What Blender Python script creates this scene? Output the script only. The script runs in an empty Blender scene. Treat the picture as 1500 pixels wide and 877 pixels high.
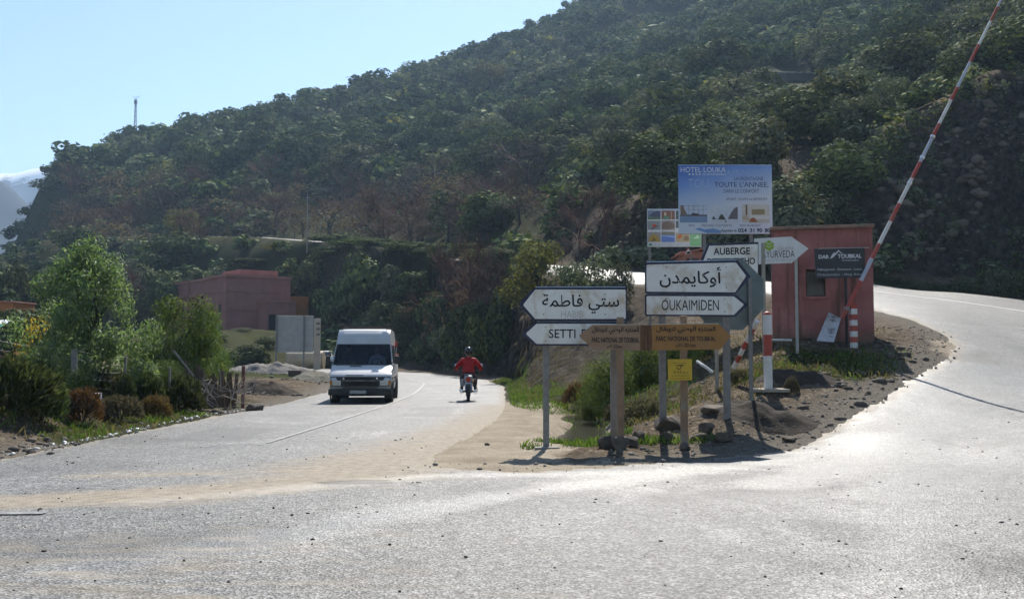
import bpy, bmesh, math, random
import numpy as np
from mathutils import Vector, Matrix

random.seed(7)
RNG = np.random.default_rng(7)
SC = bpy.context.scene
COL = SC.collection
R = math.radians

# ------------------------------------------------------------------ camera
F, CX, CY, HY, EYE = 1450.0, 750.0, 438.5, 517.0, 1.6
PITCH = math.atan((HY - CY) / F)
cam = bpy.data.cameras.new('camera')
cam.sensor_width = 36.0
cam.lens = F / 1500.0 * 36.0
cam.clip_start = 0.1
cam.clip_end = 12000.0
camo = bpy.data.objects.new('camera', cam)
camo.location = (0, 0, EYE)
camo.rotation_euler = (R(90) + PITCH, 0, 0)
COL.objects.link(camo)
SC.camera = camo

# ------------------------------------------------------------------ sky, sun, exposure
SUN_EL, SUN_AZ = 46.0, 8.0          # azimuth to the right of the view axis (+Y)
wd = bpy.data.worlds.new('World')
SC.world = wd
wd.use_nodes = True
wn = wd.node_tree
sky = wn.nodes.new('ShaderNodeTexSky')
sky.sky_type = 'NISHITA'
sky.sun_disc = False
sky.sun_elevation = R(SUN_EL)
sky.sun_rotation = R(SUN_AZ)
sky.altitude = 900.0
sky.air_density = 1.3
sky.dust_density = 0.6
sky.ozone_density = 3.0
bgn = wn.nodes['Background']
bgn.inputs['Strength'].default_value = 0.072
wn.links.new(sky.outputs[0], bgn.inputs['Color'])

sl = bpy.data.lights.new('sun', 'SUN')
sl.energy = 5.0
sl.angle = R(0.53)
sl.color = (1.0, 0.95, 0.87)
slo = bpy.data.objects.new('sun', sl)
sdir = Vector((math.sin(R(SUN_AZ)) * math.cos(R(SUN_EL)), math.cos(R(SUN_AZ)) * math.cos(R(SUN_EL)), math.sin(R(SUN_EL))))
slo.rotation_euler = sdir.to_track_quat('Z', 'Y').to_euler()
slo.location = (0, 0, 60)
COL.objects.link(slo)

vs = SC.view_settings
vs.view_transform = 'Standard'
vs.look = 'None'
vs.gamma = 1.0
vs.exposure = 0.93
vs.use_curve_mapping = False
SC.cycles.max_bounces = 5
SC.cycles.diffuse_bounces = 2
SC.cycles.glossy_bounces = 2
SC.cycles.transmission_bounces = 4
SC.cycles.transparent_max_bounces = 4
SC.cycles.volume_bounces = 0
SC.cycles.use_denoising = True
SC.cycles.use_adaptive_sampling = True
SC.cycles.adaptive_threshold = 0.03
SC.cycles.sample_clamp_indirect = 4.0

# ------------------------------------------------------------------ helpers
def W(px, py, d):
    """world point seen at photo pixel (px,py) at forward distance d"""
    a = (px - CX) / F
    b = (CY - py) / F
    y = math.cos(PITCH) - b * math.sin(PITCH)
    z = math.sin(PITCH) + b * math.cos(PITCH)
    t = d / y
    return Vector((a * t, d, EYE + z * t))

def tag(o, label=None, cat=None, group=None, kind=None):
    if label: o['label'] = label
    if cat: o['category'] = cat
    if group: o['group'] = group
    if kind: o['kind'] = kind
    return o

def thing(name, label, cat, loc=(0, 0, 0), rotz=0.0, group=None):
    o = bpy.data.objects.new(name, None)
    o.empty_display_size = 0.2
    COL.objects.link(o)
    o.location = loc
    o.rotation_euler = (0, 0, rotz)
    return tag(o, label, cat, group)

def link(name, mesh, parent=None):
    o = bpy.data.objects.new(name, mesh)
    COL.objects.link(o)
    if parent is not None:
        o.parent = parent
    return o

def copy_tree(o, parent=None):
    c = o.copy()
    COL.objects.link(c)
    c.parent = parent
    for ch in list(o.children):
        copy_tree(ch, c)
    return c

def np_mesh(name, verts, faces, mats=(), smooth=False, fmat=None):
    """fast mesh from arrays; faces (M,k) of one size k"""
    verts = np.asarray(verts, dtype=np.float32)
    faces = np.asarray(faces, dtype=np.int32)
    m = bpy.data.meshes.new(name)
    n, k = faces.shape
    m.vertices.add(len(verts))
    m.vertices.foreach_set('co', verts.ravel())
    m.loops.add(n * k)
    m.loops.foreach_set('vertex_index', faces.ravel())
    m.polygons.add(n)
    m.polygons.foreach_set('loop_start', np.arange(0, n * k, k, dtype=np.int32))
    m.polygons.foreach_set('loop_total', np.full(n, k, dtype=np.int32))
    for mt in mats:
        m.materials.append(mt)
    if fmat is not None:
        m.polygons.foreach_set('material_index', np.asarray(fmat, dtype=np.int32))
    if smooth:
        m.polygons.foreach_set('use_smooth', np.ones(n, dtype=bool))
    m.update(calc_edges=True)
    return m

def vattr(mesh, name, rgba):
    a = mesh.color_attributes.new(name, 'FLOAT_COLOR', 'POINT')
    a.data.foreach_set('color', np.asarray(rgba, dtype=np.float32).ravel())

class MB:
    """collects simple solids in one mesh"""
    def __init__(self):
        self.v, self.f, self.m = [], [], []
        self.mi = 0
    def add(self, vs, fs):
        b = len(self.v)
        self.v += [tuple(p) for p in vs]
        for f in fs:
            self.f.append([b + i for i in f])
            self.m.append(self.mi)
        return self
    def box(self, c, s, rot=None, taper=1.0):
        c = Vector(c); hx, hy, hz = s[0] / 2, s[1] / 2, s[2] / 2
        vs = []
        for z in (-hz, hz):
            t = taper if z > 0 else 1.0
            for x, y in ((-hx, -hy), (hx, -hy), (hx, hy), (-hx, hy)):
                p = Vector((x * t, y * t, z))
                if rot is not None: p = rot @ p
                vs.append(c + p)
        return self.add(vs, [(3, 2, 1, 0), (4, 5, 6, 7), (0, 1, 5, 4), (1, 2, 6, 5), (2, 3, 7, 6), (3, 0, 4, 7)])
    def bevbox(self, c, s, b, rot=None):
        """box with chamfered edges"""
        bm = bmesh.new()
        bmesh.ops.create_cube(bm, size=1.0)
        for v in bm.verts: v.co = Vector((v.co.x * s[0], v.co.y * s[1], v.co.z * s[2]))
        bmesh.ops.bevel(bm, geom=bm.edges[:], offset=b, segments=2, affect='EDGES', profile=0.6)
        bm.verts.index_update()
        vs = [(rot @ v.co if rot is not None else v.co) + Vector(c) for v in bm.verts]
        fs = [[v.index for v in f.verts] for f in bm.faces]
        bm.free()
        return self.add(vs, fs)
    def cyl(self, p0, p1, r0, r1=None, n=10, cap=True):
        p0, p1 = Vector(p0), Vector(p1)
        if r1 is None: r1 = r0
        ax = (p1 - p0)
        if ax.length < 1e-6: return self
        q = ax.to_track_quat('Z', 'Y')
        vs = []
        for p, r in ((p0, r0), (p1, r1)):
            for i in range(n):
                a = 2 * math.pi * i / n
                vs.append(p + q @ Vector((r * math.cos(a), r * math.sin(a), 0)))
        fs = [(i, (i + 1) % n, n + (i + 1) % n, n + i) for i in range(n)]
        if cap:
            fs += [tuple(range(n - 1, -1, -1)), tuple(range(n, 2 * n))]
        return self.add(vs, fs)
    def tube(self, pts, r, n=6):
        pts = [Vector(p) for p in pts]
        rs = r if isinstance(r, (list, tuple)) else [r] * len(pts)
        vs, fs = [], []
        for i, p in enumerate(pts):
            t = (pts[min(i + 1, len(pts) - 1)] - pts[max(i - 1, 0)])
            q = t.to_track_quat('Z', 'Y')
            for k in range(n):
                a = 2 * math.pi * k / n
                vs.append(p + q @ Vector((rs[i] * math.cos(a), rs[i] * math.sin(a), 0)))
        for i in range(len(pts) - 1):
            for k in range(n):
                fs.append((i * n + k, i * n + (k + 1) % n, (i + 1) * n + (k + 1) % n, (i + 1) * n + k))
        fs += [tuple(range(n - 1, -1, -1)), tuple(range((len(pts) - 1) * n, len(pts) * n))]
        return self.add(vs, fs)
    def prism(self, poly, y0, y1):
        """polygon of (x,z), counter-clockwise seen from -Y, from y0 (front) to y1 (back)"""
        n = len(poly)
        vs = [(x, y0, z) for x, z in poly] + [(x, y1, z) for x, z in poly]
        fs = [tuple(range(n)), tuple(range(2 * n - 1, n - 1, -1))]
        fs += [(i, n + i, n + (i + 1) % n, (i + 1) % n) for i in range(n)]
        return self.add(vs, fs)
    def sheet(self, poly, y):
        return self.add([(x, y, z) for x, z in poly], [tuple(range(len(poly)))])
    def ball(self, c, r, nu=12, nv=8, rot=None):
        c = Vector(c)
        r = (r, r, r) if not isinstance(r, (tuple, list)) else r
        vs, fs = [], []
        for j in range(nv + 1):
            ph = math.pi * j / nv
            for i in range(nu):
                th = 2 * math.pi * i / nu
                p = Vector((r[0] * math.sin(ph) * math.cos(th), r[1] * math.sin(ph) * math.sin(th), r[2] * math.cos(ph)))
                if rot is not None: p = rot @ p
                vs.append(c + p)
        for j in range(nv):
            for i in range(nu):
                fs.append((j * nu + i, (j + 1) * nu + i, (j + 1) * nu + (i + 1) % nu, j * nu + (i + 1) % nu))
        return self.add(vs, fs)
    def torus(self, c, Rr, r, axis=(1, 0, 0), nu=24, nv=8):
        c = Vector(c); q = Vector(axis).to_track_quat('Z', 'Y')
        vs, fs = [], []
        for i in range(nu):
            a = 2 * math.pi * i / nu
            for j in range(nv):
                b = 2 * math.pi * j / nv
                rr = Rr + r * math.cos(b)
                vs.append(c + q @ Vector((rr * math.cos(a), rr * math.sin(a), r * math.sin(b))))
        for i in range(nu):
            for j in range(nv):
                fs.append((i * nv + j, ((i + 1) % nu) * nv + j, ((i + 1) % nu) * nv + (j + 1) % nv, i * nv + (j + 1) % nv))
        return self.add(vs, fs)
    def build(self, name, mat, parent=None, smooth=False, origin=(0, 0, 0)):
        m = bpy.data.meshes.new(name)
        ox, oy, oz = origin
        m.from_pydata([(x - ox, y - oy, z - oz) for x, y, z in self.v], [], self.f)
        mats = mat if isinstance(mat, (list, tuple)) else [mat]
        for mt in mats: m.materials.append(mt)
        if len(mats) > 1: m.polygons.foreach_set('material_index', self.m)
        if smooth:
            m.polygons.foreach_set('use_smooth', [True] * len(m.polygons))
        m.update()
        bm = bmesh.new(); bm.from_mesh(m)
        bmesh.ops.recalc_face_normals(bm, faces=bm.faces[:])
        bm.to_mesh(m); bm.free()
        if smooth:
            try: m.set_sharp_from_angle(angle=R(38))
            except Exception: pass
        return link(name, m, parent)

# ------------------------------------------------------------------ materials
def new_mat(name):
    m = bpy.data.materials.new(name)
    m.use_nodes = True
    nt = m.node_tree
    return m, nt, nt.nodes['Principled BSDF']

def N(nt, typ, **kw):
    n = nt.nodes.new(typ)
    for k, v in kw.items():
        if k in n.inputs: n.inputs[k].default_value = v
        else: setattr(n, k, v)
    return n

def ramp(nt, fac, stops, interp='LINEAR'):
    r = nt.nodes.new('ShaderNodeValToRGB')
    r.color_ramp.interpolation = interp
    e = r.color_ramp.elements
    while len(e) < len(stops): e.new(0.5)
    for i, (p, c) in enumerate(stops):
        e[i].position = p
        e[i].color = (c[0], c[1], c[2], 1) if isinstance(c, (tuple, list)) else (c, c, c, 1)
    nt.links.new(fac, r.inputs[0])
    return r

def mixc(nt, fac, a, b, mode='MIX'):
    n = nt.nodes.new('ShaderNodeMix')
    n.data_type = 'RGBA'
    n.blend_type = mode
    for s, v in (('Factor', fac), ('A', a), ('B', b)):
        sock = [i for i in n.inputs if i.name == s and (i.type == 'RGBA' or s == 'Factor' and i.type == 'VALUE')][0]
        if hasattr(v, 'is_linked') or hasattr(v, 'links'): nt.links.new(v, sock)
        else: sock.default_value = v if s == 'Factor' else (v[0], v[1], v[2], 1)
    return [o for o in n.outputs if o.type == 'RGBA'][0]

def mth(nt, op, a, b=None, clamp=False):
    n = nt.nodes.new('ShaderNodeMath')
    n.operation = op
    n.use_clamp = clamp
    for i, v in enumerate((a, b)):
        if v is None: continue
        if hasattr(v, 'links'): nt.links.new(v, n.inputs[i])
        else: n.inputs[i].default_value = v
    return n.outputs[0]

def noise(nt, vec, scale, detail=4, rough=0.55, dist=0.0):
    n = N(nt, 'ShaderNodeTexNoise', Scale=scale, Detail=detail, Roughness=rough, Distortion=dist)
    nt.links.new(vec, n.inputs['Vector'])
    return n.outputs['Fac']

def surf(name, c1, c2=None, scale=6.0, rough=0.75, spec=0.3, metal=0.0, bump=0.0, bscale=40.0, stain=None, sscale=1.5, samt=0.5, stretch=None, coat=0.0):
    m, nt, b = new_mat(name)
    tc = nt.nodes.new('ShaderNodeTexCoord').outputs['Object']
    if stretch:
        mp = N(nt, 'ShaderNodeMapping'); mp.inputs['Scale'].default_value = stretch
        nt.links.new(tc, mp.inputs[0]); tc = mp.outputs[0]
    c2 = c2 or tuple(min(1, x * 0.8) for x in c1)
    col = ramp(nt, noise(nt, tc, scale), [(0.3, c1), (0.7, c2)]).outputs[0]
    if stain:
        f = ramp(nt, noise(nt, tc, sscale, 6, 0.62, 0.4), [(0.5 , 0.0), (0.68, samt)]).outputs[0]
        col = mixc(nt, f, col, stain)
    nt.links.new(col, b.inputs['Base Color'])
    b.inputs['Roughness'].default_value = rough
    b.inputs['Specular IOR Level'].default_value = spec
    b.inputs['Metallic'].default_value = metal
    b.inputs['Coat Weight'].default_value = coat
    if bump:
        bn = N(nt, 'ShaderNodeBump', Strength=bump, Distance=0.02)
        nt.links.new(noise(nt, tc, bscale, 5), bn.inputs['Height'])
        nt.links.new(bn.outputs[0], b.inputs['Normal'])
    return m

def plain(name, c, rough=0.6, spec=0.3, metal=0.0):
    m, nt, b = new_mat(name)
    tc = nt.nodes.new('ShaderNodeTexCoord').outputs['Object']
    col = ramp(nt, noise(nt, tc, 9.0, 5), [(0.25, tuple(x * 0.86 for x in c)), (0.75, tuple(min(1, x * 1.08) for x in c))]).outputs[0]
    nt.links.new(col, b.inputs['Base Color'])
    b.inputs['Roughness'].default_value = rough
    b.inputs['Specular IOR Level'].default_value = spec
    b.inputs['Metallic'].default_value = metal
    return m

def leafmat(name, c1, c2, c3=None, trans=0.4, gloss=0.12, objvar=0.25):
    """two-sided leaf: diffuse + translucent + a little gloss, hue varies by leaf clump and by tree"""
    m = bpy.data.materials.new(name)
    m.use_nodes = True
    nt = m.node_tree
    nt.nodes.clear()
    out = nt.nodes.new('ShaderNodeOutputMaterial')
    geo = nt.nodes.new('ShaderNodeNewGeometry')
    tc = nt.nodes.new('ShaderNodeTexCoord').outputs['Object']
    oi = nt.nodes.new('ShaderNodeObjectInfo')
    col = ramp(nt, geo.outputs['Random Per Island'], [(0.0, c1), (0.6, c2), (1.0, c3 or c2)]).outputs[0]
    hs = N(nt, 'ShaderNodeHueSaturation')
    v = mth(nt, 'ADD', mth(nt, 'MULTIPLY', oi.outputs['Random'], objvar * 2), 1.0 - objvar)
    v2 = mth(nt, 'ADD', mth(nt, 'MULTIPLY', noise(nt, tc, 0.35, 2), 0.9), 0.55)
    nt.links.new(mth(nt, 'MULTIPLY', v, v2), hs.inputs['Value'])
    nt.links.new(mth(nt, 'ADD', mth(nt, 'MULTIPLY', oi.outputs['Random'], 0.05), 0.475), hs.inputs['Hue'])
    nt.links.new(col, hs.inputs['Color'])
    d = nt.nodes.new('ShaderNodeBsdfDiffuse'); t = nt.nodes.new('ShaderNodeBsdfTranslucent')
    g = N(nt, 'ShaderNodeBsdfGlossy', Roughness=0.6)
    g.inputs['Color'].default_value = (0.35, 0.38, 0.33, 1)
    nt.links.new(hs.outputs[0], d.inputs[0]); 
    tcol = mixc(nt, 1.0, hs.outputs[0], (1.1, 1.15, 0.75), 'MULTIPLY')
    nt.links.new(tcol, t.inputs[0])
    m1 = N(nt, 'ShaderNodeMixShader'); m1.inputs[0].default_value = trans
    nt.links.new(d.outputs[0], m1.inputs[1]); nt.links.new(t.outputs[0], m1.inputs[2])
    m2 = N(nt, 'ShaderNodeMixShader'); m2.inputs[0].default_value = gloss
    nt.links.new(m1.outputs[0], m2.inputs[1]); nt.links.new(g.outputs[0], m2.inputs[2])
    nt.links.new(m2.outputs[0], out.inputs[0])
    return m

# ------------------------------------------------------------------ numpy noise
def _h(ix, iy, s):
    n = (ix * 374761393 + iy * 668265263 + s * 1442695041) & 0xffffffff
    n = ((n ^ (n >> 13)) * 1274126177) & 0xffffffff
    return ((n ^ (n >> 16)) & 0xffff) / 65535.0

def vn(x, y, s=0):
    x = np.asarray(x, float); y = np.asarray(y, float)
    ix = np.floor(x).astype(np.int64); iy = np.floor(y).astype(np.int64)
    fx = x - ix; fy = y - iy
    fx = fx * fx * (3 - 2 * fx); fy = fy * fy * (3 - 2 * fy)
    return ((_h(ix, iy, s) * (1 - fx) + _h(ix + 1, iy, s) * fx) * (1 - fy) + (_h(ix, iy + 1, s) * (1 - fx) + _h(ix + 1, iy + 1, s) * fx) * fy)

def fbm(x, y, o=4, s=0):
    t = 0; a = 0.5; n = 0
    for i in range(o):
        t = t + a * vn(x, y, s + i * 17); n += a
        x = x * 2.03 + 11.3; y = y * 2.03 + 5.7; a *= 0.52
    return t / n

def sstep(a, b, x):
    t = np.clip((x - a) / (b - a), 0, 1)
    return t * t * (3 - 2 * t)
# ------------------------------------------------------------------ terrain heights: surveyed spots (photo pixel + distance, or pixel + distance + height)
CP = []
def cp(px, py, d):
    p = W(px, py, d); CP.append((p.x, p.y, p.z))
def cz(px, d, z):
    CP.append(((px - CX) / F * d, d, z))
for d in (6, 8.5, 11, 13):
    for px in range(-700, 2300, 200): cz(px, d, 0.0)
# left road and its far bend
for px, d, z in ((150, 17, 0), (300, 17, 0), (500, 17, 0), (380, 22, 0), (560, 22, 0), (700, 20, 0), (500, 28, 0.0), (640, 28, 0), (740, 26, 0), (560, 36, 0), (680, 36, 0.0), (745, 40, 0.0),
                 (570, 46, 0.05), (700, 46, .05), (560, 60, .3), (650, 58, .25), (610, 66, 0.36), (500, 72, .5), (590, 76, .5), (440, 78, .6), (350, 80, .7), (120, 85, 1.2)): cz(px, d, z)
# left verge and bank
for px, d, z in ((0, 15.6, -.03), (290, 23.5, -.02), (-200, 13.8, 0.0), (0, 16.6, .12), (0, 18.5, .62), (-200, 15.5, .5), (-250, 18, 1.0), (70, 21, .62), (150, 22.5, .5), (220, 25, .5), (285, 26.5, .42), (300, 28.5, 0.1), (120, 19.5, .1), (220, 22.3, .08), (345, 28.5, .03), (430, 36, .05), (470, 42, .05),
                 (-100, 24, .9), (60, 28, .7), (200, 30, .55), (-100, 40, 1.1), (100, 45, .9), (250, 38, .4), (300, 50, .5), (380, 50, .3), (430, 60, .25), (330, 62, .6), (-300, 30, 1.2), (-500, 22, 1.2), (-500, 60, 1.6), (-100, 70, 1.6), (150, 64, 1.1),
                 (395, 72, .9), (440, 68, .15), (445, 74, .5), (480, 88, .7)): cz(px, d, z)
for px, py, d in ((255, 487, 108), (430, 487, 112), (255, 489, 96), (430, 489, 98), (340, 489, 100), (330, 500, 84), (200, 490, 110), (100, 490, 120), (0, 490, 125), (-150, 490, 120), (-350, 490, 115), (-700, 490, 120),
                  (340, 470, 124), (440, 470, 122)): cp(px, py, d)
# slope on the far side of the left road, up to the climbing road
for px, py, d in ((745, 568, 43), (700, 543, 64), (640, 536, 76), (590, 533, 83), (520, 520, 95), (470, 505, 105),
                  (775, 540, 44), (740, 500, 60), (680, 505, 74), (620, 495, 86), (550, 470, 104), (500, 440, 120),
                  (790, 455, 50), (760, 440, 62), (700, 440, 78), (640, 430, 92), (560, 420, 112),
                  (850, 425, 52), (830, 400, 62), (760, 388, 80), (690, 380, 95), (620, 368, 108), (450, 362, 146), (335, 360, 168), (150, 372, 185), (0, 390, 190),
                  (935, 415, 50), (935, 397, 56), (880, 390, 66), (805, 376, 82), (1100, 424, 45), (1120, 408, 53), (1020, 402, 54.5)): cp(px, py, d)
# ditch and spur between the roads
for px, d, z in ((820, 27, .0), (815, 22, 0.0), (845, 22, -.22), (850, 26, -.2), (790, 17.5, .02), (850, 17.2, .02), (845, 19.5, -.2), (880, 24, .25), (880, 33, .6), (850, 36, .35), (820, 38, .25), (900, 40, 1.5), (860, 43, 2.0), (910, 19, .12), (905, 16.6, .03), (1000, 16.8, .05), (980, 21, .35),
                 (970, 18, .30), (1065, 18, .42), (1030, 19.5, .55), (1130, 17.6, .12), (1117, 20.5, .86), (1070, 23, 1.0), (960, 28, .95), (1000, 32, 1.45), (1160, 24.5, 1.68), (1210, 22, 1.15), (1128, 26, 1.9), (1280, 25.5, 1.86), (1230, 29, 2.1), (1120, 30, 2.05), (1060, 31, 2.0), (960, 37, 2.2), (1050, 38, 2.7), (1150, 36, 2.6),
                 (800, 15.4, 0), (960, 14.9, 0), (1130, 16.2, 0)): cz(px, d, z)
# right road
for px, py, d in ((1230, 615, 18.4), (1316, 556, 21.8), (1398, 510, 25.5), (1385, 487, 28.2), (1340, 468, 32), (1282, 453, 37), (1500, 470, 38), (1400, 450, 41), (1290, 430, 44.5), (1500, 437, 50.5), (1400, 426, 52), (1290, 416, 52.5), (1210, 412, 52.5), (1180, 428, 43)): cp(px, py, d)
for px, d, z in ((1500, 14, .05), (1500, 18, .35), (1500, 23, 1.1), (1500, 28, 1.75), (1800, 18, .5), (1800, 26, 1.7), (2100, 22, 1.5), (1700, 34, 2.5), (1700, 44, 3.7), (1900, 32, 2.9), (2300, 18, 1.5), (1250, 15, 0), (1400, 15.5, .05)): cz(px, d, z)
# rock cutting behind the right road
for px, py, d in ((1130, 403, 57.5), (1210, 409, 55.5), (1300, 413, 55.5), (1350, 419, 55.5), (1400, 423, 55.2), (1450, 429, 54.6), (1500, 433, 54.0), (1560, 440, 52.5), (1700, 450, 50.5), (1600, 448, 48), (1400, 360, 58.5), (1500, 350, 58), (1300, 350, 58.5), (1130, 275, 64), (1250, 240, 64), (1350, 195, 63), (1450, 150, 62), (1600, 90, 60), (1800, 20, 56), (2200, 0, 50),
                  (1130, 235, 69), (1250, 205, 69), (1350, 160, 69), (1450, 112, 68), (1600, 40, 67),
                  (1045, 395, 58.5), (1050, 300, 63), (1045, 262, 67), (985, 395, 59), (985, 320, 63.5), (1000, 250, 78), (1130, 200, 86), (1250, 175, 88), (1400, 100, 90), (1600, 0, 90), (2000, -100, 90),
                  (1190, 120, 138), (1090, 122, 138), (1090, 108, 146), (1200, 108, 146), (1320, 60, 150), (1480, 0, 150), (1700, -80, 150)): cp(px, py, d)
# main hillside
for px, py, d in ((935, 335, 64), (880, 322, 76), (930, 270, 88), (860, 290, 92), (805, 322, 94), (720, 330, 128), (850, 230, 140), (800, 212, 168), (780, 250, 150), (650, 300, 165), (560, 320, 165), (430, 325, 178),
                  (1000, 190, 130), (1000, 100, 220), (900, 140, 220), (1150, 50, 210), (1300, -20, 240), (1500, -110, 240), (1000, 20, 290),
                  (700, 200, 215), (700, 130, 275), (600, 240, 205), (600, 150, 275), (500, 280, 200), (500, 190, 260), (400, 260, 215), (400, 195, 265), (300, 300, 200), (300, 225, 262),
                  (200, 330, 200), (200, 260, 250), (100, 370, 200), (100, 300, 245), (60, 290, 258), (20, 400, 205),
                  (0, 400, 262), (-30, 430, 262), (20, 362, 262), (45, 305, 272), (75, 252, 280), (120, 236, 288), (158, 230, 292), (166, 214, 298), (195, 209, 303), (300, 190, 312), (400, 166, 322), (500, 140, 332), (600, 116, 338), (700, 82, 344), (800, 42, 350), (900, -20, 356), (1000, -65, 362), (1200, -140, 368), (1500, -220, 376), (1900, -300, 380)): cp(px, py, d)
for px, py, d in ((-60, 450, 255), (-150, 465, 240), (-300, 460, 230), (-600, 470, 220), (-30, 450, 290), (20, 440, 320), (60, 400, 340), (120, 380, 360), (200, 330, 380), (300, 280, 400), (500, 220, 430), (700, 180, 450), (900, 120, 460), (1200, 0, 470), (1600, -80, 480),
                  (-300, 490, 400), (0, 490, 450), (200, 480, 520), (600, 450, 600), (1000, 400, 640), (1600, 350, 650), (-700, 500, 350)): cp(px, py, d)
CP = np.array(CP)
def _uv(x, y):
    y = np.maximum(y, 5.0)
    u = np.clip(x / y * F, -1600, 1800) / 95.0
    return u, 7.0 * np.log(y)
_cu, _cv = _uv(CP[:, 0], CP[:, 1])
_C2 = 0.35
_A = np.sqrt((_cu[:, None] - _cu[None]) ** 2 + (_cv[:, None] - _cv[None]) ** 2 + _C2)
# heights are interpolated relative to distance so near spots stay as exact as far ones
_val = CP[:, 2] / CP[:, 1]
_wt = np.linalg.solve(_A + np.eye(len(CP)) * -0.004, _val)
def H(x, y):
    x = np.atleast_1d(np.asarray(x, float)); y = np.atleast_1d(np.asarray(y, float))
    u, v = _uv(x, y)
    out = np.empty(len(x))
    for i in range(0, len(x), 40000):
        s = slice(i, i + 40000)
        out[s] = np.sqrt((u[s, None] - _cu[None]) ** 2 + (v[s, None] - _cv[None]) ** 2 + _C2) @ _wt
    out = out * np.maximum(y, 5.0)
    return out * sstep(9.0, 13.5, y)
def poly_d(x, y, pts):
    d = np.full(len(x), 1e9)
    for (ax, ay), (bx, by) in zip(pts[:-1], pts[1:]):
        ex, ey = bx - ax, by - ay
        t = np.clip(((x - ax) * ex + (y - ay) * ey) / (ex * ex + ey * ey), 0, 1)
        d = np.minimum(d, np.hypot(x - ax - t * ex, y - ay - t * ey))
    return d
DITCH = [(1.45, 19.0), (1.75, 22), (1.95, 26), (1.6, 33)]
_H0 = H
UPR = np.array([(7.3, 57.5), (4.2, 65), (0.2, 79), (-5.5, 94), (-12.5, 107), (-34, 147), (-51, 167), (-83, 189)], float)
LFR = [(-4, 12, 0), (-3.9, 38, 0), (-4.6, 50, .06), (-7.2, 60.5, .22), (-12.5, 68, .36), (-24, 74.5, .5), (-40, 78, .65)]
_us = np.concatenate([[0], np.cumsum(np.hypot(*np.diff(UPR, axis=0).T))])
_uz = np.array([6.2, 7.3, 8.7, 10.9, 13.0, 18.6, 21.2, 23.5])
def H(x, y):
    x = np.atleast_1d(np.asarray(x, float)); y = np.atleast_1d(np.asarray(y, float))
    z = _H0(x, y)
    m = np.where((y > 54) & (y < 200) & (x < 16))[0]
    if len(m):
        best = np.full(len(m), 1e9); zc = np.zeros(len(m))
        for i in range(len(UPR) - 1):
            (ax, ay), (bx, by) = UPR[i], UPR[i + 1]
            ex, ey = bx - ax, by - ay
            t = np.clip(((x[m] - ax) * ex + (y[m] - ay) * ey) / (ex * ex + ey * ey), 0, 1)
            dd = np.hypot(x[m] - ax - t * ex, y[m] - ay - t * ey)
            c = dd < best
            best = np.where(c, dd, best); zc = np.where(c, _uz[i] + t * (_uz[i + 1] - _uz[i]), zc)
        w = 1 - sstep(3.4, np.interp(y[m], [60, 112, 150], [6.0, 6.5, 15]), best)
        w = w * sstep(54, 58, y[m])
        z[m] = z[m] * (1 - w) + zc * w
    m = np.where((y > 12) & (y < 84) & (x < 6) & (x > -45))[0]
    if len(m):
        best = np.full(len(m), 1e9); zc = np.zeros(len(m))
        for i in range(len(LFR) - 1):
            (ax, ay, az), (bx, by, bz) = LFR[i], LFR[i + 1]
            ex, ey = bx - ax, by - ay
            t = np.clip(((x[m] - ax) * ex + (y[m] - ay) * ey) / (ex * ex + ey * ey), 0, 1)
            dd = np.hypot(x[m] - ax - t * ex, y[m] - ay - t * ey)
            c = dd < best
            best = np.where(c, dd, best); zc = np.where(c, az + t * (bz - az), zc)
        w = 1 - sstep(np.interp(y[m], [20, 44, 54], [3.9, 4.1, 5.0]), np.interp(y[m], [20, 44, 54], [5.4, 5.6, 6.6]), best)
        z[m] = z[m] * (1 - w) + zc * w
    k = np.where((y > 17) & (y < 36) & (x > 0) & (x < 4))[0]
    if len(k): z[k] -= .34 * np.exp(-(poly_d(x[k], y[k], DITCH) / .42) ** 2)
    return z
def h(x, y): return float(H(x, y)[0])
def on(px, d, dz=0.0):
    x = (px - CX) / F * d
    return Vector((x, d, h(x, d) + dz))

# ------------------------------------------------------------------ carriageway outline (metres)
ROAD = np.array([(-12, -20), (-9.6, 0), (-8.2, 10), (-7.7, 15), (-7.5, 22), (-7.3, 30), (-7.5, 40), (-8.6, 50), (-11.5, 58), (-17, 65), (-26, 70), (-40, 74),
    (-40, 82), (-24, 78.5), (-13, 73.5), (-5.5, 65.5), (-1.5, 55), (-0.4, 45), (-0.3, 38), (-.2, 30), (-.4, 24), (-0.9, 18.5), (-1.3, 15.6), (-1.0, 13.9), (0.2, 13.4), (2.1, 14.5), (4.6, 16.4),
    (6.4, 18.6), (8.6, 21.5), (10.6, 24), (11.6, 26), (12.3, 28), (13.0, 32), (13.4, 37), (12.6, 41.5), (10.9, 45), (8.3, 48.3), (5.3, 53), (1.2, 63), (-2.5, 76), (-8, 92), (-15, 105), (-36, 144), (-53, 164), (-85, 186),
    (-82, 192), (-50, 170), (-33, 150), (-11, 110), (-4, 97), (1.6, 80), (5.5, 66), (8.8, 58), (13.3, 54), (19.4, 53), (23.7, 53), (27, 51), (29.6, 46), (29.5, 40), (27, 32), (22.5, 25), (19, 18), (19, 8), (22, -20)], float)
def seg_sd(px, py, poly):
    """signed distance, positive inside"""
    dmin = np.full(len(px), 1e9); ins = np.zeros(len(px), bool)
    n = len(poly)
    for i in range(n):
        ax, ay = poly[i]; bx, by = poly[(i + 1) % n]
        ex, ey = bx - ax, by - ay
        t = np.clip(((px - ax) * ex + (py - ay) * ey) / (ex * ex + ey * ey), 0, 1)
        dmin = np.minimum(dmin, np.hypot(px - ax - t * ex, py - ay - t * ey))
        c = ((ay > py) != (by > py))
        if abs(ey) > 1e-9:
            ins ^= c & (px < ax + (py - ay) * ex / ey)
    return np.where(ins, dmin, -dmin)
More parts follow.
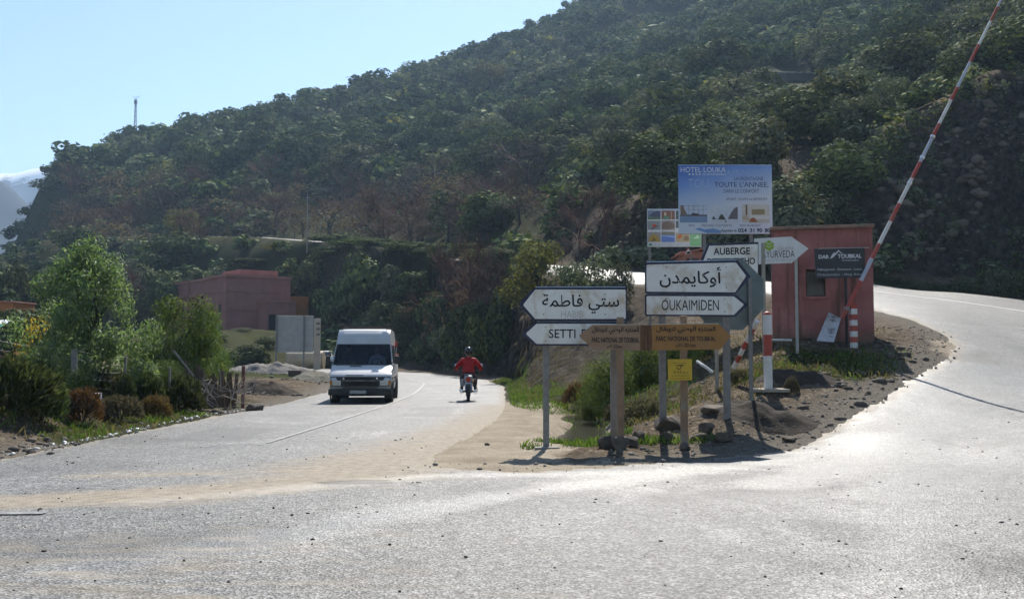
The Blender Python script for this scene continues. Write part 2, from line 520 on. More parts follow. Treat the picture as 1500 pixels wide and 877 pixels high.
def road_sd(x, y):
    s = seg_sd(x, y, ROAD)
    return s + 0.22 * (fbm(x * 1.1, y * 1.1, 3, 5) - 0.5) + 0.16 * (fbm(x * 4, y * 4, 2, 9) - .5)

# ------------------------------------------------------------------ polar ground grid round a point behind the photographer
OX, OY = 0.0, -6.0
th = np.concatenate([np.linspace(-85, -34, 40)[:-1], np.linspace(-34, 34, 470), np.linspace(34, 85, 40)[1:]])
rr = [5.0]
while rr[-1] < 760:
    r_ = rr[-1]
    st = 0.0125 * r_
    if 58 < r_ < 84: st = 0.34
    rr.append(r_ + st)
rr = np.array(rr)
TH, RR = np.meshgrid(np.radians(th), rr)
GX = (OX + RR * np.sin(TH)).ravel(); GY = (OY + RR * np.cos(TH)).ravel()
GH = H(GX, GY)
SD = road_sd(GX, GY)
nr, nc = len(rr), len(th)
# even out the carriageway
_m = (sstep(-1.2, .2, SD) * sstep(17, 26, GY) * (1 - sstep(60, 66, GY))).reshape(nr, nc)
_g = GH.reshape(nr, nc).copy()
for _ in range(160):
    a_ = _g.copy(); a_[1:-1, 1:-1] = (_g[:-2, 1:-1] + _g[2:, 1:-1] + _g[1:-1, :-2] + _g[1:-1, 2:]) / 4
    _g = _g * (1 - _m) + a_ * _m
GH = _g.ravel()
def grid_at(G, x, y):
    x = np.atleast_1d(np.asarray(x, float)); y = np.atleast_1d(np.asarray(y, float))
    r = np.hypot(x - OX, y - OY); t = np.degrees(np.arctan2(x - OX, y - OY))
    fi = np.interp(r, rr, np.arange(nr)); fj = np.interp(t, th, np.arange(nc))
    i = np.clip(fi.astype(int), 0, nr - 2); j = np.clip(fj.astype(int), 0, nc - 2)
    a = fi - i; b = fj - j
    return (G[i, j] * (1 - a) * (1 - b) + G[i + 1, j] * a * (1 - b) + G[i, j + 1] * (1 - a) * b + G[i + 1, j + 1] * a * b)
def slope_of(Z):
    Zg = Z.reshape(nr, nc); Xg = GX.reshape(nr, nc); Yg = GY.reshape(nr, nc)
    dzr = np.gradient(Zg, axis=0); ds = np.hypot(np.gradient(Xg, axis=0), np.gradient(Yg, axis=0))
    dzt = np.gradient(Zg, axis=1); dt = np.hypot(np.gradient(Xg, axis=1), np.gradient(Yg, axis=1))
    return np.hypot(dzr / ds, dzt / dt).ravel()
SLOPE = slope_of(GH)
GPX = CX + F * GX / np.maximum(GY, 3.0)
GPY = HY - F * (GH - EYE) / np.maximum(GY, 3.0)
off = sstep(0.05, 0.9, -SD)                     # 0 on the road, 1 away from it
amp = 0.07 + 0.10 * sstep(14, 22, GY) + 0.55 * sstep(50, 110, GY) + 0.8 * sstep(110, 240, GY)
Z = GH + off * amp * ((fbm(GX * .9, GY * .9, 5, 3) - .5) * 1.1 * (1 - sstep(40, 90, GY)) + (fbm(GX * .16, GY * .16, 5, 4) - .5) * 2.0 * sstep(30, 80, GY))
cut = sstep(0.75, 1.3, SLOPE) * sstep(40, 52, GY) * (1 - sstep(95, 130, GY)) * off
ridges = np.abs(fbm(GX * .8 + GY * .15, GH * .35 + GY * .1, 4, 21) - .5) * 2
Z = Z + cut * ((ridges - .4) * 1.1 + (vn(GX * 1.3, GY * 1.3 + GH * .8, 22) - .5) * 1.3 + (vn(GX * 2.9, GY * 2.9 + GH * 1.7, 24) - .5) * .9 + (vn(GX * .45 + GH * .5, GH * .9, 26) - .5) * 1.2 + (fbm(GX * .35, GY * .35, 2, 23) - .5) * 1.0)
_k = 1.25
_q = Z / _k + 2.2 * fbm(GX * .3, GY * .3, 3, 61)
_ter = (np.floor(_q) + sstep(.5, 1.0, _q - np.floor(_q)) - 2.2 * fbm(GX * .3, GY * .3, 3, 61)) * _k
Z = Z * (1 - .7 * cut) + _ter * .7 * cut
near_r = (1 - sstep(25, 45, GY)) * off
Z = Z + near_r * .05 * (fbm(GX * 5, GY * 5, 3, 31) - .5) * 2
Z = np.where(SD > -0.15, Z - 0.035 * sstep(-.15, .35, SD), Z)
idx = np.arange(nr * nc).reshape(nr, nc)
quads = np.stack([idx[:-1, :-1].ravel(), idx[:-1, 1:].ravel(), idx[1:, 1:].ravel(), idx[1:, :-1].ravel()], 1)[:, ::-1]
SURFZ = Z.reshape(nr, nc)
def ground_z(x, y):
    """height of the built ground sheet"""
    return grid_at(SURFZ, x, y)
def gz(x, y): return float(ground_z(x, y)[0])
def gp(px, d, dz=0.0):
    x = (px - CX) / F * d
    return Vector((x, d, gz(x, d) + dz))

# ------------------------------------------------------------------ ground material: what lies where (real soil / grass / rock, stored per vertex)
def blob(px, py, rx, ry): return np.clip(1 - ((GPX - px) / rx) ** 2 - ((GPY - py) / ry) ** 2, 0, 1)
def wblob(x, y, rx, ry): return np.clip(1.2 - ((GX - x) / rx) ** 2 - ((GY - y) / ry) ** 2, 0, 1)
inland = (GY > 60).astype(float)
grass = 1.0 * sstep(70, 100, GY) * (1 - cut)
for a in ((-7.6, 19.5, 1.6, 2.6), (-8.5, 23, 2.6, 2.6), (-8.6, 26, 1.5, 1.4), (-12, 20, 3, 3), (-13, 30, 6, 7), (1.3, 18.4, 1.0, 1.0), (1.9, 17.1, 1.2, .35), (3.1, 26, 1.6, 5), (.9, 36, 1.6, 7), (-.3, 47, 1.3, 9), (2.4, 22, 1.4, 2.5), (6.6, 22.6, 2.2, 1.6), (7.6, 23.6, 1.5, 1.2), (4.5, 30, 2.6, 3), (-15, 60, 8, 12), (-20, 90, 20, 14), (23, 55, 9, 1.3)):
    grass = np.maximum(grass, wblob(*a) * .9)
rock = np.maximum(cut, sstep(.85, 1.25, SLOPE) * sstep(38, 46, GY) * (1 - sstep(84, 100, GY)))
rock = np.maximum(rock, sstep(.22, .5, SLOPE) * (GX > -.5) * (GX < 11) * sstep(34, 39, GY) * (GY < 62))
for a in ((885, 300, 60, 40), (800, 300, 34, 46), (800, 205, 25, 10)): rock = np.maximum(rock, blob(*a) * inland * 1.2)
sand = np.zeros(len(GX))
for a in ((.6, 25, 1.1, 10), (.1, 18, 1.2, 3.4), (-.2, 15, 1.1, 1.4), (11.8, 24.6, 1.2, 2.6)): sand = np.maximum(sand, wblob(*a))
sand = np.maximum(sand, 1.1 * (1 - sstep(0, 1.4, -SD)) * (GX > -3) * (GX < 1.5) * (GY > 13) * (GY < 34))
shoulder = sstep(-1.8, -.1, SD) * (GY < 70)
gattr = np.stack([np.clip(grass, 0, 1), np.clip(sand, 0, 1), np.clip(rock, 0, 1), np.clip(shoulder, 0, 1)], 1)
gm = np_mesh('ground', np.stack([GX, GY, Z], 1), quads, smooth=True)
vattr(gm, 'cover', gattr)
def ground_material():
    m, nt, b = new_mat('soil_and_grass')
    tc = N(nt, 'ShaderNodeNewGeometry').outputs['Position']
    at = N(nt, 'ShaderNodeAttribute', attribute_name='cover')
    sp = nt.nodes.new('ShaderNodeSeparateColor'); nt.links.new(at.outputs['Color'], sp.inputs[0])
    g, s, rk, sh = sp.outputs[0], sp.outputs[1], sp.outputs[2], at.outputs['Alpha']
    n1 = noise(nt, tc, 9.0, 4, .7); n2 = noise(nt, tc, 1.3, 3, .6); n3 = noise(nt, tc, 38, 2, .7); n4 = noise(nt, tc, .22, 2, .6)
    soil = ramp(nt, n1, [(.25, (.028, .021, .014)), (.45, (.085, .066, .045)), (.58, (.155, .125, .09)), (.7, (.29, .25, .195))]).outputs[0]
    soil2 = ramp(nt, n2, [(.3, (.55, .5, .45)), (.7, (1.15, 1.12, 1.1))]).outputs[0]
    soil = mixc(nt, 1.0, soil, soil2, 'MULTIPLY')
    grav = ramp(nt, n3, [(.3, (.07, .062, .052)), (.55, (.15, .134, .112)), (.7, (.29, .265, .23))]).outputs[0]
    col = mixc(nt, mth(nt, 'MULTIPLY', sh, .8), soil, grav)
    tan = ramp(nt, n2, [(.3, (.235, .195, .145)), (.7, (.345, .295, .225))]).outputs[0]
    fs = ramp(nt, mth(nt, 'ADD', s, mth(nt, 'MULTIPLY', mth(nt, 'SUBTRACT', n2, .5), .9)), [(.25, 0.0), (.6, 1.0)]).outputs[0]
    col = mixc(nt, fs, col, tan)
    rc = ramp(nt, noise(nt, tc, 2.2, 5, .7), [(.32, (.028, .022, .016)), (.48, (.085, .067, .05)), (.62, (.15, .122, .095)), (.76, (.27, .23, .185))]).outputs[0]
    col = mixc(nt, rk, col, rc)
    gr = ramp(nt, n1, [(.25, (.014, .017, .007)), (.5, (.036, .042, .016)), (.75, (.075, .072, .032))]).outputs[0]
    gr2 = ramp(nt, n4, [(.3, (.7, .62, .5)), (.7, (1.1, 1.1, .9))]).outputs[0]
    gr = mixc(nt, 1.0, gr, gr2, 'MULTIPLY')
    fg = ramp(nt, mth(nt, 'ADD', g, mth(nt, 'MULTIPLY', mth(nt, 'SUBTRACT', noise(nt, tc, 3.0, 3, .7), .5), 1.2)), [(.35, 0.0), (.62, 1.0)]).outputs[0]
    col = mixc(nt, fg, col, gr)
    nt.links.new(col, b.inputs['Base Color'])
    b.inputs['Roughness'].default_value = .95
    b.inputs['Specular IOR Level'].default_value = .04
    bn = N(nt, 'ShaderNodeBump', Strength=1.0, Distance=.06)
    nt.links.new(mth(nt, 'ADD', .06, mth(nt, 'MULTIPLY', rk, .3)), bn.inputs['Distance'])
    hh = mth(nt, 'ADD', mth(nt, 'MULTIPLY', n1, 1.0), mth(nt, 'MULTIPLY', n3, .5))
    nt.links.new(hh, bn.inputs['Height']); nt.links.new(bn.outputs[0], b.inputs['Normal'])
    return m
gm.materials.append(ground_material())
ground = tag(link('ground', gm), kind='structure')

# ------------------------------------------------------------------ asphalt sheet
keep = (SD[quads] > -0.45).all(1)
qr = quads[keep]
used, inv = np.unique(qr.ravel(), return_inverse=True)
RZ = GH[used] + np.where(SD[used] > 0, 0.008 + .014 * sstep(0, .5, SD[used]), .008 + SD[used] * .5) + 0.006 * (fbm(GX[used] * .8, GY[used] * .8, 3, 41) - .5)
rm = np_mesh('road', np.stack([GX[used], GY[used], RZ], 1), inv.reshape(-1, 4), smooth=True)
ux, uy, usd = GX[used], GY[used], SD[used]
dust = np.zeros(len(ux))
dust = np.maximum(dust, 1.0 - poly_d(ux, uy, [(.4, 30), (-.3, 22), (-1.2, 16.5), (-2.1, 13.4)]) / 2.5)
dust = np.maximum(dust, 1.02 - poly_d(ux, uy, [(-1.2, 16), (-2.2, 12.8), (-3.6, 11.3), (-6, 10.4), (-9, 10.2)]) / np.interp(ux, [-9, -4, -1], [.7, 1.2, 1.7]))
dust = np.maximum(dust, .62 - poly_d(ux, uy, [(-3.2, 13.4), (-5.4, 12.9)]) / 1.4)
dust = np.maximum(dust, .8 * sstep(-.2, -.0, -usd) * 0 + .62 * (1 - sstep(.0, .55, usd)))
worn = np.zeros(len(ux))
worn = np.maximum(worn, 1.0 - poly_d(ux, uy, [(3.2, 12), (6.4, 16.6), (9.5, 19.4), (14, 21)]) / 1.0)
worn = np.maximum(worn, 1.0 - poly_d(ux, uy, [(4.0, 11.0), (7, 14.5), (10.5, 17), (15, 18)]) / .8)
worn = np.maximum(worn, .8 - poly_d(ux, uy, [(-3, 7.5), (.5, 11.8), (4.2, 15.0)]) / .9)
worn = np.maximum(worn, .8 - poly_d(ux, uy, [(-4, 10.6), (-1.0, 12.9), (2.5, 13.3)]) / .6)
for off_ in (-5.9, -4.9, -2.6, -1.5): worn = np.maximum(worn, .3 - np.abs(ux - off_) / .5 * ((uy > 14) & (uy < 50)) - 9 * ((uy <= 14) | (uy >= 50)))
def patch(cx, cy, w, l, a):
    c, s_ = math.cos(a), math.sin(a)
    u = (ux - cx) * c + (uy - cy) * s_; v = -(ux - cx) * s_ + (uy - cy) * c
    return 1 - sstep(-.05, .12, np.maximum(np.abs(u) - w / 2, np.abs(v) - l / 2) + .25 * (fbm(ux * 2, uy * 2, 3, 71) - .5))
tarp = np.maximum.reduce([patch(-3.2, 8.3, 2.6, 1.1, .3), patch(2.6, 11.2, 2.2, .7, .25), patch(-5.6, 19.5, 1.4, 3.2, .05), patch(-2.2, 27, 1.2, 4.5, .02), patch(8.6, 13.6, 2.4, .8, .4), patch(14.5, 26, 1.6, 3.5, .1)])
damp = np.clip(np.maximum.reduce([1 - ((ux + .2) / 1.0) ** 2 - ((uy - 14.1) / .5) ** 2, 1 - ((ux + 1.9) / .7) ** 2 - ((uy - 12.2) / .35) ** 2]), 0, 1)
worn = np.maximum(worn, .62 * sstep(-3, 9, ux) * (uy < 24))
dust = np.maximum(dust, .34 * (1 - sstep(-2, 3, ux)) * (1 - sstep(8, 11, uy)))
vattr(rm, 'wear', np.stack([np.clip(dust, 0, 1), np.clip(worn, 0, 1), damp, np.clip(tarp, 0, 1)], 1))
def asphalt_material():
    m, nt, b = new_mat('old_asphalt')
    tc = N(nt, 'ShaderNodeNewGeometry').outputs['Position']
    at = N(nt, 'ShaderNodeAttribute', attribute_name='wear')
    sp = nt.nodes.new('ShaderNodeSeparateColor'); nt.links.new(at.outputs['Color'], sp.inputs[0])
    du, wo, da = sp.outputs[0], sp.outputs[1], sp.outputs[2]
    chip = N(nt, 'ShaderNodeTexVoronoi', Scale=48.0); nt.links.new(tc, chip.inputs['Vector'])
    fine = noise(nt, tc, 70, 1, .7); mid = noise(nt, tc, 7, 3, .6); big = noise(nt, tc, .5, 4, .62, .8)
    c = ramp(nt, chip.outputs['Color'], [(.12, (.036, .035, .034)), (.5, (.112, .11, .106)), (.88, (.26, .255, .245))]).outputs[0]
    c = mixc(nt, .7, c, ramp(nt, mid, [(.3, (.55, .55, .55)), (.7, (1.25, 1.25, 1.25))]).outputs[0], 'MULTIPLY')
    c = mixc(nt, .8, c, ramp(nt, big, [(.32, (.6, .6, .6)), (.46, (.95, .94, .93)), (.54, (1.0, 1.0, .99)), (.68, (1.35, 1.33, 1.3))]).outputs[0], 'MULTIPLY')
    c = mixc(nt, mth(nt, 'MULTIPLY', at.outputs['Alpha'], .5), c, (.05, .049, .048))
    # streaks of carried-on mud follow the wheel tracks
    mp = N(nt, 'ShaderNodeMapping'); mp.inputs['Rotation'].default_value = (0, 0, R(-28)); mp.inputs['Scale'].default_value = (.55, 2.6, 1)
    nt.links.new(tc, mp.inputs[0])
    st = noise(nt, mp.outputs[0], 1.7, 4, .65)
    fd = ramp(nt, mth(nt, 'ADD', du, mth(nt, 'MULTIPLY', mth(nt, 'SUBTRACT', st, .5), 1.3)), [(.28, 0.0), (.72, 1.0)]).outputs[0]
    tan = ramp(nt, mid, [(.3, (.185, .155, .115)), (.7, (.3, .255, .195))]).outputs[0]
    c = mixc(nt, mth(nt, 'MULTIPLY', fd, .95), c, tan)
    # tar seams and cracks
    vor = N(nt, 'ShaderNodeTexVoronoi', Scale=.42, feature='DISTANCE_TO_EDGE')
    wv = N(nt, 'ShaderNodeTexNoise', Scale=1.6, Detail=2.0); nt.links.new(tc, wv.inputs['Vector'])
    nt.links.new(mixc(nt, .12, tc, wv.outputs['Color']), vor.inputs['Vector'])
    ck = ramp(nt, vor.outputs['Distance'], [(.0, 1.0), (.01, 0.0)]).outputs[0]
    ck = mth(nt, 'MULTIPLY', ck, ramp(nt, big, [(.5, 0.0), (.6, .45)]).outputs[0])
    c = mixc(nt, ck, c, (.03, .028, .026))
    fdm = ramp(nt, mth(nt, 'ADD', da, mth(nt, 'MULTIPLY', mth(nt, 'SUBTRACT', st, .5), 1.6)), [(.45, 0.0), (.6, .85)]).outputs[0]
    c = mixc(nt, fdm, c, (.045, .034, .024))
    nt.links.new(c, b.inputs['Base Color'])
    wear = ramp(nt, mth(nt, 'ADD', wo, mth(nt, 'MULTIPLY', mth(nt, 'SUBTRACT', big, .5), 1.1)), [(.2, 0.0), (.8, 1.0)]).outputs[0]
    ro = mth(nt, 'SUBTRACT', .58, mth(nt, 'MULTIPLY', wear, .14))
    ro = mth(nt, 'ADD', ro, mth(nt, 'MULTIPLY', fd, .25))
    nt.links.new(ro, b.inputs['Roughness'])
    nt.links.new(mth(nt, 'ADD', .22, mth(nt, 'MULTIPLY', wear, .24)), b.inputs['Specular IOR Level'])
    bn = N(nt, 'ShaderNodeBump', Distance=.012)
    nt.links.new(mth(nt, 'SUBTRACT', .62, mth(nt, 'MULTIPLY', wear, .3)), bn.inputs['Strength'])
    hh = mth(nt, 'ADD', mth(nt, 'MULTIPLY', chip.outputs['Distance'], 1.0), mth(nt, 'MULTIPLY', fine, .5))
    hh = mth(nt, 'SUBTRACT', hh, mth(nt, 'MULTIPLY', ck, 1.5))
    nt.links.new(hh, bn.inputs['Height']); nt.links.new(bn.outputs[0], b.inputs['Normal'])
    return m
M_ASPH = asphalt_material()
rm.materials.append(M_ASPH)
road = tag(link('road', rm), kind='structure')
# asphalt round and behind the photographer (the junction goes on there)
bk = MB()
bk.add([(-24, -24, -.03), (24, -24, -.03), (24, 1.5, -.03), (6, 1.5, -.03), (-6, 1.5, -.03), (-24, 1.5, -.03)], [(0, 1, 2, 3, 4, 5)])
tag(bk.build('pavement', M_ASPH), kind='structure')

# painted lines: narrow worn strips lying on the asphalt
def road_surface(x, y):
    return grid_at(GH.reshape(nr, nc), x, y) + .022
def rs(x, y): return float(road_surface(x, y)[0])
M_PAINT = surf('road_paint', (.85, .85, .83), (.7, .7, .68), 9, .6, .4)
def worn_paint():
    m, nt, b = new_mat('worn_road_paint')
    tc = N(nt, 'ShaderNodeNewGeometry').outputs['Position']
    c = ramp(nt, noise(nt, tc, 14, 6, .7), [(.36, (.3, .3, .29)), (.52, (.14, .14, .135))]).outputs[0]
    nt.links.new(c, b.inputs['Base Color']); b.inputs['Roughness'].default_value = .55
    return m
M_WPAINT = worn_paint()
def line_strip(name, pts, w, mat=None):
    P = []
    for (ax, ay), (bx, by) in zip(pts[:-1], pts[1:]):
        n = max(2, int(math.hypot(bx - ax, by - ay) / .35))
        for i in range(n): P.append((ax + (bx - ax) * i / n, ay + (by - ay) * i / n))
    P.append(pts[-1]); P = np.array(P, float)
    for _ in range(12): P[1:-1] = (P[:-2] + P[1:-1] * 2 + P[2:]) / 4
    T = np.gradient(P, axis=0); T /= np.linalg.norm(T, axis=1)[:, None]
    Nn = np.stack([-T[:, 1], T[:, 0]], 1)
    A = P + Nn * w / 2; B = P - Nn * w / 2
    V = np.concatenate([np.stack([A[:, 0], A[:, 1], road_surface(A[:, 0], A[:, 1]) + .012], 1), np.stack([B[:, 0], B[:, 1], road_surface(B[:, 0], B[:, 1]) + .012], 1)])
    n = len(P); i = np.arange(n - 1)
    m = np_mesh(name, V, np.stack([i, i + n, i + n + 1, i + 1], 1)[:, ::-1], [mat or M_WPAINT])
    return tag(link(name, m), kind='structure')
line_strip('road_marking', [(-4.3, 17.5), (-4.05, 23), (-3.8, 30.5), (-3.75, 38), (-4.3, 49), (-6.6, 59), (-11, 66.5), (-20, 73)], .085)
line_strip('road_marking', [(23.4, 31), (23.0, 36), (21.2, 40.5), (18.6, 43.8), (15.4, 46.0), (11.5, 49.5), (7.0, 54)], .16, M_PAINT)
line_strip('road_marking', [(-6.2, 9.75), (-4.6, 9.85)], .14)
# ------------------------------------------------------------------ foliage makers
def leaf_cloud(rng, clumps, n, size, up=0.15, droop=0.0, narrow=0.55, shell=0.5, jit=.3):
    """n diamond leaves spread over ellipsoidal clumps (x,y,z,rx,ry,rz) -> verts (4n,3), faces (n,4)"""
    C = np.array(clumps, float)
    vol = (C[:, 3] * C[:, 4] * C[:, 5]) ** (2 / 3)
    k = rng.choice(len(C), n, p=vol / vol.sum())
    d = rng.normal(size=(n, 3)); d /= np.linalg.norm(d, axis=1)[:, None]
    rad = shell + (1.06 - shell) * rng.random(n) ** .6
    rad *= 1 + .18 * rng.normal(size=n).clip(-1, 1.6) * (rng.random(n) < .3)
    P = C[k, :3] + d * C[k, 3:] * rad[:, None]
    ctr = P - np.array([0, 0, .45]); ctr /= np.linalg.norm(ctr, axis=1)[:, None] + 1e-6
    nrm = d * .65 + ctr * .35 + rng.normal(size=(n, 3)) * jit; nrm[:, 2] += up
    nrm /= np.linalg.norm(nrm, axis=1)[:, None]
    t = rng.normal(size=(n, 3)); t[:, 2] -= droop * 2
    t -= (t * nrm).sum(1)[:, None] * nrm; t /= np.linalg.norm(t, axis=1)[:, None] + 1e-9
    b = np.cross(nrm, t)
    L = size * (.65 + .7 * rng.random(n))[:, None]
    w = L * narrow
    V = np.stack([P - t * L * .5, P + b * w * .5 + nrm * L * .06, P + t * L * .5 - nrm * L * .08, P - b * w * .5 + nrm * L * .06], 1).reshape(-1, 3)
    return V, np.arange(4 * n).reshape(n, 4)

def oak_clumps(rng, n=13, rx=.5, base=.16, flat=1.0):
    out = []
    for i in range(n):
        a = rng.random() * 6.283; zz = rng.random()
        prof = math.sin(math.pi * min(1, .18 + zz * .78)) ** .6
        r = rx * prof * (.35 + .62 * math.sqrt(rng.random()))
        s = rx * (.3 + .22 * rng.random())
        out.append((r * math.cos(a), r * math.sin(a), base + (1 - base - s * .9) * zz + s * .25, s, s, s * .82 * flat))
    out.append((0, 0, .55, rx * .55, rx * .55, .3))
    return out

def pine_clumps(rng, n=9):
    out = []
    for i in range(n):
        z = .12 + .86 * i / n
        r = .34 * (1 - z) + .04
        for k in range(3 if i < n - 3 else 1):
            a = rng.random() * 6.283
            out.append((r * .6 * math.cos(a), r * .6 * math.sin(a), z, r * .8, r * .8, .08))
    return out

def umbrella_clumps(rng, n=9):
    return [(.42 * math.sqrt(rng.random()) * math.cos(a), .42 * math.sqrt(rng.random()) * math.sin(a), .72 + .18 * rng.random(), .2, .2, .11) for a in rng.random(n) * 6.283]

def shrub_clumps(rng, n=7):
    return [(.33 * math.cos(a) * rng.random(), .33 * math.sin(a) * rng.random(), .2 + .45 * rng.random(), .26, .26, .27) for a in rng.random(n) * 6.283] + [(0, 0, .35, .42, .42, .36)]

def twig_tree(rng, levels=4, spread=.6, seglen=.3, r0=.014):
    """bare tree, unit height: tapering three-sided limbs down to fine twigs"""
    V, Fc = [], []
    def limb(p, d, L, r, lv):
        q = d.to_track_quat('Z', 'Y')
        e = p + d * L
        b = len(V)
        for pt, rad in ((p, r), (e, r * .62)):
            for k in range(3):
                a = 2.094 * k
                V.append(tuple(pt + q @ Vector((rad * math.cos(a), rad * math.sin(a), 0))))
        for k in range(3): Fc.append((b + k, b + (k + 1) % 3, b + 3 + (k + 1) % 3, b + 3 + k))
        if lv == 0: return
        for i in range(4 if lv > 1 else 7):
            f = .35 + .65 * rng.random()
            nd = (d + Vector(rng.normal(size=3)) * spread + Vector((0, 0, .12))).normalized()
            limb(p + d * L * f, nd, L * (.55 + .25 * rng.random()), max(r * .55, .0022), lv - 1)
    limb(Vector((0, 0, 0)), Vector((.05, 0, 1)).normalized(), .42, r0, levels)
    limb(Vector((0, 0, .05)), Vector((.25, .1, 1)).normalized(), .4, r0 * .7, levels - 1)
    V = np.array(V)
    V[:, :2] *= 1.1
    V[:, 2] *= 1.0 / V[:, 2].max()
    return V, np.array(Fc)

M_OAK = leafmat('evergreen_oak_leaf', (.044, .06, .02), (.075, .095, .032), (.16, .17, .065), .14, .04)
M_OLIVE = leafmat('silvery_leaf', (.075, .088, .045), (.125, .135, .075), (.23, .23, .145), .2, .06)
M_YGREEN = leafmat('yellow_green_leaf', (.06, .062, .02), (.1, .095, .03), (.16, .14, .045), .45, .07)
M_DARK = leafmat('dark_leaf', (.036, .052, .02), (.062, .082, .03), (.11, .125, .05), .14, .04)
M_BRIGHT = leafmat('bright_green_leaf', (.05, .082, .015), (.085, .125, .028), (.15, .18, .05), .5, .08)
M_PEPPER = leafmat('drooping_grey_green_leaf', (.08, .12, .04), (.12, .165, .06), (.2, .23, .11), .55, .14)
M_RUST = leafmat('dry_rust_leaf', (.085, .062, .046), (.11, .078, .056), (.14, .1, .072), .25, .03)
M_YELLOW = leafmat('autumn_yellow_leaf', (.22, .13, .02), (.32, .2, .03), (.4, .26, .05), .45, .05)
M_TWIG = surf('grey_brown_twig', (.085, .06, .048), (.05, .038, .032), 3, .9, .15)
M_REDTWIG = surf('reddish_twig', (.12, .062, .046), (.075, .042, .034), 3, .9, .15)
M_BARK = surf('bark', (.075, .06, .046), (.04, .032, .026), 8, .92, .15, bump=.6)

def trunk_mesh(name, rng, top=.6, r=.03, mat=None):
    mb = MB()
    mb.tube([(0, 0, -.06), (.01, .0, .1), (.02 * rng.normal(), .02 * rng.normal(), .3), (.03 * rng.normal(), .03 * rng.normal(), top)], [r * 1.25, r, r * .8, r * .4], 6)
    for i in range(4):
        a = rng.random() * 6.28; z = .16 + .3 * rng.random()
        mb.tube([(0, 0, z), (.12 * math.cos(a), .12 * math.sin(a), z + .14), (.26 * math.cos(a), .26 * math.sin(a), z + .3)], [r * .55, r * .4, r * .15], 5)
    o = mb.build(name, mat or M_BARK)
    m = o.data
    bpy.data.objects.remove(o)
    return m

rg = np.random.default_rng(11)
KINDS = {}
def make_kind(key, mat, clumpf, nvar, n, size, tr=.03, **kw):
    vs_ = []
    for v in range(nvar):
        V, Fq = leaf_cloud(rg, clumpf(rg), n, size, **kw)
        vs_.append((np_mesh('crown_' + key, V, Fq, [mat]), trunk_mesh('trunk_' + key, rg, r=tr)))
    KINDS[key] = vs_
make_kind('oak', M_OAK, oak_clumps, 4, 2400, .072, narrow=.7, shell=.7)
make_kind('olive', M_OLIVE, lambda r: oak_clumps(r, 15, .42, .1), 3, 2400, .064, narrow=.55, shell=.65)
make_kind('ygreen', M_YGREEN, lambda r: oak_clumps(r, 16, .5, .08), 2, 3000, .05)
make_kind('dark', M_DARK, oak_clumps, 3, 2400, .07, narrow=.7, shell=.7)
make_kind('bright', M_BRIGHT, lambda r: oak_clumps(r, 16, .52, .05), 2, 3600, .05)
make_kind('shrub', M_OAK, shrub_clumps, 3, 1500, .07)
make_kind('oshrub', M_OLIVE, shrub_clumps, 2, 1500, .065, narrow=.4)
make_kind('pine', M_DARK, pine_clumps, 2, 1100, .08, tr=.02)
make_kind('umbrella', M_DARK, umbrella_clumps, 1, 700, .08, tr=.02)
make_kind('rust', M_RUST, lambda r: oak_clumps(r, 13, .46, .14), 2, 700, .04, jit=.8, shell=.1)
for key, mt in (('bare', M_TWIG), ('redbare', M_REDTWIG)):
    KINDS[key] = []
    for v in range(3):
        V, Fq = twig_tree(rg)
        tr_ = MB(); tr_.tube([(0, 0, -.05), (.01, 0, .12), (.02, 0, .42)], [.028, .024, .012], 6)
        o_ = tr_.build('trunk', M_BARK); tm_ = o_.data; bpy.data.objects.remove(o_)
        KINDS[key].append((np_mesh('crown_' + key, V, Fq, [mt]), tm_))

def put_tree(name, kind, x, y, height, width, label, cat='tree', group=None, var=None, sink=0.05, rz=None, crown='crown'):
    v = KINDS[kind]
    cm, tm = v[(var if var is not None else random.randrange(len(v))) % len(v)]
    t = thing(name, label, cat, (x, y, gz(x, y) - sink), random.random() * 6.28 if rz is None else rz, group)
    t.scale = (width, width, height)
    link(crown, cm, t)
    link('trunk', tm, t)
    return t

# ------------------------------------------------------------------ hillside woodland
def visible(x, y, z, margin=0.0):
    ok = np.ones(len(x), bool)
    for t in np.linspace(.12, .965, 46):
        gx, gy = x * t, y * t
        ok &= ground_z(gx, gy) - margin < EYE + (z - EYE) * t
    return ok
def cand(y0, y1, sp, seed):
    g = np.random.default_rng(seed)
    xs = np.arange(-200, 200, sp); ys = np.arange(y0, y1, sp)
    X, Y = np.meshgrid(xs, ys)
    X = X.ravel() + g.uniform(-.48, .48, X.size) * sp; Y = Y.ravel() + g.uniform(-.48, .48, Y.size) * sp
    px = CX + F * X / Y
    k = (px > -140) & (px < 1640)
    return X[k], Y[k]
parts_ = [cand(44, 112, 2.5, 1), cand(112, 190, 3.5, 2), cand(190, 385, 4.3, 3)]
tx = np.concatenate([p[0] for p in parts_]); ty = np.concatenate([p[1] for p in parts_])
tz = ground_z(tx, ty)
gq = np.random.default_rng(5)
tpx = CX + F * tx / ty; tpy = HY - F * (tz - EYE) / ty
sd_ = seg_sd(tx, ty, ROAD)
fi = np.interp(np.hypot(tx - OX, ty - OY), rr, np.arange(nr)).astype(int); fj = np.interp(np.degrees(np.arctan2(tx - OX, ty - OY)), th, np.arange(nc)).astype(int)
vi = fi * nc + fj
t_rock, t_cut, t_slope = rock[vi], cut[vi], SLOPE[vi]
tpx_ok = (sd_ < -1.6)
tpx_ok &= ~((t_rock > .55) & (gq.random(len(tx)) < np.where(t_slope < 1.0, .45, .85)))
tpx_ok &= ~((ty < 118) & (tpx < 470))                       # valley floor with the buildings is planted by hand
tpx_ok &= ~((ty < 60) & (tpx < 1000) & (tx > 2.0))          # open ground round the signs
tpx_ok &= ~((ty < 56) & (tx > 0) )
tpx_ok &= ~((tpx > 770) & (tpx < 840) & (tpy > 195) & (tpy < 212))
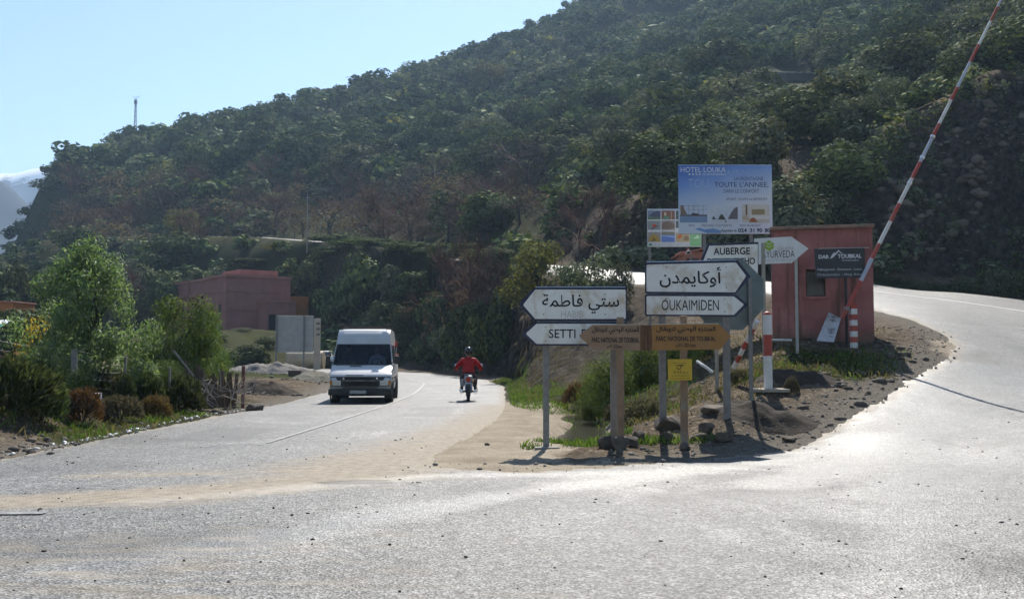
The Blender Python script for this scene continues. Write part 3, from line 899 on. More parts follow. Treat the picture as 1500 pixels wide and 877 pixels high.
tpx_ok &= ~((tx < 0) & (ty < 84) & (tz < 1.1))
tpx_ok &= ~((tpx > 1070) & (tpx < 1215) & (tpy > 88) & (tpy < 150) & (ty > 95) & (ty < 152))
tpx_ok &= gq.random(len(tx)) < np.interp(fbm(tx * .06, ty * .06, 3, 77), [.3, .5], [.55, 1.0])
tx, ty, tz, tpx, tpy, t_cut, t_rock = [a[tpx_ok] for a in (tx, ty, tz, tpx, tpy, t_cut, t_rock)]
g2 = np.random.default_rng(6)
hgt = np.where(ty < 112, g2.uniform(1.5, 3.4, len(tx)), np.where(ty < 190, g2.uniform(2.4, 4.8, len(tx)), g2.uniform(3.0, 6.0, len(tx))))
hgt *= np.where(t_rock > .5, .45, 1.0) * np.exp(g2.normal(0, .33, len(tx))).clip(.45, 1.75) * np.where(tpx < 85, .45, 1.0) * np.where(ty > 275, .72, 1.0)
vis = visible(tx, ty, tz + hgt * .9, .3)
tx, ty, tz, tpx, tpy, hgt, t_cut = [a[vis] for a in (tx, ty, tz, tpx, tpy, hgt, t_cut)]
kk = g2.random(len(tx))
kinds_ = np.where(kk < .5, 'oak', np.where(kk < .68, 'dark', np.where(kk < .86, 'olive', np.where(kk < .97, 'oshrub', 'ygreen'))))
kinds_ = np.where((ty < 112) & (kk < .5), np.where(kk < .2, 'oak', 'shrub'), kinds_)
kinds_ = np.where((ty < 130) & (tpx > 980) & (kk > .35), np.where(kk > .7, 'oshrub', 'olive'), kinds_)
barez = (tpx > 40) & (tpx < 800) & (tpy > 285) & (tpy < 372) & (ty > 85)
kb = g2.random(len(tx))
kinds_ = np.where(barez & (kb < .8), np.where(kb < .3, 'rust', np.where(kb < .62, 'redbare', 'bare')), kinds_)
hgt = np.where(barez & (kb < .8), hgt * 1.15, hgt)
size_px = hgt / ty
order = np.argsort(-size_px)
NIND = 270
def zone_text(px, py, d, kind):
    look = {'oak': 'dull green tree', 'dark': 'dark green tree', 'olive': 'silvery green tree', 'ygreen': 'yellowish green tree', 'shrub': 'green shrub', 'oshrub': 'silvery shrub', 'redbare': 'bare reddish tree', 'bare': 'bare grey tree', 'rust': 'rust brown tree'}[kind]
    BINS = [(70, 'at the far left end of the ridge'), (130, 'over the left half of the drooping tree'), (185, 'over the right half of the drooping tree'), (250, 'left of the flat-roofed building'), (300, 'over the left wing of the flat-roofed building'), (345, 'over the corner of the flat-roofed building'), (400, 'over the right face of the flat-roofed building'), (445, 'just left of the thin pole'), (482, 'just right of the thin pole'), (530, 'over the left half of the van'), (582, 'over the right half of the van'), (630, 'between the van and the rider'), (670, 'just left of the rider'), (715, 'over the rider'), (760, 'just left of the Setti Fatma sign'), (800, 'over the tip of the Setti Fatma sign'), (860, 'over the middle of the Setti Fatma sign'), (905, 'over the right end of the Setti Fatma sign'), (946, 'just left of the billboards'), (994, 'over the food billboard'), (1040, 'over the left third of the hotel billboard'), (1085, 'over the middle of the hotel billboard'), (1131, 'over the right third of the hotel billboard'), (1180, 'over the Ayurveda arrow'), (1230, 'over the left half of the red hut roof'), (1290, 'over the right half of the red hut roof'), (1340, 'just right of the red hut'), (1390, 'left of the barrier boom'), (1440, 'close to the top of the barrier boom'), (9999, 'at the right edge of the picture')]
    where = [w for b, w in BINS if px < b][0]
    high = [w for b, w in ((25, 'at the top edge'), (75, 'very high up'), (120, 'high up'), (165, 'on the upper hillside'), (205, 'just above mid-slope'), (245, 'at mid-slope'), (285, 'just below mid-slope'), (320, 'on the lower hillside'), (360, 'low on the hillside'), (9999, 'near the foot of the hill')) if py < b][0]
    where = high + ' ' + where
    return look + ' ' + where, where
for i in order[:NIND]:
    k = str(kinds_[i])
    lab, grp = zone_text(tpx[i], tpy[i], ty[i], k)
    lab = ('large ' if hgt[i] / ty[i] > np.quantile(size_px, .96) else 'smaller ') + lab
    if len(lab.split()) > 16: lab = lab.split(' ', 1)[1]
    if len(lab.split()) > 16: lab = lab.replace('just ', '').replace('near the foot of the hill', 'at the hill foot').replace('low on the hillside', 'low down')
    sh = 'shrub' in k
    nm = {'oak': 'evergreen_tree', 'dark': 'evergreen_tree', 'olive': 'olive_tree', 'ygreen': 'broadleaf_tree', 'shrub': 'shrub', 'oshrub': 'shrub', 'redbare': 'bare_tree', 'bare': 'bare_tree', 'rust': 'rust_tree'}[k]
    wdt = hgt[i] * random.uniform(1.0, 1.5) * (1.25 if sh else 1.0)
    put_tree(nm, k, tx[i], ty[i], hgt[i], wdt, lab, 'shrub' if sh else 'tree', 'trees and shrubs of the wooded hillside')
# the rest of the wood reads as one mass
def low_variants(clumpf, n, size, nv=5, **kw):
    return [leaf_cloud(rg, clumpf(rg), n, size, **kw)[0] for _ in range(nv)]
LOW = {'rust': (low_variants(lambda r: oak_clumps(r, 11, .46, .14), 150, .08, jit=.8, shell=.1), 6), 'oak': (low_variants(lambda r: oak_clumps(r, 9), 260, .18, narrow=.8, shell=.75), 0), 'dark': (low_variants(lambda r: oak_clumps(r, 9), 260, .18, narrow=.8, shell=.75), 1), 'olive': (low_variants(lambda r: oak_clumps(r, 11, .42, .1), 260, .165, narrow=.7, shell=.7), 2),
       'ygreen': (low_variants(lambda r: oak_clumps(r, 10), 190, .16), 3), 'shrub': (low_variants(shrub_clumps, 150, .2), 0), 'oshrub': (low_variants(shrub_clumps, 150, .18), 2)}
tw_low = []
for _ in range(3):
    V, Fq = twig_tree(rg, 3); tw_low.append((V, Fq))
acc_v, acc_f, acc_m, nb = [], [], [], 0
for i in order[NIND:]:
    k = str(kinds_[i])
    a = random.random() * 6.28; ca, sa = math.cos(a), math.sin(a)
    hh_ = hgt[i]; ww = hh_ * random.uniform(1.05, 1.6) * (1.3 if 'shrub' in k else 1.0)
    if k in LOW:
        V = random.choice(LOW[k][0]); Fq = np.arange(len(V)).reshape(-1, 4); mi = LOW[k][1]
    else:
        V, Fq = random.choice(tw_low); mi = 4 if k == 'redbare' else 5
    U = np.stack([(V[:, 0] * ca - V[:, 1] * sa) * ww + tx[i], (V[:, 0] * sa + V[:, 1] * ca) * ww + ty[i], V[:, 2] * hh_ + tz[i] - .1], 1)
    acc_v.append(U); acc_f.append(Fq + nb); acc_m.append(np.full(len(Fq), mi)); nb += len(U)
# tufts clinging to the rock cutting
qx = g2.uniform(6, 62, 5200); qy = g2.uniform(54, 74, 5200)
qi = np.interp(np.hypot(qx - OX, qy - OY), rr, np.arange(nr)).astype(int) * nc + np.interp(np.degrees(np.arctan2(qx - OX, qy - OY)), th, np.arange(nc)).astype(int)
qk = (cut[qi] > .06) & (fbm(qx * .5, qy * .5 , 3, 55) > .44)
for x_, y_, c_ in zip(qx[qk], qy[qk], cut[qi][qk]):
    V = random.choice(LOW['shrub' if random.random() < .4 else 'oshrub'][0])[:random.choice((80, 120, 200))]
    s_ = random.uniform(.3, .95) if c_ > .6 else random.uniform(.8, 1.9)
    U = V * np.array([s_ * 1.3, s_ * 1.3, s_]) + np.array([x_, y_, gz(x_, y_) - .05])
    acc_v.append(U); acc_f.append(np.arange(len(U)).reshape(-1, 4) + nb); acc_m.append(np.full(len(U) // 4, random.choice((0, 2, 3)))); nb += len(U)
wm = np_mesh('woodland', np.concatenate(acc_v), np.concatenate(acc_f), [M_OAK, M_DARK, M_OLIVE, M_YGREEN, M_REDTWIG, M_TWIG, M_RUST], fmat=np.concatenate(acc_m))
tag(link('woodland', wm), 'dense evergreen wood covering the far hillside', 'woodland', kind='stuff')
print('WOOD', len(tx), 'faces', len(wm.polygons))
# ------------------------------------------------------------------ lettering
_AR = {'ا': (0xFE8D, 0xFE8E), 'أ': (0xFE83, 0xFE84), 'ب': (0xFE8F, 0xFE90, 0xFE91, 0xFE92), 'ة': (0xFE93, 0xFE94), 'ت': (0xFE95, 0xFE96, 0xFE97, 0xFE98), 'د': (0xFEA9, 0xFEAA), 'ز': (0xFEAF, 0xFEB0),
       'س': (0xFEB1, 0xFEB2, 0xFEB3, 0xFEB4), 'ط': (0xFEC1, 0xFEC2, 0xFEC3, 0xFEC4), 'ف': (0xFED1, 0xFED2, 0xFED3, 0xFED4), 'ق': (0xFED5, 0xFED6, 0xFED7, 0xFED8), 'ك': (0xFED9, 0xFEDA, 0xFEDB, 0xFEDC),
       'ل': (0xFEDD, 0xFEDE, 0xFEDF, 0xFEE0), 'م': (0xFEE1, 0xFEE2, 0xFEE3, 0xFEE4), 'ن': (0xFEE5, 0xFEE6, 0xFEE7, 0xFEE8), 'ه': (0xFEE9, 0xFEEA, 0xFEEB, 0xFEEC), 'و': (0xFEED, 0xFEEE), 'ي': (0xFEF1, 0xFEF2, 0xFEF3, 0xFEF4)}
def arabic(s):
    """joined letter forms in visual (left to right) order"""
    out = []
    for w in s.split(' '):
        o = []
        for i, c in enumerate(w):
            f = _AR[c]
            pj = i > 0 and len(_AR[w[i - 1]]) == 4
            nj = i < len(w) - 1 and len(f) == 4
            k = (3 if pj else 2) if nj else (1 if pj else 0)
            o.append(chr(f[k]))
        out.append(''.join(reversed(o)))
    return ' '.join(reversed(out))

def text_mesh(txt, bold=0.0):
    c = bpy.data.curves.new('lettering', 'FONT')
    c.body = txt; c.resolution_u = 3; c.offset = bold
    o = bpy.data.objects.new('lettering', c)
    COL.objects.link(o)
    dg = bpy.context.evaluated_depsgraph_get()
    dg.update()
    m = bpy.data.meshes.new_from_object(o.evaluated_get(dg))
    bpy.data.objects.remove(o)
    bpy.data.curves.remove(c)
    return m

def lettering(parent, S, txt, box, y, mat, bold=0.0, skew=0.0, shear=0.0, name='lettering'):
    """flat print: text fitted to a photo rectangle (x0,y0,x1,y1) in the plane of the sign"""
    m = text_mesh(txt, bold)
    n = len(m.vertices)
    co = np.empty(n * 3, np.float32); m.vertices.foreach_get('co', co); co = co.reshape(-1, 3)
    x0, z1 = S(box[0], box[1]); x1, z0 = S(box[2], box[3])
    mn, mx = co.min(0), co.max(0)
    u = (co[:, 0] - mn[0]) / (mx[0] - mn[0]); v = (co[:, 1] - mn[1]) / (mx[1] - mn[1])
    X = x0 + u * (x1 - x0) + shear * v * (z1 - z0); Zz = z0 + v * (z1 - z0) + skew * u * (x1 - x0)
    m.vertices.foreach_set('co', np.stack([X, np.full(n, y), Zz], 1).astype(np.float32).ravel())
    m.materials.clear(); m.materials.append(mat)
    m.update()
    return link(name, m, parent)

def sign_plane(t, d):
    lx, lz = t.location.x, t.location.z
    def S(px, py):
        p = W(px, py, d)
        return (p.x - lx, p.z - lz)
    return S

def ccw(poly):
    a = sum(poly[i][0] * poly[(i + 1) % len(poly)][1] - poly[(i + 1) % len(poly)][0] * poly[i][1] for i in range(len(poly)))
    return poly if a > 0 else poly[::-1]

def rounded(poly, r, n=4):
    out = []
    L = len(poly)
    for i in range(L):
        p0, p, p1 = Vector(poly[i - 1]), Vector(poly[i]), Vector(poly[(i + 1) % L])
        a = (p0 - p).normalized(); b = (p1 - p).normalized()
        ang = a.angle(b)
        k = min(r / math.tan(ang / 2), (p0 - p).length * .4, (p1 - p).length * .4)
        s, e = p + a * k, p + b * k
        for j in range(n + 1):
            t = j / n
            q = s * (1 - t) ** 2 + p * 2 * t * (1 - t) + e * t * t
            out.append((q.x, q.y))
    return out

M_SIGNW = surf('weathered_white_enamel', (.74, .73, .69), (.66, .65, .61), 5, .5, .4, stain=(.44, .32, .18), sscale=2.1, samt=.9)
M_NAVY = surf('navy_enamel', (.012, .014, .05), (.01, .012, .04), 5, .4, .4)
M_INK = plain('black_print', (.012, .012, .014), .6)
M_GALV = surf('galvanised_steel', (.24, .235, .225), (.17, .165, .155), 12, .6, .4, metal=.25, bump=.2, stain=(.16, .1, .06), sscale=2.0, samt=.4)
M_BROWN = surf('faded_orange_brown_board', (.36, .18, .055), (.28, .135, .042), 6, .65, .3, stain=(.25, .15, .08), sscale=3, samt=.55)
M_BROWN2 = surf('faded_dun_board', (.32, .2, .12), (.25, .155, .095), 6, .65, .3, stain=(.2, .14, .1), sscale=3, samt=.6)
M_BROWNP = surf('brown_painted_post', (.30, .185, .11), (.22, .14, .085), 7, .7, .25, stain=(.32, .29, .25), sscale=4, samt=.6, bump=.3)
M_CONC = surf('grey_concrete', (.27, .25, .22), (.19, .175, .155), 7, .9, .2, bump=.6, stain=(.11, .095, .08), sscale=2.2, samt=.6)

def post(mb, x, z0, z1, w, dpt, y):
    mb.bevbox((x, y, (z0 + z1) / 2), (w, dpt, z1 - z0), min(w, dpt) * .12)

# -- left-pointing pair: Setti Fatma
d = 16.9
b_ = gp(800, d)
t = thing('direction_sign', 'white left-pointing arrow sign pair lettered Setti Fatma in Arabic and Latin', 'road sign', (b_.x, d, b_.z), 0, 'white place-name arrow signs')
S = sign_plane(t, d)
for px, w in ((800, .105), (899, .105)):
    mb = MB(); g0 = gp(px, d).z - t.location.z
    post(mb, S(px, 500)[0], g0 - .4, S(px, 425)[1], w, .07, .075)
    mb.build('post', M_GALV, t)
def arrow_board(t, S, outer, inner, navy=M_NAVY, white=M_SIGNW, thick=.045, r=.03):
    po = rounded(ccw([S(*p) for p in outer]), r); pi = rounded(ccw([S(*p) for p in inner]), r)
    b = MB().prism(po, 0, thick).build('board', navy, t)
    MB().prism(pi, -.004, .002).build('face', white, b)
    cap = MB()
    tops = sorted(outer, key=lambda p: p[1])[:2]; tops.sort()
    x0, z0 = S(*tops[0]); x1, z1 = S(*tops[1])
    cap.tube([(x0 + .03, .02, z0 + .006), (x1 - .03, .02, z1 + .006)], .012, 6)
    cap.build('edge_rail', M_RAIL, b)
    xs_ = [S(*p)[0] for p in inner]; zs_ = [S(*p)[1] for p in inner]
    for fx in (.2, .8):
        for fz in (.16, .84):
            x_ = min(xs_) + (max(xs_) - min(xs_)) * fx; z_ = min(zs_) + (max(zs_) - min(zs_)) * fz
            MB().cyl((x_, -.011, z_), (x_, 0, z_), .011, n=8).build('bolt', M_BOLT, b)
    return b
M_BOLT = surf('rusty_bolt', (.22, .13, .08), (.14, .08, .05), 9, .7)
M_RAIL = plain('bright_aluminium', (.7, .7, .7), .3, .5, .9)
b1 = arrow_board(t, S, [(759, 446), (782, 421), (918.5, 421), (918.5, 469.5), (782, 469.5)], [(766, 446.5), (784, 424), (916.5, 424), (916.5, 467), (784, 467)])
lettering(b1, S, arabic('ستي فاطمة'), (794, 431, 907, 459), -.007, M_INK, .012)
M_FAINT = plain('faint_scratched_grey', (.42, .41, .38), .7)
lettering(b1, S, 'HABIB', (822, 455, 854, 465), -.007, M_FAINT, -.012)
b2 = arrow_board(t, S, [(763, 488.5), (784, 471.5), (918.5, 471.5), (918.5, 506), (784, 506)], [(770, 488.5), (786, 474), (916.5, 474), (916.5, 503.5), (786, 503.5)])
lettering(b2, S, 'SETTI', (804, 482, 843, 495), -.007, M_INK, .008)
lettering(b2, S, 'FATMA', (852, 482, 900, 495), -.007, M_INK, .008)
MB().bevbox((S(800, 0)[0], .02, gp(800, d).z - t.location.z + .0), (.42, .34, .09), .015).build('footing', M_CONC, t)

# -- right-pointing pair: Oukaimiden
d = 17.9
b_ = gp(1018, d)
t = thing('direction_sign', 'white right-pointing arrow sign pair lettered Oukaimiden in Arabic and Latin', 'road sign', (b_.x, d, b_.z), 0, 'white place-name arrow signs')
S = sign_plane(t, d)
for px in (971, 1065.5):
    mb = MB(); g0 = gp(px, d).z - t.location.z
    post(mb, S(px, 500)[0], g0 - .4, S(px, 388)[1], .125, .07, .08)
    mb.build('post', M_GALV, t)
b1 = arrow_board(t, S, [(945, 384.5), (1081, 381.5), (1100, 405), (1078, 430.3), (945, 429.3)], [(947, 387.5), (1078, 384.5), (1093, 404), (1077, 428), (947, 427)])
lettering(b1, S, arabic('أوكايمدن'), (966, 391, 1057, 421), -.007, M_INK, .012)
b2 = arrow_board(t, S, [(945, 431), (1078, 431.6), (1096, 446), (1078, 463.5), (945, 462.5)], [(947, 433.5), (1075, 434), (1090, 446), (1075, 461), (947, 460.5)])
lettering(b2, S, 'OUKAIMIDEN', (969, 439, 1053, 454.5), -.007, M_INK, 0.0)

# -- brown national park arrows on two posts
d = 16.55
b_ = gp(955, d)
t = thing('park_sign', 'faded brown double arrow board for Parc National de Toubkal on two posts', 'road sign', (b_.x, d, b_.z), 0)
S = sign_plane(t, d)
for px, top, w in ((909.5, 464, .115), (1002.5, 462, .115)):
    mb = MB(); g0 = gp(px, d).z - t.location.z
    post(mb, S(px, 500)[0], g0 - .4, S(px, top)[1], w, .09, .09)
    mb.build('post', M_BROWNP, t)
def brown_board(poly, mat, nm):
    p = rounded(ccw([S(*q) for q in poly]), .02)
    bb = MB().prism(p, 0, .04).build('arrow_board', mat, t)
    x0 = min(q[0] for q in p); 
    cap = MB(); tp = sorted(poly, key=lambda q: q[1])[:2]; tp.sort()
    (xa, za), (xb, zb) = S(*tp[0]), S(*tp[1])
    cap.tube([(xa, .02, za + .004), (xb, .02, zb + .004)], .011, 6)
    cap.build('edge_rail', M_RAIL2, bb)
    return bb
M_RAIL2 = plain('worn_board_edge', (.5, .4, .28), .45, .4)
bl = brown_board([(848, 491.5), (867, 476.5), (938, 475.5), (938, 513.5), (869, 511.5)], M_BROWN2, 'left')
lettering(bl, S, arabic('المنتزه الوطني لتوبقال'), (867, 478.5, 936, 489.5), -.004, M_INK, .02)
lettering(bl, S, 'PARC NATIONAL DE TOUBKAL', (867, 494, 936, 501.5), -.004, M_INK, .016)
lettering(bl, S, '31km', (899, 504.6, 911.5, 510), -.004, M_INK, .01)
lettering(bl, S, arabic('كلم'), (889.5, 504.6, 897, 510.6), -.004, M_INK, .01)
br = brown_board([(955, 475.5), (1053, 474.5), (1071, 492), (1055, 511.5), (955, 513)], M_BROWN, 'right')
lettering(br, S, arabic('المنتزه الوطني لتوبقال'), (961.5, 477.6, 1048, 488.5), -.004, M_INK, .02)
lettering(br, S, 'PARC NATIONAL DE TOUBKAL', (961, 492.3, 1048, 499.4), -.004, M_INK, .016)
lettering(br, S, '-30 km', (1000, 502.6, 1019, 508.4), -.004, M_INK, .01)
lettering(br, S, arabic('كلم'), (990.5, 502.8, 999, 509), -.004, M_INK, .01)
mb = MB(); xa, za = S(938.5, 513); xb, zb = S(954.5, 475.5)
for k in range(3):
    w = (xb - xa) / 3
    mb.bevbox((xa + w * (k + .5), .02 + .012 * (k % 2), (za + zb) / 2), (w * .94, .05, zb - za), .006)
mb.build('joint_strip', surf('rust_brown_strip', (.17, .085, .045), (.11, .055, .03), 9, .75, .25), t)

# -- small yellow plate strapped to the park sign's right post
t = thing('notice_plate', 'small square yellow post-horn plate strapped to the right park sign post', 'notice', (W(996, 557, 16.5).x, 16.5, W(996, 557, 16.5).z))
S = sign_plane(t, 16.5)
M_YEL = surf('yellow_enamel', (.60, .38, .025), (.52, .32, .02), 6, .5, .4, stain=(.36, .22, .03), sscale=5, samt=.5)
pl_ = MB().prism(rounded(ccw([S(978, 526), (S(1013.5, 525.5)), S(1014, 556.5), S(979, 557)]), .012), 0, .012).build('plate', M_YEL, t)
mk = MB()
cx_, cz_ = S(994.5, 537.5)
mk.torus((cx_, -.003, cz_), .034, .006, (0, 1, 0), 18, 5)
mk.tube([(cx_ - .01, -.003, cz_ + .03), (cx_ + .035, -.003, cz_ + .022), (cx_ + .062, -.003, cz_ + .034)], [.004, .006, .016], 6)
mk.build('post_horn_mark', M_INK, pl_)
lettering(pl_, S, arabic('مديرية') if 'ر' in _AR else arabic('بدالة'), (986, 543, 1008, 547), -.003, M_INK, .0)
M_FYEL = plain('faded_print', (.26, .16, .03), .7)
ln = MB()
for yy, x0, x1 in ((531, 985, 1005), (534, 987, 1003), (549.5, 984, 1009), (553.5, 982, 1010)):
    (xa, za), (xb, zb) = S(x0, yy), S(x1, yy + 1.1)
    k = xa
    while k < xb:
        l = random.uniform(.01, .035)
        ln.sheet([(k, zb), (min(k + l, xb), zb), (min(k + l, xb), za), (k, za)], -.003); k += l + .008
ln.build('fine_print', M_FYEL, pl_)
for yy in (527.5, 555.5): 
    x_, z_ = S(996, yy); MB().cyl((x_, -.006, z_), (x_, .05, z_), .007, n=8).build('bolt', M_GALV, pl_)

# -- octagonal sign seen from behind
d = 18.9
b_ = gp(1092, d)
t = thing('stop_sign', 'grey back of an octagonal sign behind the Oukaimiden arrows', 'road sign', (b_.x, d, b_.z))
S = sign_plane(t, d)
M_BACK = surf('grey_green_sheet_back', (.16, .19, .185), (.12, .145, .14), 5, .5, .4, metal=.3, stain=(.09, .09, .08), sscale=2, samt=.4)
c0 = S(1066, 430.5); ap = S(1118.5, 430)[0] - c0[0]
oc = [(c0[0] + ap / math.cos(R(22.5)) * math.cos(R(22.5 + 45 * k)), c0[1] + ap / math.cos(R(22.5)) * math.sin(R(22.5 + 45 * k))) for k in range(8)]
pl_ = MB().prism(oc, 0, .03).build('plate', M_BACK, t)
mb = MB()
for dz in (-.3, .3): mb.box((c0[0], -.012, c0[1] + dz), (ap * 1.75, .022, .05))
mb.build('stiffener', M_BACK, pl_)
mb = MB(); post(mb, S(1092, 0)[0], -.4, c0[1] + .3, .07, .05, -.05); mb.build('post', M_GALV, t)

# -- white inn sign
d = 22.0
b_ = gp(1112, d)
t = thing('inn_sign', 'white trapezoid Auberge sign half hidden behind the other boards', 'sign', (b_.x, d, b_.z))
S = sign_plane(t, d)
po = ccw([S(1020, 393), S(1037.5, 355.5), S(1142, 353), S(1142, 418), S(1030, 420)])
pi = ccw([S(1024.5, 392), S(1039, 359.5), S(1109.5, 357.5), S(1110, 409), S(1034, 411)])
pi[0:0] = []
bd = MB().prism(ccw([S(1019, 398), S(1037, 356.5), S(1111, 354.5), S(1111, 411), S(1026, 412)]), 0, .04).build('board', M_NAVY, t)
MB().prism(ccw([S(1024.5, 396), S(1039, 360), S(1110, 357.5), S(1110, 409), S(1029, 410)]), -.004, .002).build('face', M_SIGNW, bd)
lettering(bd, S, 'AUBERGE', (1045, 363, 1098.5, 373.5), -.008, M_INK, .02, skew=.015)
lettering(bd, S, 'DAR TIMTCHO', (1036, 378.5, 1106, 388.5), -.008, M_INK, .02, skew=.02)
for px in (1045, 1114.0):
    mb = MB(); post(mb, S(px, 0)[0], gp(px, d).z - t.location.z - .4, S(px, 375 if px < 1100 else 355)[1], .075, .06, .07); mb.build('post', surf('pale_post', (.34, .31, .26), (.26, .24, .2), 8, .7), t)

# ------------------------------------------------------------------ hotel billboard
d = 30.0
b_ = gp(1062, d)
t = thing('billboard', 'large blue and white hotel billboard with three small pictures', 'billboard', (b_.x, d, b_.z), 0, 'roadside billboards')
S = sign_plane(t, d)
def print_gradient(x0, x1, z0, z1):
    m, nt, b = new_mat('blue_fading_print')
    tc = nt.nodes.new('ShaderNodeTexCoord').outputs['Object']
    sx = nt.nodes.new('ShaderNodeSeparateXYZ'); nt.links.new(tc, sx.inputs[0])
    u = mth(nt, 'DIVIDE', mth(nt, 'SUBTRACT', sx.outputs[0], x0), x1 - x0)
    v = mth(nt, 'DIVIDE', mth(nt, 'SUBTRACT', sx.outputs[2], z0), z1 - z0)
    k = mth(nt, 'SUBTRACT', mth(nt, 'MULTIPLY', v, 1.15), mth(nt, 'MULTIPLY', u, .42))
    k = mth(nt, 'ADD', k, mth(nt, 'MULTIPLY', mth(nt, 'SUBTRACT', noise(nt, tc, 1.3, 4), .5), .25))
    c = ramp(nt, k, [(.22, (.55, .58, .64)), (.5, (.36, .45, .62)), (.78, (.16, .28, .58)), (1.0, (.07, .16, .46))]).outputs[0]
    nt.links.new(c, b.inputs['Base Color']); b.inputs['Roughness'].default_value = .45
    return m
(x0, z0), (x1, z1) = S(994.5, 342.5), S(1130.5, 242.5)
panel = MB().bevbox(((x0 + x1) / 2, .03, (z0 + z1) / 2), (x1 - x0, .06, z1 - z0), .008).build('panel', print_gradient(x0, x1, z0, z1), t)
mb = MB(); mb.tube([(x0, .03, z1 + .012), (x1, .03, z1 + .012)], .018, 6); mb.build('top_rail', M_RAIL, panel)
for px in (1029, 1097): 
    mb = MB(); post(mb, S(px, 0)[0], gp(px, d).z - t.location.z - .4, S(px, 250)[1], .1, .08, .11); mb.build('post', M_GALV, t)
M_PW = plain('white_print', (.68, .7, .74), .5); M_PB = plain('slate_blue_print', (.06, .08, .17), .5); M_PK = plain('dark_print', (.03, .035, .07), .5); M_PF = plain('ghost_blue_print', (.32, .43, .66), .5)
Y0 = -.004
for tx_, bx_, mt, bo in (('HOTEL LOUKA', (997, 245, 1063, 252.5), M_PW, .0), ('OUKAIMEDEN', (1029, 254, 1063, 257), M_PW, 0), ('LA MONTAGNE', (1075.5, 259.3, 1118, 264.2), M_PB, 0), ("TOUTE L'ANNEE,", (1046, 266.6, 1125.5, 275.4), M_PB, .004),
                       ('DANS LE CONFORT', (1060, 277.2, 1112, 282.6), M_PB, 0), ('SPORT, SANTE et DETENTE', (1064, 290, 1124, 294), M_PK, -.005), ('TOU', (1008, 262, 1038, 275), M_PF, 0), ('A MONT', (1064, 249, 1100, 256), M_PF, 0),
                       ('SPA', (1008.6, 328.6, 1017.4, 332), M_PB, 0), ('PISCINE COUVERTE', (1027.6, 328.6, 1072, 332), M_PB, 0), ('RESTAURANT', (1083.6, 328.6, 1114.5, 332), M_PB, 0), ('Appelez le', (1056, 335.6, 1079, 340.8), M_PK, .02), ('024', (1081, 334.4, 1094, 340.3), M_PK, .03), ('31', (1098, 334.4, 1105, 340.3), M_PK, .03), ('90', (1108.5, 334.4, 1116.5, 340.3), M_PK, .03), ('80', (1120, 334.4, 1128, 340.3), M_PK, .03)):
    lettering(panel, S, tx_, bx_, Y0, mt, bo)
st = MB()
for k in range(4):
    cx_, cz_ = S(1010 + 5 * k, 255.4); r_ = .045
    st.sheet([(cx_ + (r_ if i % 2 == 0 else r_ * .42) * math.sin(i * math.pi / 5 + math.pi), cz_ - (r_ if i % 2 == 0 else r_ * .42) * math.cos(i * math.pi / 5 + math.pi)) for i in range(10)], Y0)
st.build('star_row', M_PW, panel)
def rect(mb, S, x0, y0, x1, y1, y):
    (a, b), (c, e) = S(x0, y1), S(x1, y0)
    mb.sheet([(a, b), (c, b), (c, e), (a, e)], y)
def poly(mb, S, pts, y): mb.sheet(ccw([S(*p) for p in pts]), y)
def col(c, n='printed_colour'): return plain(n, c, .5)
def picture(parent, S, name, base, basecol, shapes, y):
    mb = MB(); rect(mb, S, *base, y); o = mb.build(name, col(basecol), parent)
    for i, (c, pts) in enumerate(shapes):
        m2 = MB(); poly(m2, S, pts, y - .003 - .0015 * i); m2.build('printed_shape', col(c), o)
    return o
def rp(a, b, c, e): return [(a, b), (c, b), (c, e), (a, e)]
picture(panel, S, 'printed_picture', (996, 300, 1036, 326), (.5, .56, .66), [((.2, .28, .42), rp(996, 316, 1036, 326)), ((.1, .08, .08), rp(996, 314.6, 1036, 316.4)), ((.22, .15, .11), [(996.5, 301), (1001, 300.5), (1003, 308), (1007, 314), (997, 314.5)]), ((.08, .07, .07), [(1012, 314.6), (1015, 311.5), (1019, 313), (1023, 312.6), (1024, 314.6)]),
    ((.2, .22, .28), rp(1008.5, 301, 1009, 314)), ((.2, .22, .28), rp(1016, 301, 1016.5, 314)), ((.2, .22, .28), rp(1023, 301, 1023.5, 314)), ((.2, .22, .28), rp(1029.5, 301, 1030, 314)), ((.2, .22, .28), rp(1003, 307, 1036, 307.4)), ((.2, .22, .28), rp(996, 301, 1036, 301.5))], Y0)
picture(panel, S, 'printed_picture', (1040.5, 302.5, 1081, 326), (.52, .56, .62), [((.14, .12, .13), [(1066, 321), (1071, 311), (1076, 305), (1080.5, 302.8), (1080.5, 321)]), ((.07, .075, .06), [(1043, 321.5), (1045, 316), (1048, 321), (1052, 321), (1054, 316.5), (1056.5, 313.5), (1059, 315), (1062, 320), (1064, 322)]), ((.55, .57, .62), rp(1040.5, 322, 1081, 326)), ((.06, .06, .06), rp(1061.5, 323.5, 1064, 325.5))], Y0)
picture(panel, S, 'printed_picture', (1087, 299.5, 1126.5, 326), (.56, .53, .47), [((.2, .13, .07), rp(1092, 300, 1094.6, 316)), ((.3, .24, .12), rp(1101, 306.5, 1120, 314.5)), ((.5, .4, .3), [(1087, 322), (1088, 316), (1092, 314.5), (1096, 318), (1098, 323)]), ((.62, .6, .56), rp(1099, 315.5, 1126, 321)), ((.34, .12, .06), [(1097, 325.5), (1099, 321), (1103, 318.5), (1107, 321), (1110, 325.5)]), ((.5, .46, .4), rp(1110, 321.5, 1126.5, 326))], Y0)
mb = MB(); poly(mb, S, [(1018, 335.5), (1024, 333.5), (1032, 336), (1045, 334.5), (1056, 338), (1056, 341.5), (1036, 341.5)], Y0); mb.build('printed_ridge', col((.16, .27, .5)), panel)

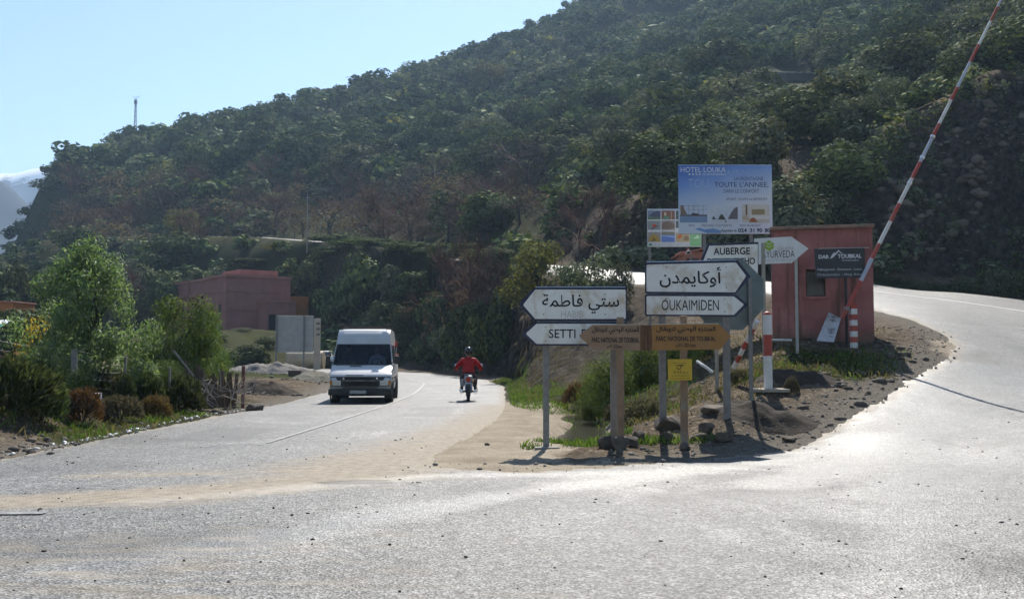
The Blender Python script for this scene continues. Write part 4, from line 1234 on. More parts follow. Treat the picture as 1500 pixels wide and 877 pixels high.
# -- billboard of tourist pictures behind it
d = 31.2
b_ = gp(985, d)
t = thing('billboard', 'smaller billboard of food and travel photo tiles left of the hotel billboard', 'billboard', (b_.x, d, b_.z), 0, 'roadside billboards')
S = sign_plane(t, d)
(x0, z0), (x1, z1) = S(948.5, 361.5), S(1027, 307)
panel = MB().bevbox(((x0 + x1) / 2, .025, (z0 + z1) / 2), (x1 - x0, .05, z1 - z0), .006).build('panel', col((.6, .6, .6)), t)
mb = MB(); mb.tube([(x0, .02, z1 + .01), (x1, .02, z1 + .01)], .02, 6); mb.build('top_rail', M_RAIL, panel)
for px in (949.5, 1028.5):
    mb = MB(); post(mb, S(px, 0)[0], gp(px, d).z - t.location.z - .4, z1, .07, .06, .09); mb.build('post', M_GALV, t)
mb = MB(); mb.tube([(x0, .07, S(0, 383)[1]), (x1, .07, S(0, 383)[1])], .025, 6); mb.build('cross_rail', M_GALV, t)
tiles = [((949, 308.5, 967.5, 321.5), (.2, .24, .3), [((.09, .1, .14), [(950, 317), (957, 311), (963, 309), (967.5, 309.5), (967.5, 319)]), ((.12, .17, .09), rp(949, 318, 967.5, 321.5))]),
         ((969, 308.5, 988.5, 321.5), (.22, .11, .08), [((.6, .5, .35), rp(973, 311, 976, 316)), ((.1, .32, .2), [(970, 320), (974, 317.5), (980, 317), (979, 321)]), ((.4, .3, .2), rp(982.5, 310, 984, 321))]),
         ((990, 308.5, 994, 321.5), (.08, .11, .1), []), ((949, 323.5, 967.5, 336.5), (.26, .27, .26), [((.55, .07, .03), [(955, 330), (959, 328), (962, 330.5), (957, 333)]), ((.06, .05, .06), [(952, 336), (963, 330), (964, 331.2), (954, 336.5)])]),
         ((969, 323, 988.5, 337), (.3, .26, .22), [((.2, .14, .11), [(969, 335), (971, 326), (980, 324), (988, 329), (988.5, 333), (980, 336)])]), ((990, 323.5, 994, 334), (.12, .13, .13), []),
         ((949, 340, 967.5, 354.5), (.3, .27, .24), [((.42, .27, .06), [(950, 353), (952, 347), (958, 342.5), (964, 347), (967, 354)]), ((.2, .13, .03), [(954, 354), (957, 348), (962, 352)])]),
         ((969, 339.5, 988.5, 354.5), (.13, .22, .5), [((.24, .22, .14), rp(969, 339.5, 988.5, 344)), ((.35, .45, .65), [(969, 344.5), (988, 346), (988.5, 348), (970, 346)])]),
         ((990, 341, 1010, 354.5), (.45, .36, .22), [((.6, .2, .06), [(992, 349), (993, 344), (998, 343), (999, 347), (996, 350)]), ((.28, .2, .12), [(1001, 351), (1003, 345.5), (1008, 346), (1009, 351), (1005, 353)])]),
         ((1010.8, 341, 1026.5, 360.5), (.22, .48, .24), [((.55, .75, .5), [(1013, 350), (1017, 348), (1022, 344), (1025, 349)])])]
for bx_, c, sh in tiles: picture(panel, S, 'printed_tile', bx_, c, sh, Y0)
mb = MB(); rect(mb, S, 949, 356, 1010, 360.5, Y0); ft = mb.build('printed_footer', col((.5, .52, .55)), panel)
mb = MB(); cx_, cz_ = S(952.8, 358.3); mb.sheet([(cx_ + .055 * math.cos(a * .5236), cz_ + .035 * math.sin(a * .5236)) for a in range(12)], Y0 - .003); mb.build('round_mark', col((.06, .22, .1)), ft)

# -- massage centre arrow
d = 24.0
b_ = gp(1160.5, d)
t = thing('wooden_arrow_sign', 'white right-pointing Ayurveda arrow board with green flower on a thin post', 'sign', (b_.x, d, b_.z))
S = sign_plane(t, d)
M_WB = surf('flat_white_board', (.66, .65, .64), (.6, .59, .57), 5, .6, .3, stain=(.5, .42, .34), sscale=3, samt=.3)
bd = MB().prism(ccw([S(1105, 349.5), S(1159, 346.5), S(1184.5, 364), S(1160, 385), S(1105, 387.3)]), 0, .025).build('board', M_WB, t)
mb = MB(); mb.bevbox((S(1161, 0)[0], .055, (S(0, 360)[1] - .4) / 2), (.065, .05, S(0, 360)[1] + .4), .008); mb.build('post', surf('whitewashed_wood', (.42, .4, .37), (.32, .3, .27), 9, .8), t)
M_LIME = plain('lime_green_print', (.26, .38, .03), .5)
fl = MB(); cx_, cz_ = S(1126.5, 359.6)
for k in range(6):
    a = k * math.pi / 3 + .52
    fl.sheet([(cx_ + .065 * math.cos(a) + .062 * math.cos(b * .628), cz_ + .065 * math.sin(a) + .062 * math.sin(b * .628)) for b in range(10)], -.003 - .0004 * k)
fl = fl.build('flower_mark', M_LIME, bd)
vv = MB()
for dz in (.03, -.045):
    vv.sheet([(cx_ - .085, cz_ + dz + .045), (cx_ - .07, cz_ + dz + .05), (cx_, cz_ + dz + .006), (cx_ + .07, cz_ + dz + .05), (cx_ + .085, cz_ + dz + .045), (cx_, cz_ + dz - .01)], -.0075)
vv.build('petal_line', M_WB, fl)
lettering(bd, S, 'AYURVEDA', (1116, 367.6, 1164, 378), -.004, plain('charcoal_print', (.05, .045, .05), .6), -.004, skew=.02)
lettering(bd, S, 'GALAWA', (1139.4, 361, 1163, 366.6), -.004, plain('rose_grey_print', (.36, .26, .25), .6), -.02, skew=.02)
lettering(bd, S, 'Where to be connected', (1116, 379.8, 1162, 382.6), -.004, plain('grey_print', (.34, .31, .3), .6), -.01, skew=.02)

# -- dark guesthouse sign
d = 25.0
b_ = gp(1232, d)
t = thing('guesthouse_sign', 'black Dar Toubkal board on a thin dark post before the red hut', 'sign', (b_.x, d, b_.z))
S = sign_plane(t, d)
bd = MB().prism(ccw([S(1193, 364.7), S(1266.3, 363), S(1267.6, 406), S(1195, 408)]), 0, .03).build('board', surf('matt_black_board', (.035, .036, .04), (.028, .029, .032), 5, .5, .35), t)
mb = MB(); mb.tube([(S(1193, 0)[0], .012, S(0, 364.2)[1]), (S(1266, 0)[0], .012, S(0, 362.6)[1])], .012, 6); mb.build('edge_rail', plain('pale_edge', (.4, .38, .35), .5), bd)
mb = MB(); mb.cyl((S(1232.5, 0)[0], .06, -.4), (S(1232.5, 0)[0], .06, S(0, 370)[1]), .035, n=10); mb.build('post', plain('black_steel', (.03, .03, .032), .5), t)
M_PW2 = plain('soft_white_print', (.6, .6, .62), .5)
for tx_, bx_, bo in (('DAR', (1199, 373.4, 1214.6, 379), .035), ('TOUBKAL', (1227, 372.2, 1262, 378.2), .035), ('Oukaimeden', (1233, 379.2, 1258, 382.6), -.01), ('Hébergement - Restaurant - Loisirs', (1197.4, 393, 1263, 397.4), .0), ('Oukaimeden - Haut Atlas', (1197.6, 400.4, 1263, 404), -.01)):
    lettering(bd, S, tx_, bx_, -.004, M_PW2, bo, skew=.012)
mb = MB()
for pts in ([(1215.5, 379), (1218.5, 373.5), (1222, 369.5), (1224.5, 372.5), (1220.5, 377)], [(1221.5, 372.5), (1228.5, 366), (1231, 369), (1235, 371.2), (1232, 371), (1228.6, 368.3), (1224, 373.4)]): poly(mb, S, pts, -.004)
mb.build('mountain_mark', M_PW2, bd)
# ------------------------------------------------------------------ red hut
def hut_plaster():
    m, nt, b = new_mat('stained_red_plaster')
    tc = nt.nodes.new('ShaderNodeTexCoord').outputs['Object']
    c = ramp(nt, noise(nt, tc, 1.1, 5, .6), [(.32, (.38, .17, .155)), (.5, (.3, .125, .113)), (.68, (.22, .09, .082))]).outputs[0]
    mp = N(nt, 'ShaderNodeMapping'); mp.inputs['Scale'].default_value = (3.2, 3.2, .28); nt.links.new(tc, mp.inputs[0])
    run = ramp(nt, noise(nt, mp.outputs[0], 1.3, 4, .6), [(.52, 0.0), (.66, .75)]).outputs[0]
    c = mixc(nt, run, c, (.085, .055, .042))
    chip = ramp(nt, noise(nt, tc, 5.5, 5, .7), [(.63, 0.0), (.69, .6)]).outputs[0]
    c = mixc(nt, chip, c, (.4, .23, .19))
    sx = nt.nodes.new('ShaderNodeSeparateXYZ'); nt.links.new(tc, sx.inputs[0])
    mud = ramp(nt, mth(nt, 'ADD', sx.outputs[2], mth(nt, 'MULTIPLY', noise(nt, tc, 3.5, 4), .7)), [(.35, .8), (.75, 0.0)]).outputs[0]
    c = mixc(nt, mud, c, (.16, .11, .08))
    nt.links.new(c, b.inputs['Base Color']); b.inputs['Roughness'].default_value = .95; b.inputs['Specular IOR Level'].default_value = .1
    bn = N(nt, 'ShaderNodeBump', Strength=.7, Distance=.02); nt.links.new(noise(nt, tc, 22, 5), bn.inputs['Height']); nt.links.new(bn.outputs[0], b.inputs['Normal'])
    return m
M_RED = hut_plaster()
M_DARKIN = plain('dark_interior', (.02, .017, .015), .9)
d = 26.3
fl_, fr_ = W(1135, 500, d), W(1277, 500, d)
zb = min(gz(fl_.x, d), gz(fr_.x, d))
ztop = W(1200, 335, d).z
hutw = fr_.x - fl_.x
t = thing('gatehouse_hut', 'small flat-roofed dark red plastered hut with a dark square window', 'hut', ((fl_.x + fr_.x) / 2, d, zb), R(-14))
S = sign_plane(t, d)
hh = ztop - zb; dp = 2.5; wt = .2
(wx0, wz1), (wx1, wz0) = S(1181.5, 394), S(1209.5, 434)
hx = hutw / 2
front = MB()
front.bevbox(((-hx + wx0) / 2, wt / 2, hh / 2 - .25), (wx0 + hx, wt, hh + .5), .012)
front.bevbox(((hx + wx1) / 2, wt / 2, hh / 2 - .25), (hx - wx1, wt, hh + .5), .012)
front.box(((wx0 + wx1) / 2, wt / 2 + .001, (wz0 - .5) / 2), (wx1 - wx0 + .02, wt - .006, wz0 + .5))
front.box(((wx0 + wx1) / 2, wt / 2 + .001, (wz1 + hh) / 2), (wx1 - wx0 + .02, wt - .006, hh - wz1))
front.build('front_wall', M_RED, t)
for sx in (-1, 1): MB().box((sx * (hx - wt / 2 - .003), dp / 2 + wt / 2 + .003, hh / 2 - .25), (wt, dp - wt, hh + .5)).build('side_wall', M_RED, t)
MB().box((0, dp + .1, hh / 2 - .25), (hutw - .02, wt, hh + .5)).build('rear_wall', M_RED, t)
MB().bevbox((0, dp / 2 + .05, hh + .03), (hutw + .08, dp + .36, .09), .015).build('roof', surf('weathered_roof_slab', (.26, .16, .12), (.2, .13, .1), 4, .9, bump=.4, stain=(.1, .08, .06), sscale=2), t)
fr = MB()
w_ = wx1 - wx0; hz_ = wz1 - wz0; mxx = (wx0 + wx1) / 2
for a in ((mxx, wz0 - .012, w_ + .16, .07), ): fr.bevbox((a[0], -.012, a[1] - .025), (a[2], .1, a[3]), .008)
wi = fr.build('window_sill', M_RED, t)
f2 = MB()
for x_ in (wx0 + .022, wx1 - .022): f2.box((x_, wt * .55, (wz0 + wz1) / 2), (.044, .05, hz_))
for z_ in (wz0 + .022, wz1 - .022): f2.box((mxx, wt * .55 + .002, z_), (w_ - .09, .045, .044))
wfr = f2.build('window_frame', plain('dark_wood_frame', (.06, .045, .035), .7), t)
mg, ntg, bg_ = new_mat('dusty_dark_glass')
bg_.inputs['Base Color'].default_value = (.03, .028, .024, 1); bg_.inputs['Roughness'].default_value = .25
MB().box((mxx, wt * .55 + .012, (wz0 + wz1) / 2), (w_ - .08, .008, hz_ - .08)).build('pane', mg, wfr)

# pale slab leaning on the hut
M_SLAB = surf('peeling_white_panel', (.5, .5, .52), (.44, .44, .45), 4, .8, .2, stain=(.12, .11, .1), sscale=4.5, samt=.95)
p0 = gp(1213, 25.5)
sl_ = MB()
A = [W(1197, 499, 25.5), W(1221.5, 501, 25.5), W(1232, 466, 26.1), W(1214.5, 457.5, 26.1)]
nv_ = (A[1] - A[0]).cross(A[3] - A[0]).normalized() * .05
vs_ = [p - p0 for p in A] + [p - p0 + Vector((0, .06, 0)) for p in A]
sl_.add(vs_, [(0, 1, 2, 3), (7, 6, 5, 4), (0, 4, 5, 1), (1, 5, 6, 2), (2, 6, 7, 3), (3, 7, 4, 0)])
o = sl_.build('leaning_slab', M_SLAB); o.location = p0
tag(o, 'grimy white slab leaning against the front of the red hut', 'slab')

# ------------------------------------------------------------------ raised barrier boom
M_BW = surf('barrier_white_paint', (.66, .65, .63), (.56, .55, .52), 7, .55, .4, stain=(.34, .3, .26), sscale=4, samt=.5)
M_BR = surf('barrier_red_paint', (.38, .06, .04), (.3, .05, .035), 7, .55, .4, stain=(.3, .16, .12), sscale=4, samt=.45)
M_BLUE = surf('faded_bluish_paint', (.42, .45, .52), (.36, .38, .45), 7, .5, .4)
d = 24.9
b_ = gp(1241, d)
t = thing('barrier_gate', 'raised red and white barrier boom with a striped post beside the red hut', 'barrier', (b_.x, d, b_.z))
S = sign_plane(t, d)
pz1 = S(0, 444)[1]
pm = MB()
px_ = S(1241.5, 0)[0]
n_ = 8
for k in range(-1, n_):
    pm.mi = k % 2
    z0_, z1_ = pz1 * k / n_, pz1 * (k + 1) / n_
    pm.box((px_, 0, (z0_ + z1_) / 2), (.15, .14, z1_ - z0_))
pm.build('striped_post', [M_BW, M_BR], t)
xa, za = S(1240, 452); xb, zb_ = S(1473, -14)
br_ = Vector((xb - xa, 0, zb_ - za)); L = br_.length; u_ = br_.normalized()
bo = MB()
seg = [(0, .05, 1), (.05, .135, 1), (.135, .17, 0), (.17, .235, 0), (.235, .275, 1), (.275, .33, 0), (.33, .37, 2), (.37, .42, 1), (.42, .5, 0), (.5, .55, 1), (.55, .625, 2), (.625, .665, 1), (.665, .73, 0), (.73, .775, 1), (.775, .85, 2), (.85, .9, 1), (.9, .955, 0), (.955, 1.0, 1)]
seg = [(-.03, .085, 1), (.085, .155, 2), (.155, .20, 1), (.20, .27, 0), (.27, .325, 1), (.325, .405, 0), (.405, .455, 1), (.455, .53, 2), (.53, .575, 1), (.575, .65, 0), (.65, .69, 1), (.69, .77, 2), (.77, .825, 1), (.825, .9, 0), (.9, .945, 1), (.945, 1.0, 2)]
for a, e, c in seg:
    bo.mi = c
    r0_ = .054 - .024 * max(a, 0); r1_ = .054 - .024 * e
    bo.cyl(Vector((xa, -.03, za)) + u_ * L * a, Vector((xa, -.03, za)) + u_ * L * e, r0_, r1_, 10, cap=(c == 1))
boom = bo.build('boom', [M_BW, M_BR, M_BLUE], t, smooth=True)
for f_ in (.39, .47, .535):
    p_ = Vector((xa, -.03, za)) + u_ * L * f_
    MB().cyl(p_ - u_ * .03, p_ + u_ * .03, .06, n=10).build('clamp', M_RAIL, boom)
MB().cyl((xa, -.12, za), (xa, .12, za), .05, n=12).build('pivot', M_GALV, t)

# red and white rest post with its concrete foot
d = 20.4
b_ = gp(1117, d)
t = thing('boom_rest_post', 'stout white post with red band and worn white foot', 'post', (b_.x, d, b_.z))
S = sign_plane(t, d)
zt = S(0, 461)[1]; zr0 = S(0, 521)[1]; zr1 = S(0, 490)[1]
x_ = S(1117.5, 0)[0]
pm = MB()
for z0_, z1_, c in ((-.3, zr0, 0), (zr0, zr1, 1), (zr1, zt, 0)):
    pm.mi = c; pm.cyl((x_, 0, z0_), (x_, 0, z1_), .088, n=16, cap=(c == 0))
pm.build('shaft', [M_BW, M_BR], t, smooth=True)
MB().ball((x_, 0, zt), (.088, .088, .07), 14, 6).build('cap', M_BR, t, smooth=True)
MB().bevbox((x_ + .02, 0, .02), (.72, .5, .07), .015).build('foot_plate', surf('grubby_slab', (.4, .35, .29), (.3, .26, .21), 6, .9, bump=.4), t)
# tilted striped pole lying against it
t = thing('striped_pole', 'thin red and white striped pole tilted against the stout white post', 'pole', gp(1076, 22.0))
p0 = W(1075, 538, 22.0) - t.location; p1 = W(1109, 470, 21.0) - t.location
mb = MB(); n_ = 7
for k in range(n_):
    mb.mi = k % 2
    mb.cyl(p0.lerp(p1, k / n_), p0.lerp(p1, (k + 1) / n_), .052, n=10, cap=True)
mb.build('pole', [M_BW, M_BR], t)
q0 = W(1022, 528, 22.6) - t.location; q1 = W(1043, 544, 22.3) - t.location
o = MB().tube([W(1021, 529, 23.0), W(1030, 535, 22.8), W(1044, 545, 22.6)], .035, 7).build('broken_pole', M_BW, None, origin=tuple(gp(1034, 22.8)))
o.location = gp(1034, 22.8); tag(o, 'broken end of a white pole sticking out of the bank behind the signs', 'pole')
o = MB().tube([W(1124, 497, 24.5), W(1160, 498, 24.3)], .03, 6).build('white_rail', M_BW, None, origin=tuple(gp(1142, 24.4)))
o.location = gp(1142, 24.4); tag(o, 'short white rail lying on the bank at the foot of the Ayurveda post', 'rail')

# small triangular warning sign on the climbing road and the salmon kiosk behind it
d = 46.0
b_ = gp(1008, d)
t = thing('warning_sign', 'small red-edged triangular warning sign beyond the billboards', 'road sign', (b_.x, d, b_.z))
S = sign_plane(t, d)
tri = MB().prism(rounded(ccw([S(1001, 373.5), S(1008, 361.5), S(1015.5, 373)]), .04), 0, .02).build('plate', plain('red_border', (.42, .12, .08), .5), t)
MB().prism(ccw([S(1003.6, 372), S(1008.2, 364.3), S(1013, 371.7)]), -.006, .001).build('face', M_SIGNW, tri)
MB().prism(ccw([S(1005, 371.6), S(1007, 368.6), S(1010, 368), S(1012, 371.4)]), -.01, -.005).build('symbol', M_INK, tri)
mb = MB(); mb.cyl((S(1008.4, 0)[0], .04, -.3), (S(1008.4, 0)[0], .04, S(0, 366)[1]), .035, n=8); mb.build('post', M_GALV, t)
M_SALM = surf('salmon_plaster', (.42, .17, .11), (.34, .14, .09), 1.5, .9, .15, bump=.3)
b_ = gp(1022, 57.0)
t = thing('roadside_kiosk', 'salmon plastered kiosk partly hidden behind the billboards', 'hut', b_)
x_, zt = W(1022, 366, 57).x - b_.x, W(1022, 368, 57).z - b_.z
MB().bevbox((x_, 1, zt / 2 - .2), (2.0, 2.0, zt + .4), .02).build('wall', M_SALM, t)
MB().box((x_ - .1, 1, zt + .05), (2.3, 2.3, .1), Matrix.Rotation(R(-14), 3, 'Y')).build('roof', M_SALM, t)
MB().box((x_ - .3, -.02, zt * .35), (.7, .05, zt * .7)).build('door', plain('brown_door', (.12, .06, .04), .7), t)

# ------------------------------------------------------------------ rocks, kerb stones, ditch
M_ROCK = surf('grey_brown_stone', (.15, .122, .095), (.08, .066, .052), 5, .9, .2, bump=.8, bscale=18, stain=(.06, .052, .045), sscale=2.5, samt=.6)
M_SOIL = surf('dark_earth', (.06, .048, .038), (.035, .028, .022), 8, .95, .1, bump=.8, bscale=22)
def rock_mesh(name, seed, sub=3, mat=None):
    bm = bmesh.new()
    bmesh.ops.create_icosphere(bm, subdivisions=sub, radius=.5)
    g = np.random.default_rng(seed)
    pl = [(Vector(g.normal(size=3)).normalized(), .2 + .2 * g.random()) for _ in range(11)]
    for v in bm.verts:
        for n_, dd in pl:
            e = v.co.dot(n_) - dd
            if e > 0: v.co -= n_ * e * .92
        a_, b_ = math.atan2(v.co.y, v.co.x), v.co.z
        v.co *= 1 + .12 * (float(fbm(np.array([a_ * 1.6 + 9]), np.array([b_ * 5 + seed]), 3, seed)[0]) - .5) + .03 * (g.random() - .5)
    m = bpy.data.meshes.new(name); bm.to_mesh(m); bm.free()
    m.materials.append(mat or M_ROCK)
    return m
ROCKS = [rock_mesh('stone', s) for s in range(8)]
def put_rock(px, d, s, label, i, dz=0.0, rz=None, mat=None, name='stone'):
    p = gp(px, d)
    o = link(name, ROCKS[i % 8])
    s = tuple(q * .82 for q in s)
    o.location = (p.x, p.y, p.z + s[2] * .2 + dz)
    o.scale = s; o.rotation_euler = (0, 0, random.random() * 6.28 if rz is None else rz)
    return tag(o, label, 'stone', 'stones at the foot of the signs')
put_rock(890, 16.6, (.44, .4, .56), 'dark pointed stone left of the concrete-footed park sign post', 0)
put_rock(907, 16.3, (.5, .42, .42), 'squat stone block at the foot of the left park sign post', 1)
put_rock(936, 17.1, (.34, .34, .42), 'upright brown stone just right of the left park sign post', 2)
put_rock(928, 16.6, (.3, .3, .32), 'small wedge stone between the two park sign posts', 3)
put_rock(972, 17.8, (.9, .6, .52), 'broad rounded boulder at the foot of the left Oukaimiden post', 4)
put_rock(978, 16.9, (.24, .22, .32), 'small dark upright stone left of the right park sign post', 5)
put_rock(1002, 16.4, (.26, .3, .26), 'square stone at the foot of the right park sign post', 6)
put_rock(1020, 17.0, (.52, .3, .22), 'long low stone right of the right park sign post', 7)
put_rock(1036, 17.2, (.46, .4, .5), 'brown stone with pointed top between the park post and the right Oukaimiden post', 0, rz=2.0)
put_rock(1056, 16.7, (.52, .4, .34), 'dark flat stone in front of the right Oukaimiden post', 1, rz=.8)
put_rock(1048, 18.4, (.9, .7, .4), 'rounded boulder behind the right Oukaimiden post', 4, rz=1.2)
put_rock(1150, 17.4, (.42, .4, .22), 'low brown stone on the kerb right of the dark soil heap', 2)
put_rock(1225, 21.0, (.3, .3, .2), 'small dark stone on the grass below the red hut', 3)
put_rock(79, 15.6, (.2, .2, .17), 'dark stone on the left road edge below the bank', 5)
put_rock(50, 15.9, (.16, .2, .2), 'brown stone tipped on the left bank edge', 6)
for px, d, s, lab in ((753, 10.55, (.09, .08, .05), 'fist-sized dark stone alone on the near asphalt'), (616, 12.2, (.13, .1, .07), 'dark clod by the muddy streak on the asphalt')):
    put_rock(px, d, s, lab, 3, dz=.035)
# loose gravel and rubble, too small to count
def rubble(name, label, pts, smin, smax, mat, seed, lift=.3):
    g = np.random.default_rng(seed)
    base = []
    for k in range(5):
        m = bmesh.new(); bmesh.ops.create_icosphere(m, subdivisions=1, radius=.5)
        V = np.array([v.co[:] for v in m.verts]); V *= (1 + .5 * (g.random((len(V), 1)) - .5)); Fq = np.array([[v.index for v in f.verts] for f in m.faces]); m.free()
        base.append((V, Fq))
    av, af, nb_ = [], [], 0
    z = ground_z(pts[:, 0], pts[:, 1])
    zr = H(pts[:, 0], pts[:, 1]) + .02
    z = np.maximum(z, np.where(seg_sd(pts[:, 0], pts[:, 1], ROAD) > 0, road_surface(pts[:, 0], pts[:, 1]), -9))
    for (x, y), zz in zip(pts, z):
        V, Fq = base[g.integers(5)]
        s = smin + (smax - smin) * g.random() ** 3
        a = g.random() * 6.28; c, s_ = math.cos(a), math.sin(a)
        sx, sy, sz = s * g.uniform(.7, 1.3), s * g.uniform(.7, 1.3), s * g.uniform(.4, .8)
        X, Y = V[:, 0] * sx, V[:, 1] * sy
        av.append(np.stack([X * c - Y * s_ + x, X * s_ + Y * c + y, V[:, 2] * sz + zz + sz * (lift - .1)], 1)); af.append(Fq + nb_); nb_ += len(V)
    o = link(name, np_mesh(name, np.concatenate(av), np.concatenate(af), [mat]))
    return tag(o, label, 'gravel', kind='stuff')
def scatter(n, x0, x1, y0, y1, f, seed):
    g = np.random.default_rng(seed)
    P = np.stack([g.uniform(x0, x1, n), g.uniform(y0, y1, n)], 1)
    return P[f(P[:, 0], P[:, 1])]
near_edge = lambda a, b: (lambda x, y: (seg_sd(x, y, ROAD) < a) & (seg_sd(x, y, ROAD) > b))
P1 = scatter(9000, -9, 14, 12.5, 30, near_edge(.15, -1.5), 1)
P1 = P1[~((P1[:, 0] > -2) & (P1[:, 0] < 1.2) & (P1[:, 1] > 14.6))]
P2 = scatter(3000, 1.5, 12, 16, 27, near_edge(-.2, -9), 2)
P3 = scatter(1300, -8, 12, 6, 19, near_edge(9, 0.1), 3)
rubble('rubble', 'loose grey chippings and rubble along the road edges', np.concatenate([P1, P2]), .012, .085, surf('loose_chippings', (.2, .185, .165), (.1, .09, .08), 3, .9), 4)
rubble('road_grit', 'dark grit scattered over the asphalt', P3, .008, .04, plain('dark_grit', (.05, .045, .04), .9), 5)
g_ = np.random.default_rng(8)
edge = []
for (ax, ay), (bx, by) in zip([(4.7, 16.9), (6.6, 19.4), (8.4, 22.0), (9.6, 24.0)], [(6.6, 19.4), (8.4, 22.0), (9.6, 24.0), (10.4, 26.0)]):
    for k in range(26): 
        f_ = g_.random(); edge.append((ax + (bx - ax) * f_ + g_.normal() * .35 - .3, ay + (by - ay) * f_ + g_.normal() * .35 + .3))
rubble('broken_paving', 'broken pale slabs and stones along the right road edge', np.array(edge), .08, .3, M_ROCK, 9, .2)

gc = np.random.default_rng(91)
P_c = np.stack([gc.uniform(6, 60, 9000), gc.uniform(54, 72, 9000)], 1)
ci = np.interp(np.hypot(P_c[:, 0] - OX, P_c[:, 1] - OY), rr, np.arange(nr)).astype(int) * nc + np.interp(np.degrees(np.arctan2(P_c[:, 0] - OX, P_c[:, 1] - OY)), th, np.arange(nc)).astype(int)
P_c = P_c[(cut[ci] > .4) & (fbm(P_c[:, 0] * .4, P_c[:, 1] * .9, 3, 92) > .46)]
rubble('rock_face', 'broken ledges and blocks of the rock cutting right of the hut', P_c[:4600], .15, .95, surf('cut_rock', (.2, .165, .13), (.09, .073, .058), .6, .95, .1, bump=.6, bscale=6), 93, .05)
gut = np.array([(np.interp(y_, [12, 15, 18, 21, 24, 28], [-8.45, -8.0, -7.85, -7.8, -7.75, -7.6]) + g_.normal() * .07, y_) for y_ in 12 + 16 * g_.random(380)])
gut = gut[vn(gut[:, 1] * 1.3, gut[:, 1] * 0, 6) > .3]
rubble('pale_stones', 'line of pale stones with painted wet glint in the gutter along the left road edge', gut, .02, .11, surf('pale_glint_stone', (.55, .54, .52), (.38, .37, .35), 4, .35, .5), 33, .2)  # light stone colour also stands in for the wet glint along the gutter
# heap of dark earth beside the sign posts
def heap(name, label, px, d, rx, ry, hgt_, mat, seed, cat='heap'):
    p = gp(px, d); n = 40
    V, Fq = [], []
    for j in range(n):
        for i in range(n):
            u, v = (i / (n - 1) * 2 - 1), (j / (n - 1) * 2 - 1)
            x, y = p.x + u * rx, p.y + v * ry
            r2 = min(1, u * u + v * v)
            e = (1 - r2) ** 1.2 * hgt_ * (.65 + .9 * float(fbm(np.array([x * 1.7]), np.array([y * 1.7]), 4, seed)[0])) + (1 - r2) * (.5 * hgt_ * (float(fbm(np.array([x * 3.5]), np.array([y * 3.5]), 3, seed + 4)[0]) - .5) + .28 * hgt_ * (float(fbm(np.array([x * 11]), np.array([y * 11]), 2, seed + 9)[0]) - .5))
            V.append((x - p.x, y - p.y, gz(x, y) - p.z + e - .06 - .1 * (r2 >= 1)))
    for j in range(n - 1):
        for i in range(n - 1): Fq.append((j * n + i, j * n + i + 1, (j + 1) * n + i + 1, (j + 1) * n + i))
    o = link(name, np_mesh(name, np.array(V), np.array(Fq), [mat], smooth=True)); o.location = p
    return tag(o, label, cat)
heap('soil_heap', 'dark lumpy soil heap right of the Oukaimiden posts', 1110, 18.5, 1.35, .9, .24, M_SOIL, 3)
heap('soil_heap', 'low dark soil ridge behind the stout white post', 1165, 21.4, 1.1, .6, .22, M_SOIL, 5)
# ditch: standing water and the tipped concrete channel piece
mw, ntw, bw = new_mat('ditch_water')
bw.inputs['Base Color'].default_value = (.035, .032, .024, 1); bw.inputs['Roughness'].default_value = .12
bnw = N(ntw, 'ShaderNodeBump', Strength=.5, Distance=.02)
tcw = N(ntw, 'ShaderNodeNewGeometry').outputs['Position']
ntw.links.new(noise(ntw, tcw, 9, 3), bnw.inputs['Height']); ntw.links.new(bnw.outputs[0], bw.inputs['Normal'])
o = MB().add([(1.0, 18.6, -.13), (2.1, 18.6, -.13), (2.5, 21.5, -.13), (2.6, 27.5, -.13), (1.2, 27.5, -.13), (.9, 22, -.13)], [(0, 1, 2, 3, 4, 5)]).build('ditch_water', mw)
tag(o, kind='structure')
M_CHAN = surf('muddy_concrete', (.2, .165, .12), (.12, .1, .075), 5, .9, bump=.5, stain=(.07, .055, .04), sscale=2)
t = thing('channel_lining', 'sloping concrete ditch lining left of the park sign', 'concrete slab', (2.0, 19.4, gz(2.0, 19.4)))
lo = t.location
ys_ = [19.2, 20.3, 21.5, 22.8]
for ya, yb in zip(ys_[:-1], ys_[1:]):
    yb -= .03
    q = []
    for y_ in (ya, yb):
        x_ = float(np.interp(y_, [19, 22, 26], [1.62, 1.92, 2.1]))
        q += [Vector((x_, y_, -.3)), Vector((x_ + .42, y_, max(gz(x_ + .42, y_), -.02) + .05))]
    A = [q[0], q[2], q[3], q[1]]
    vs_ = [p - lo for p in A] + [p - lo + Vector((.07, 0, -.05)) for p in A]
    MB().add(vs_, [(0, 1, 2, 3), (7, 6, 5, 4), (0, 4, 5, 1), (1, 5, 6, 2), (2, 6, 7, 3), (3, 7, 4, 0)]).build('slab', M_CHAN, t)
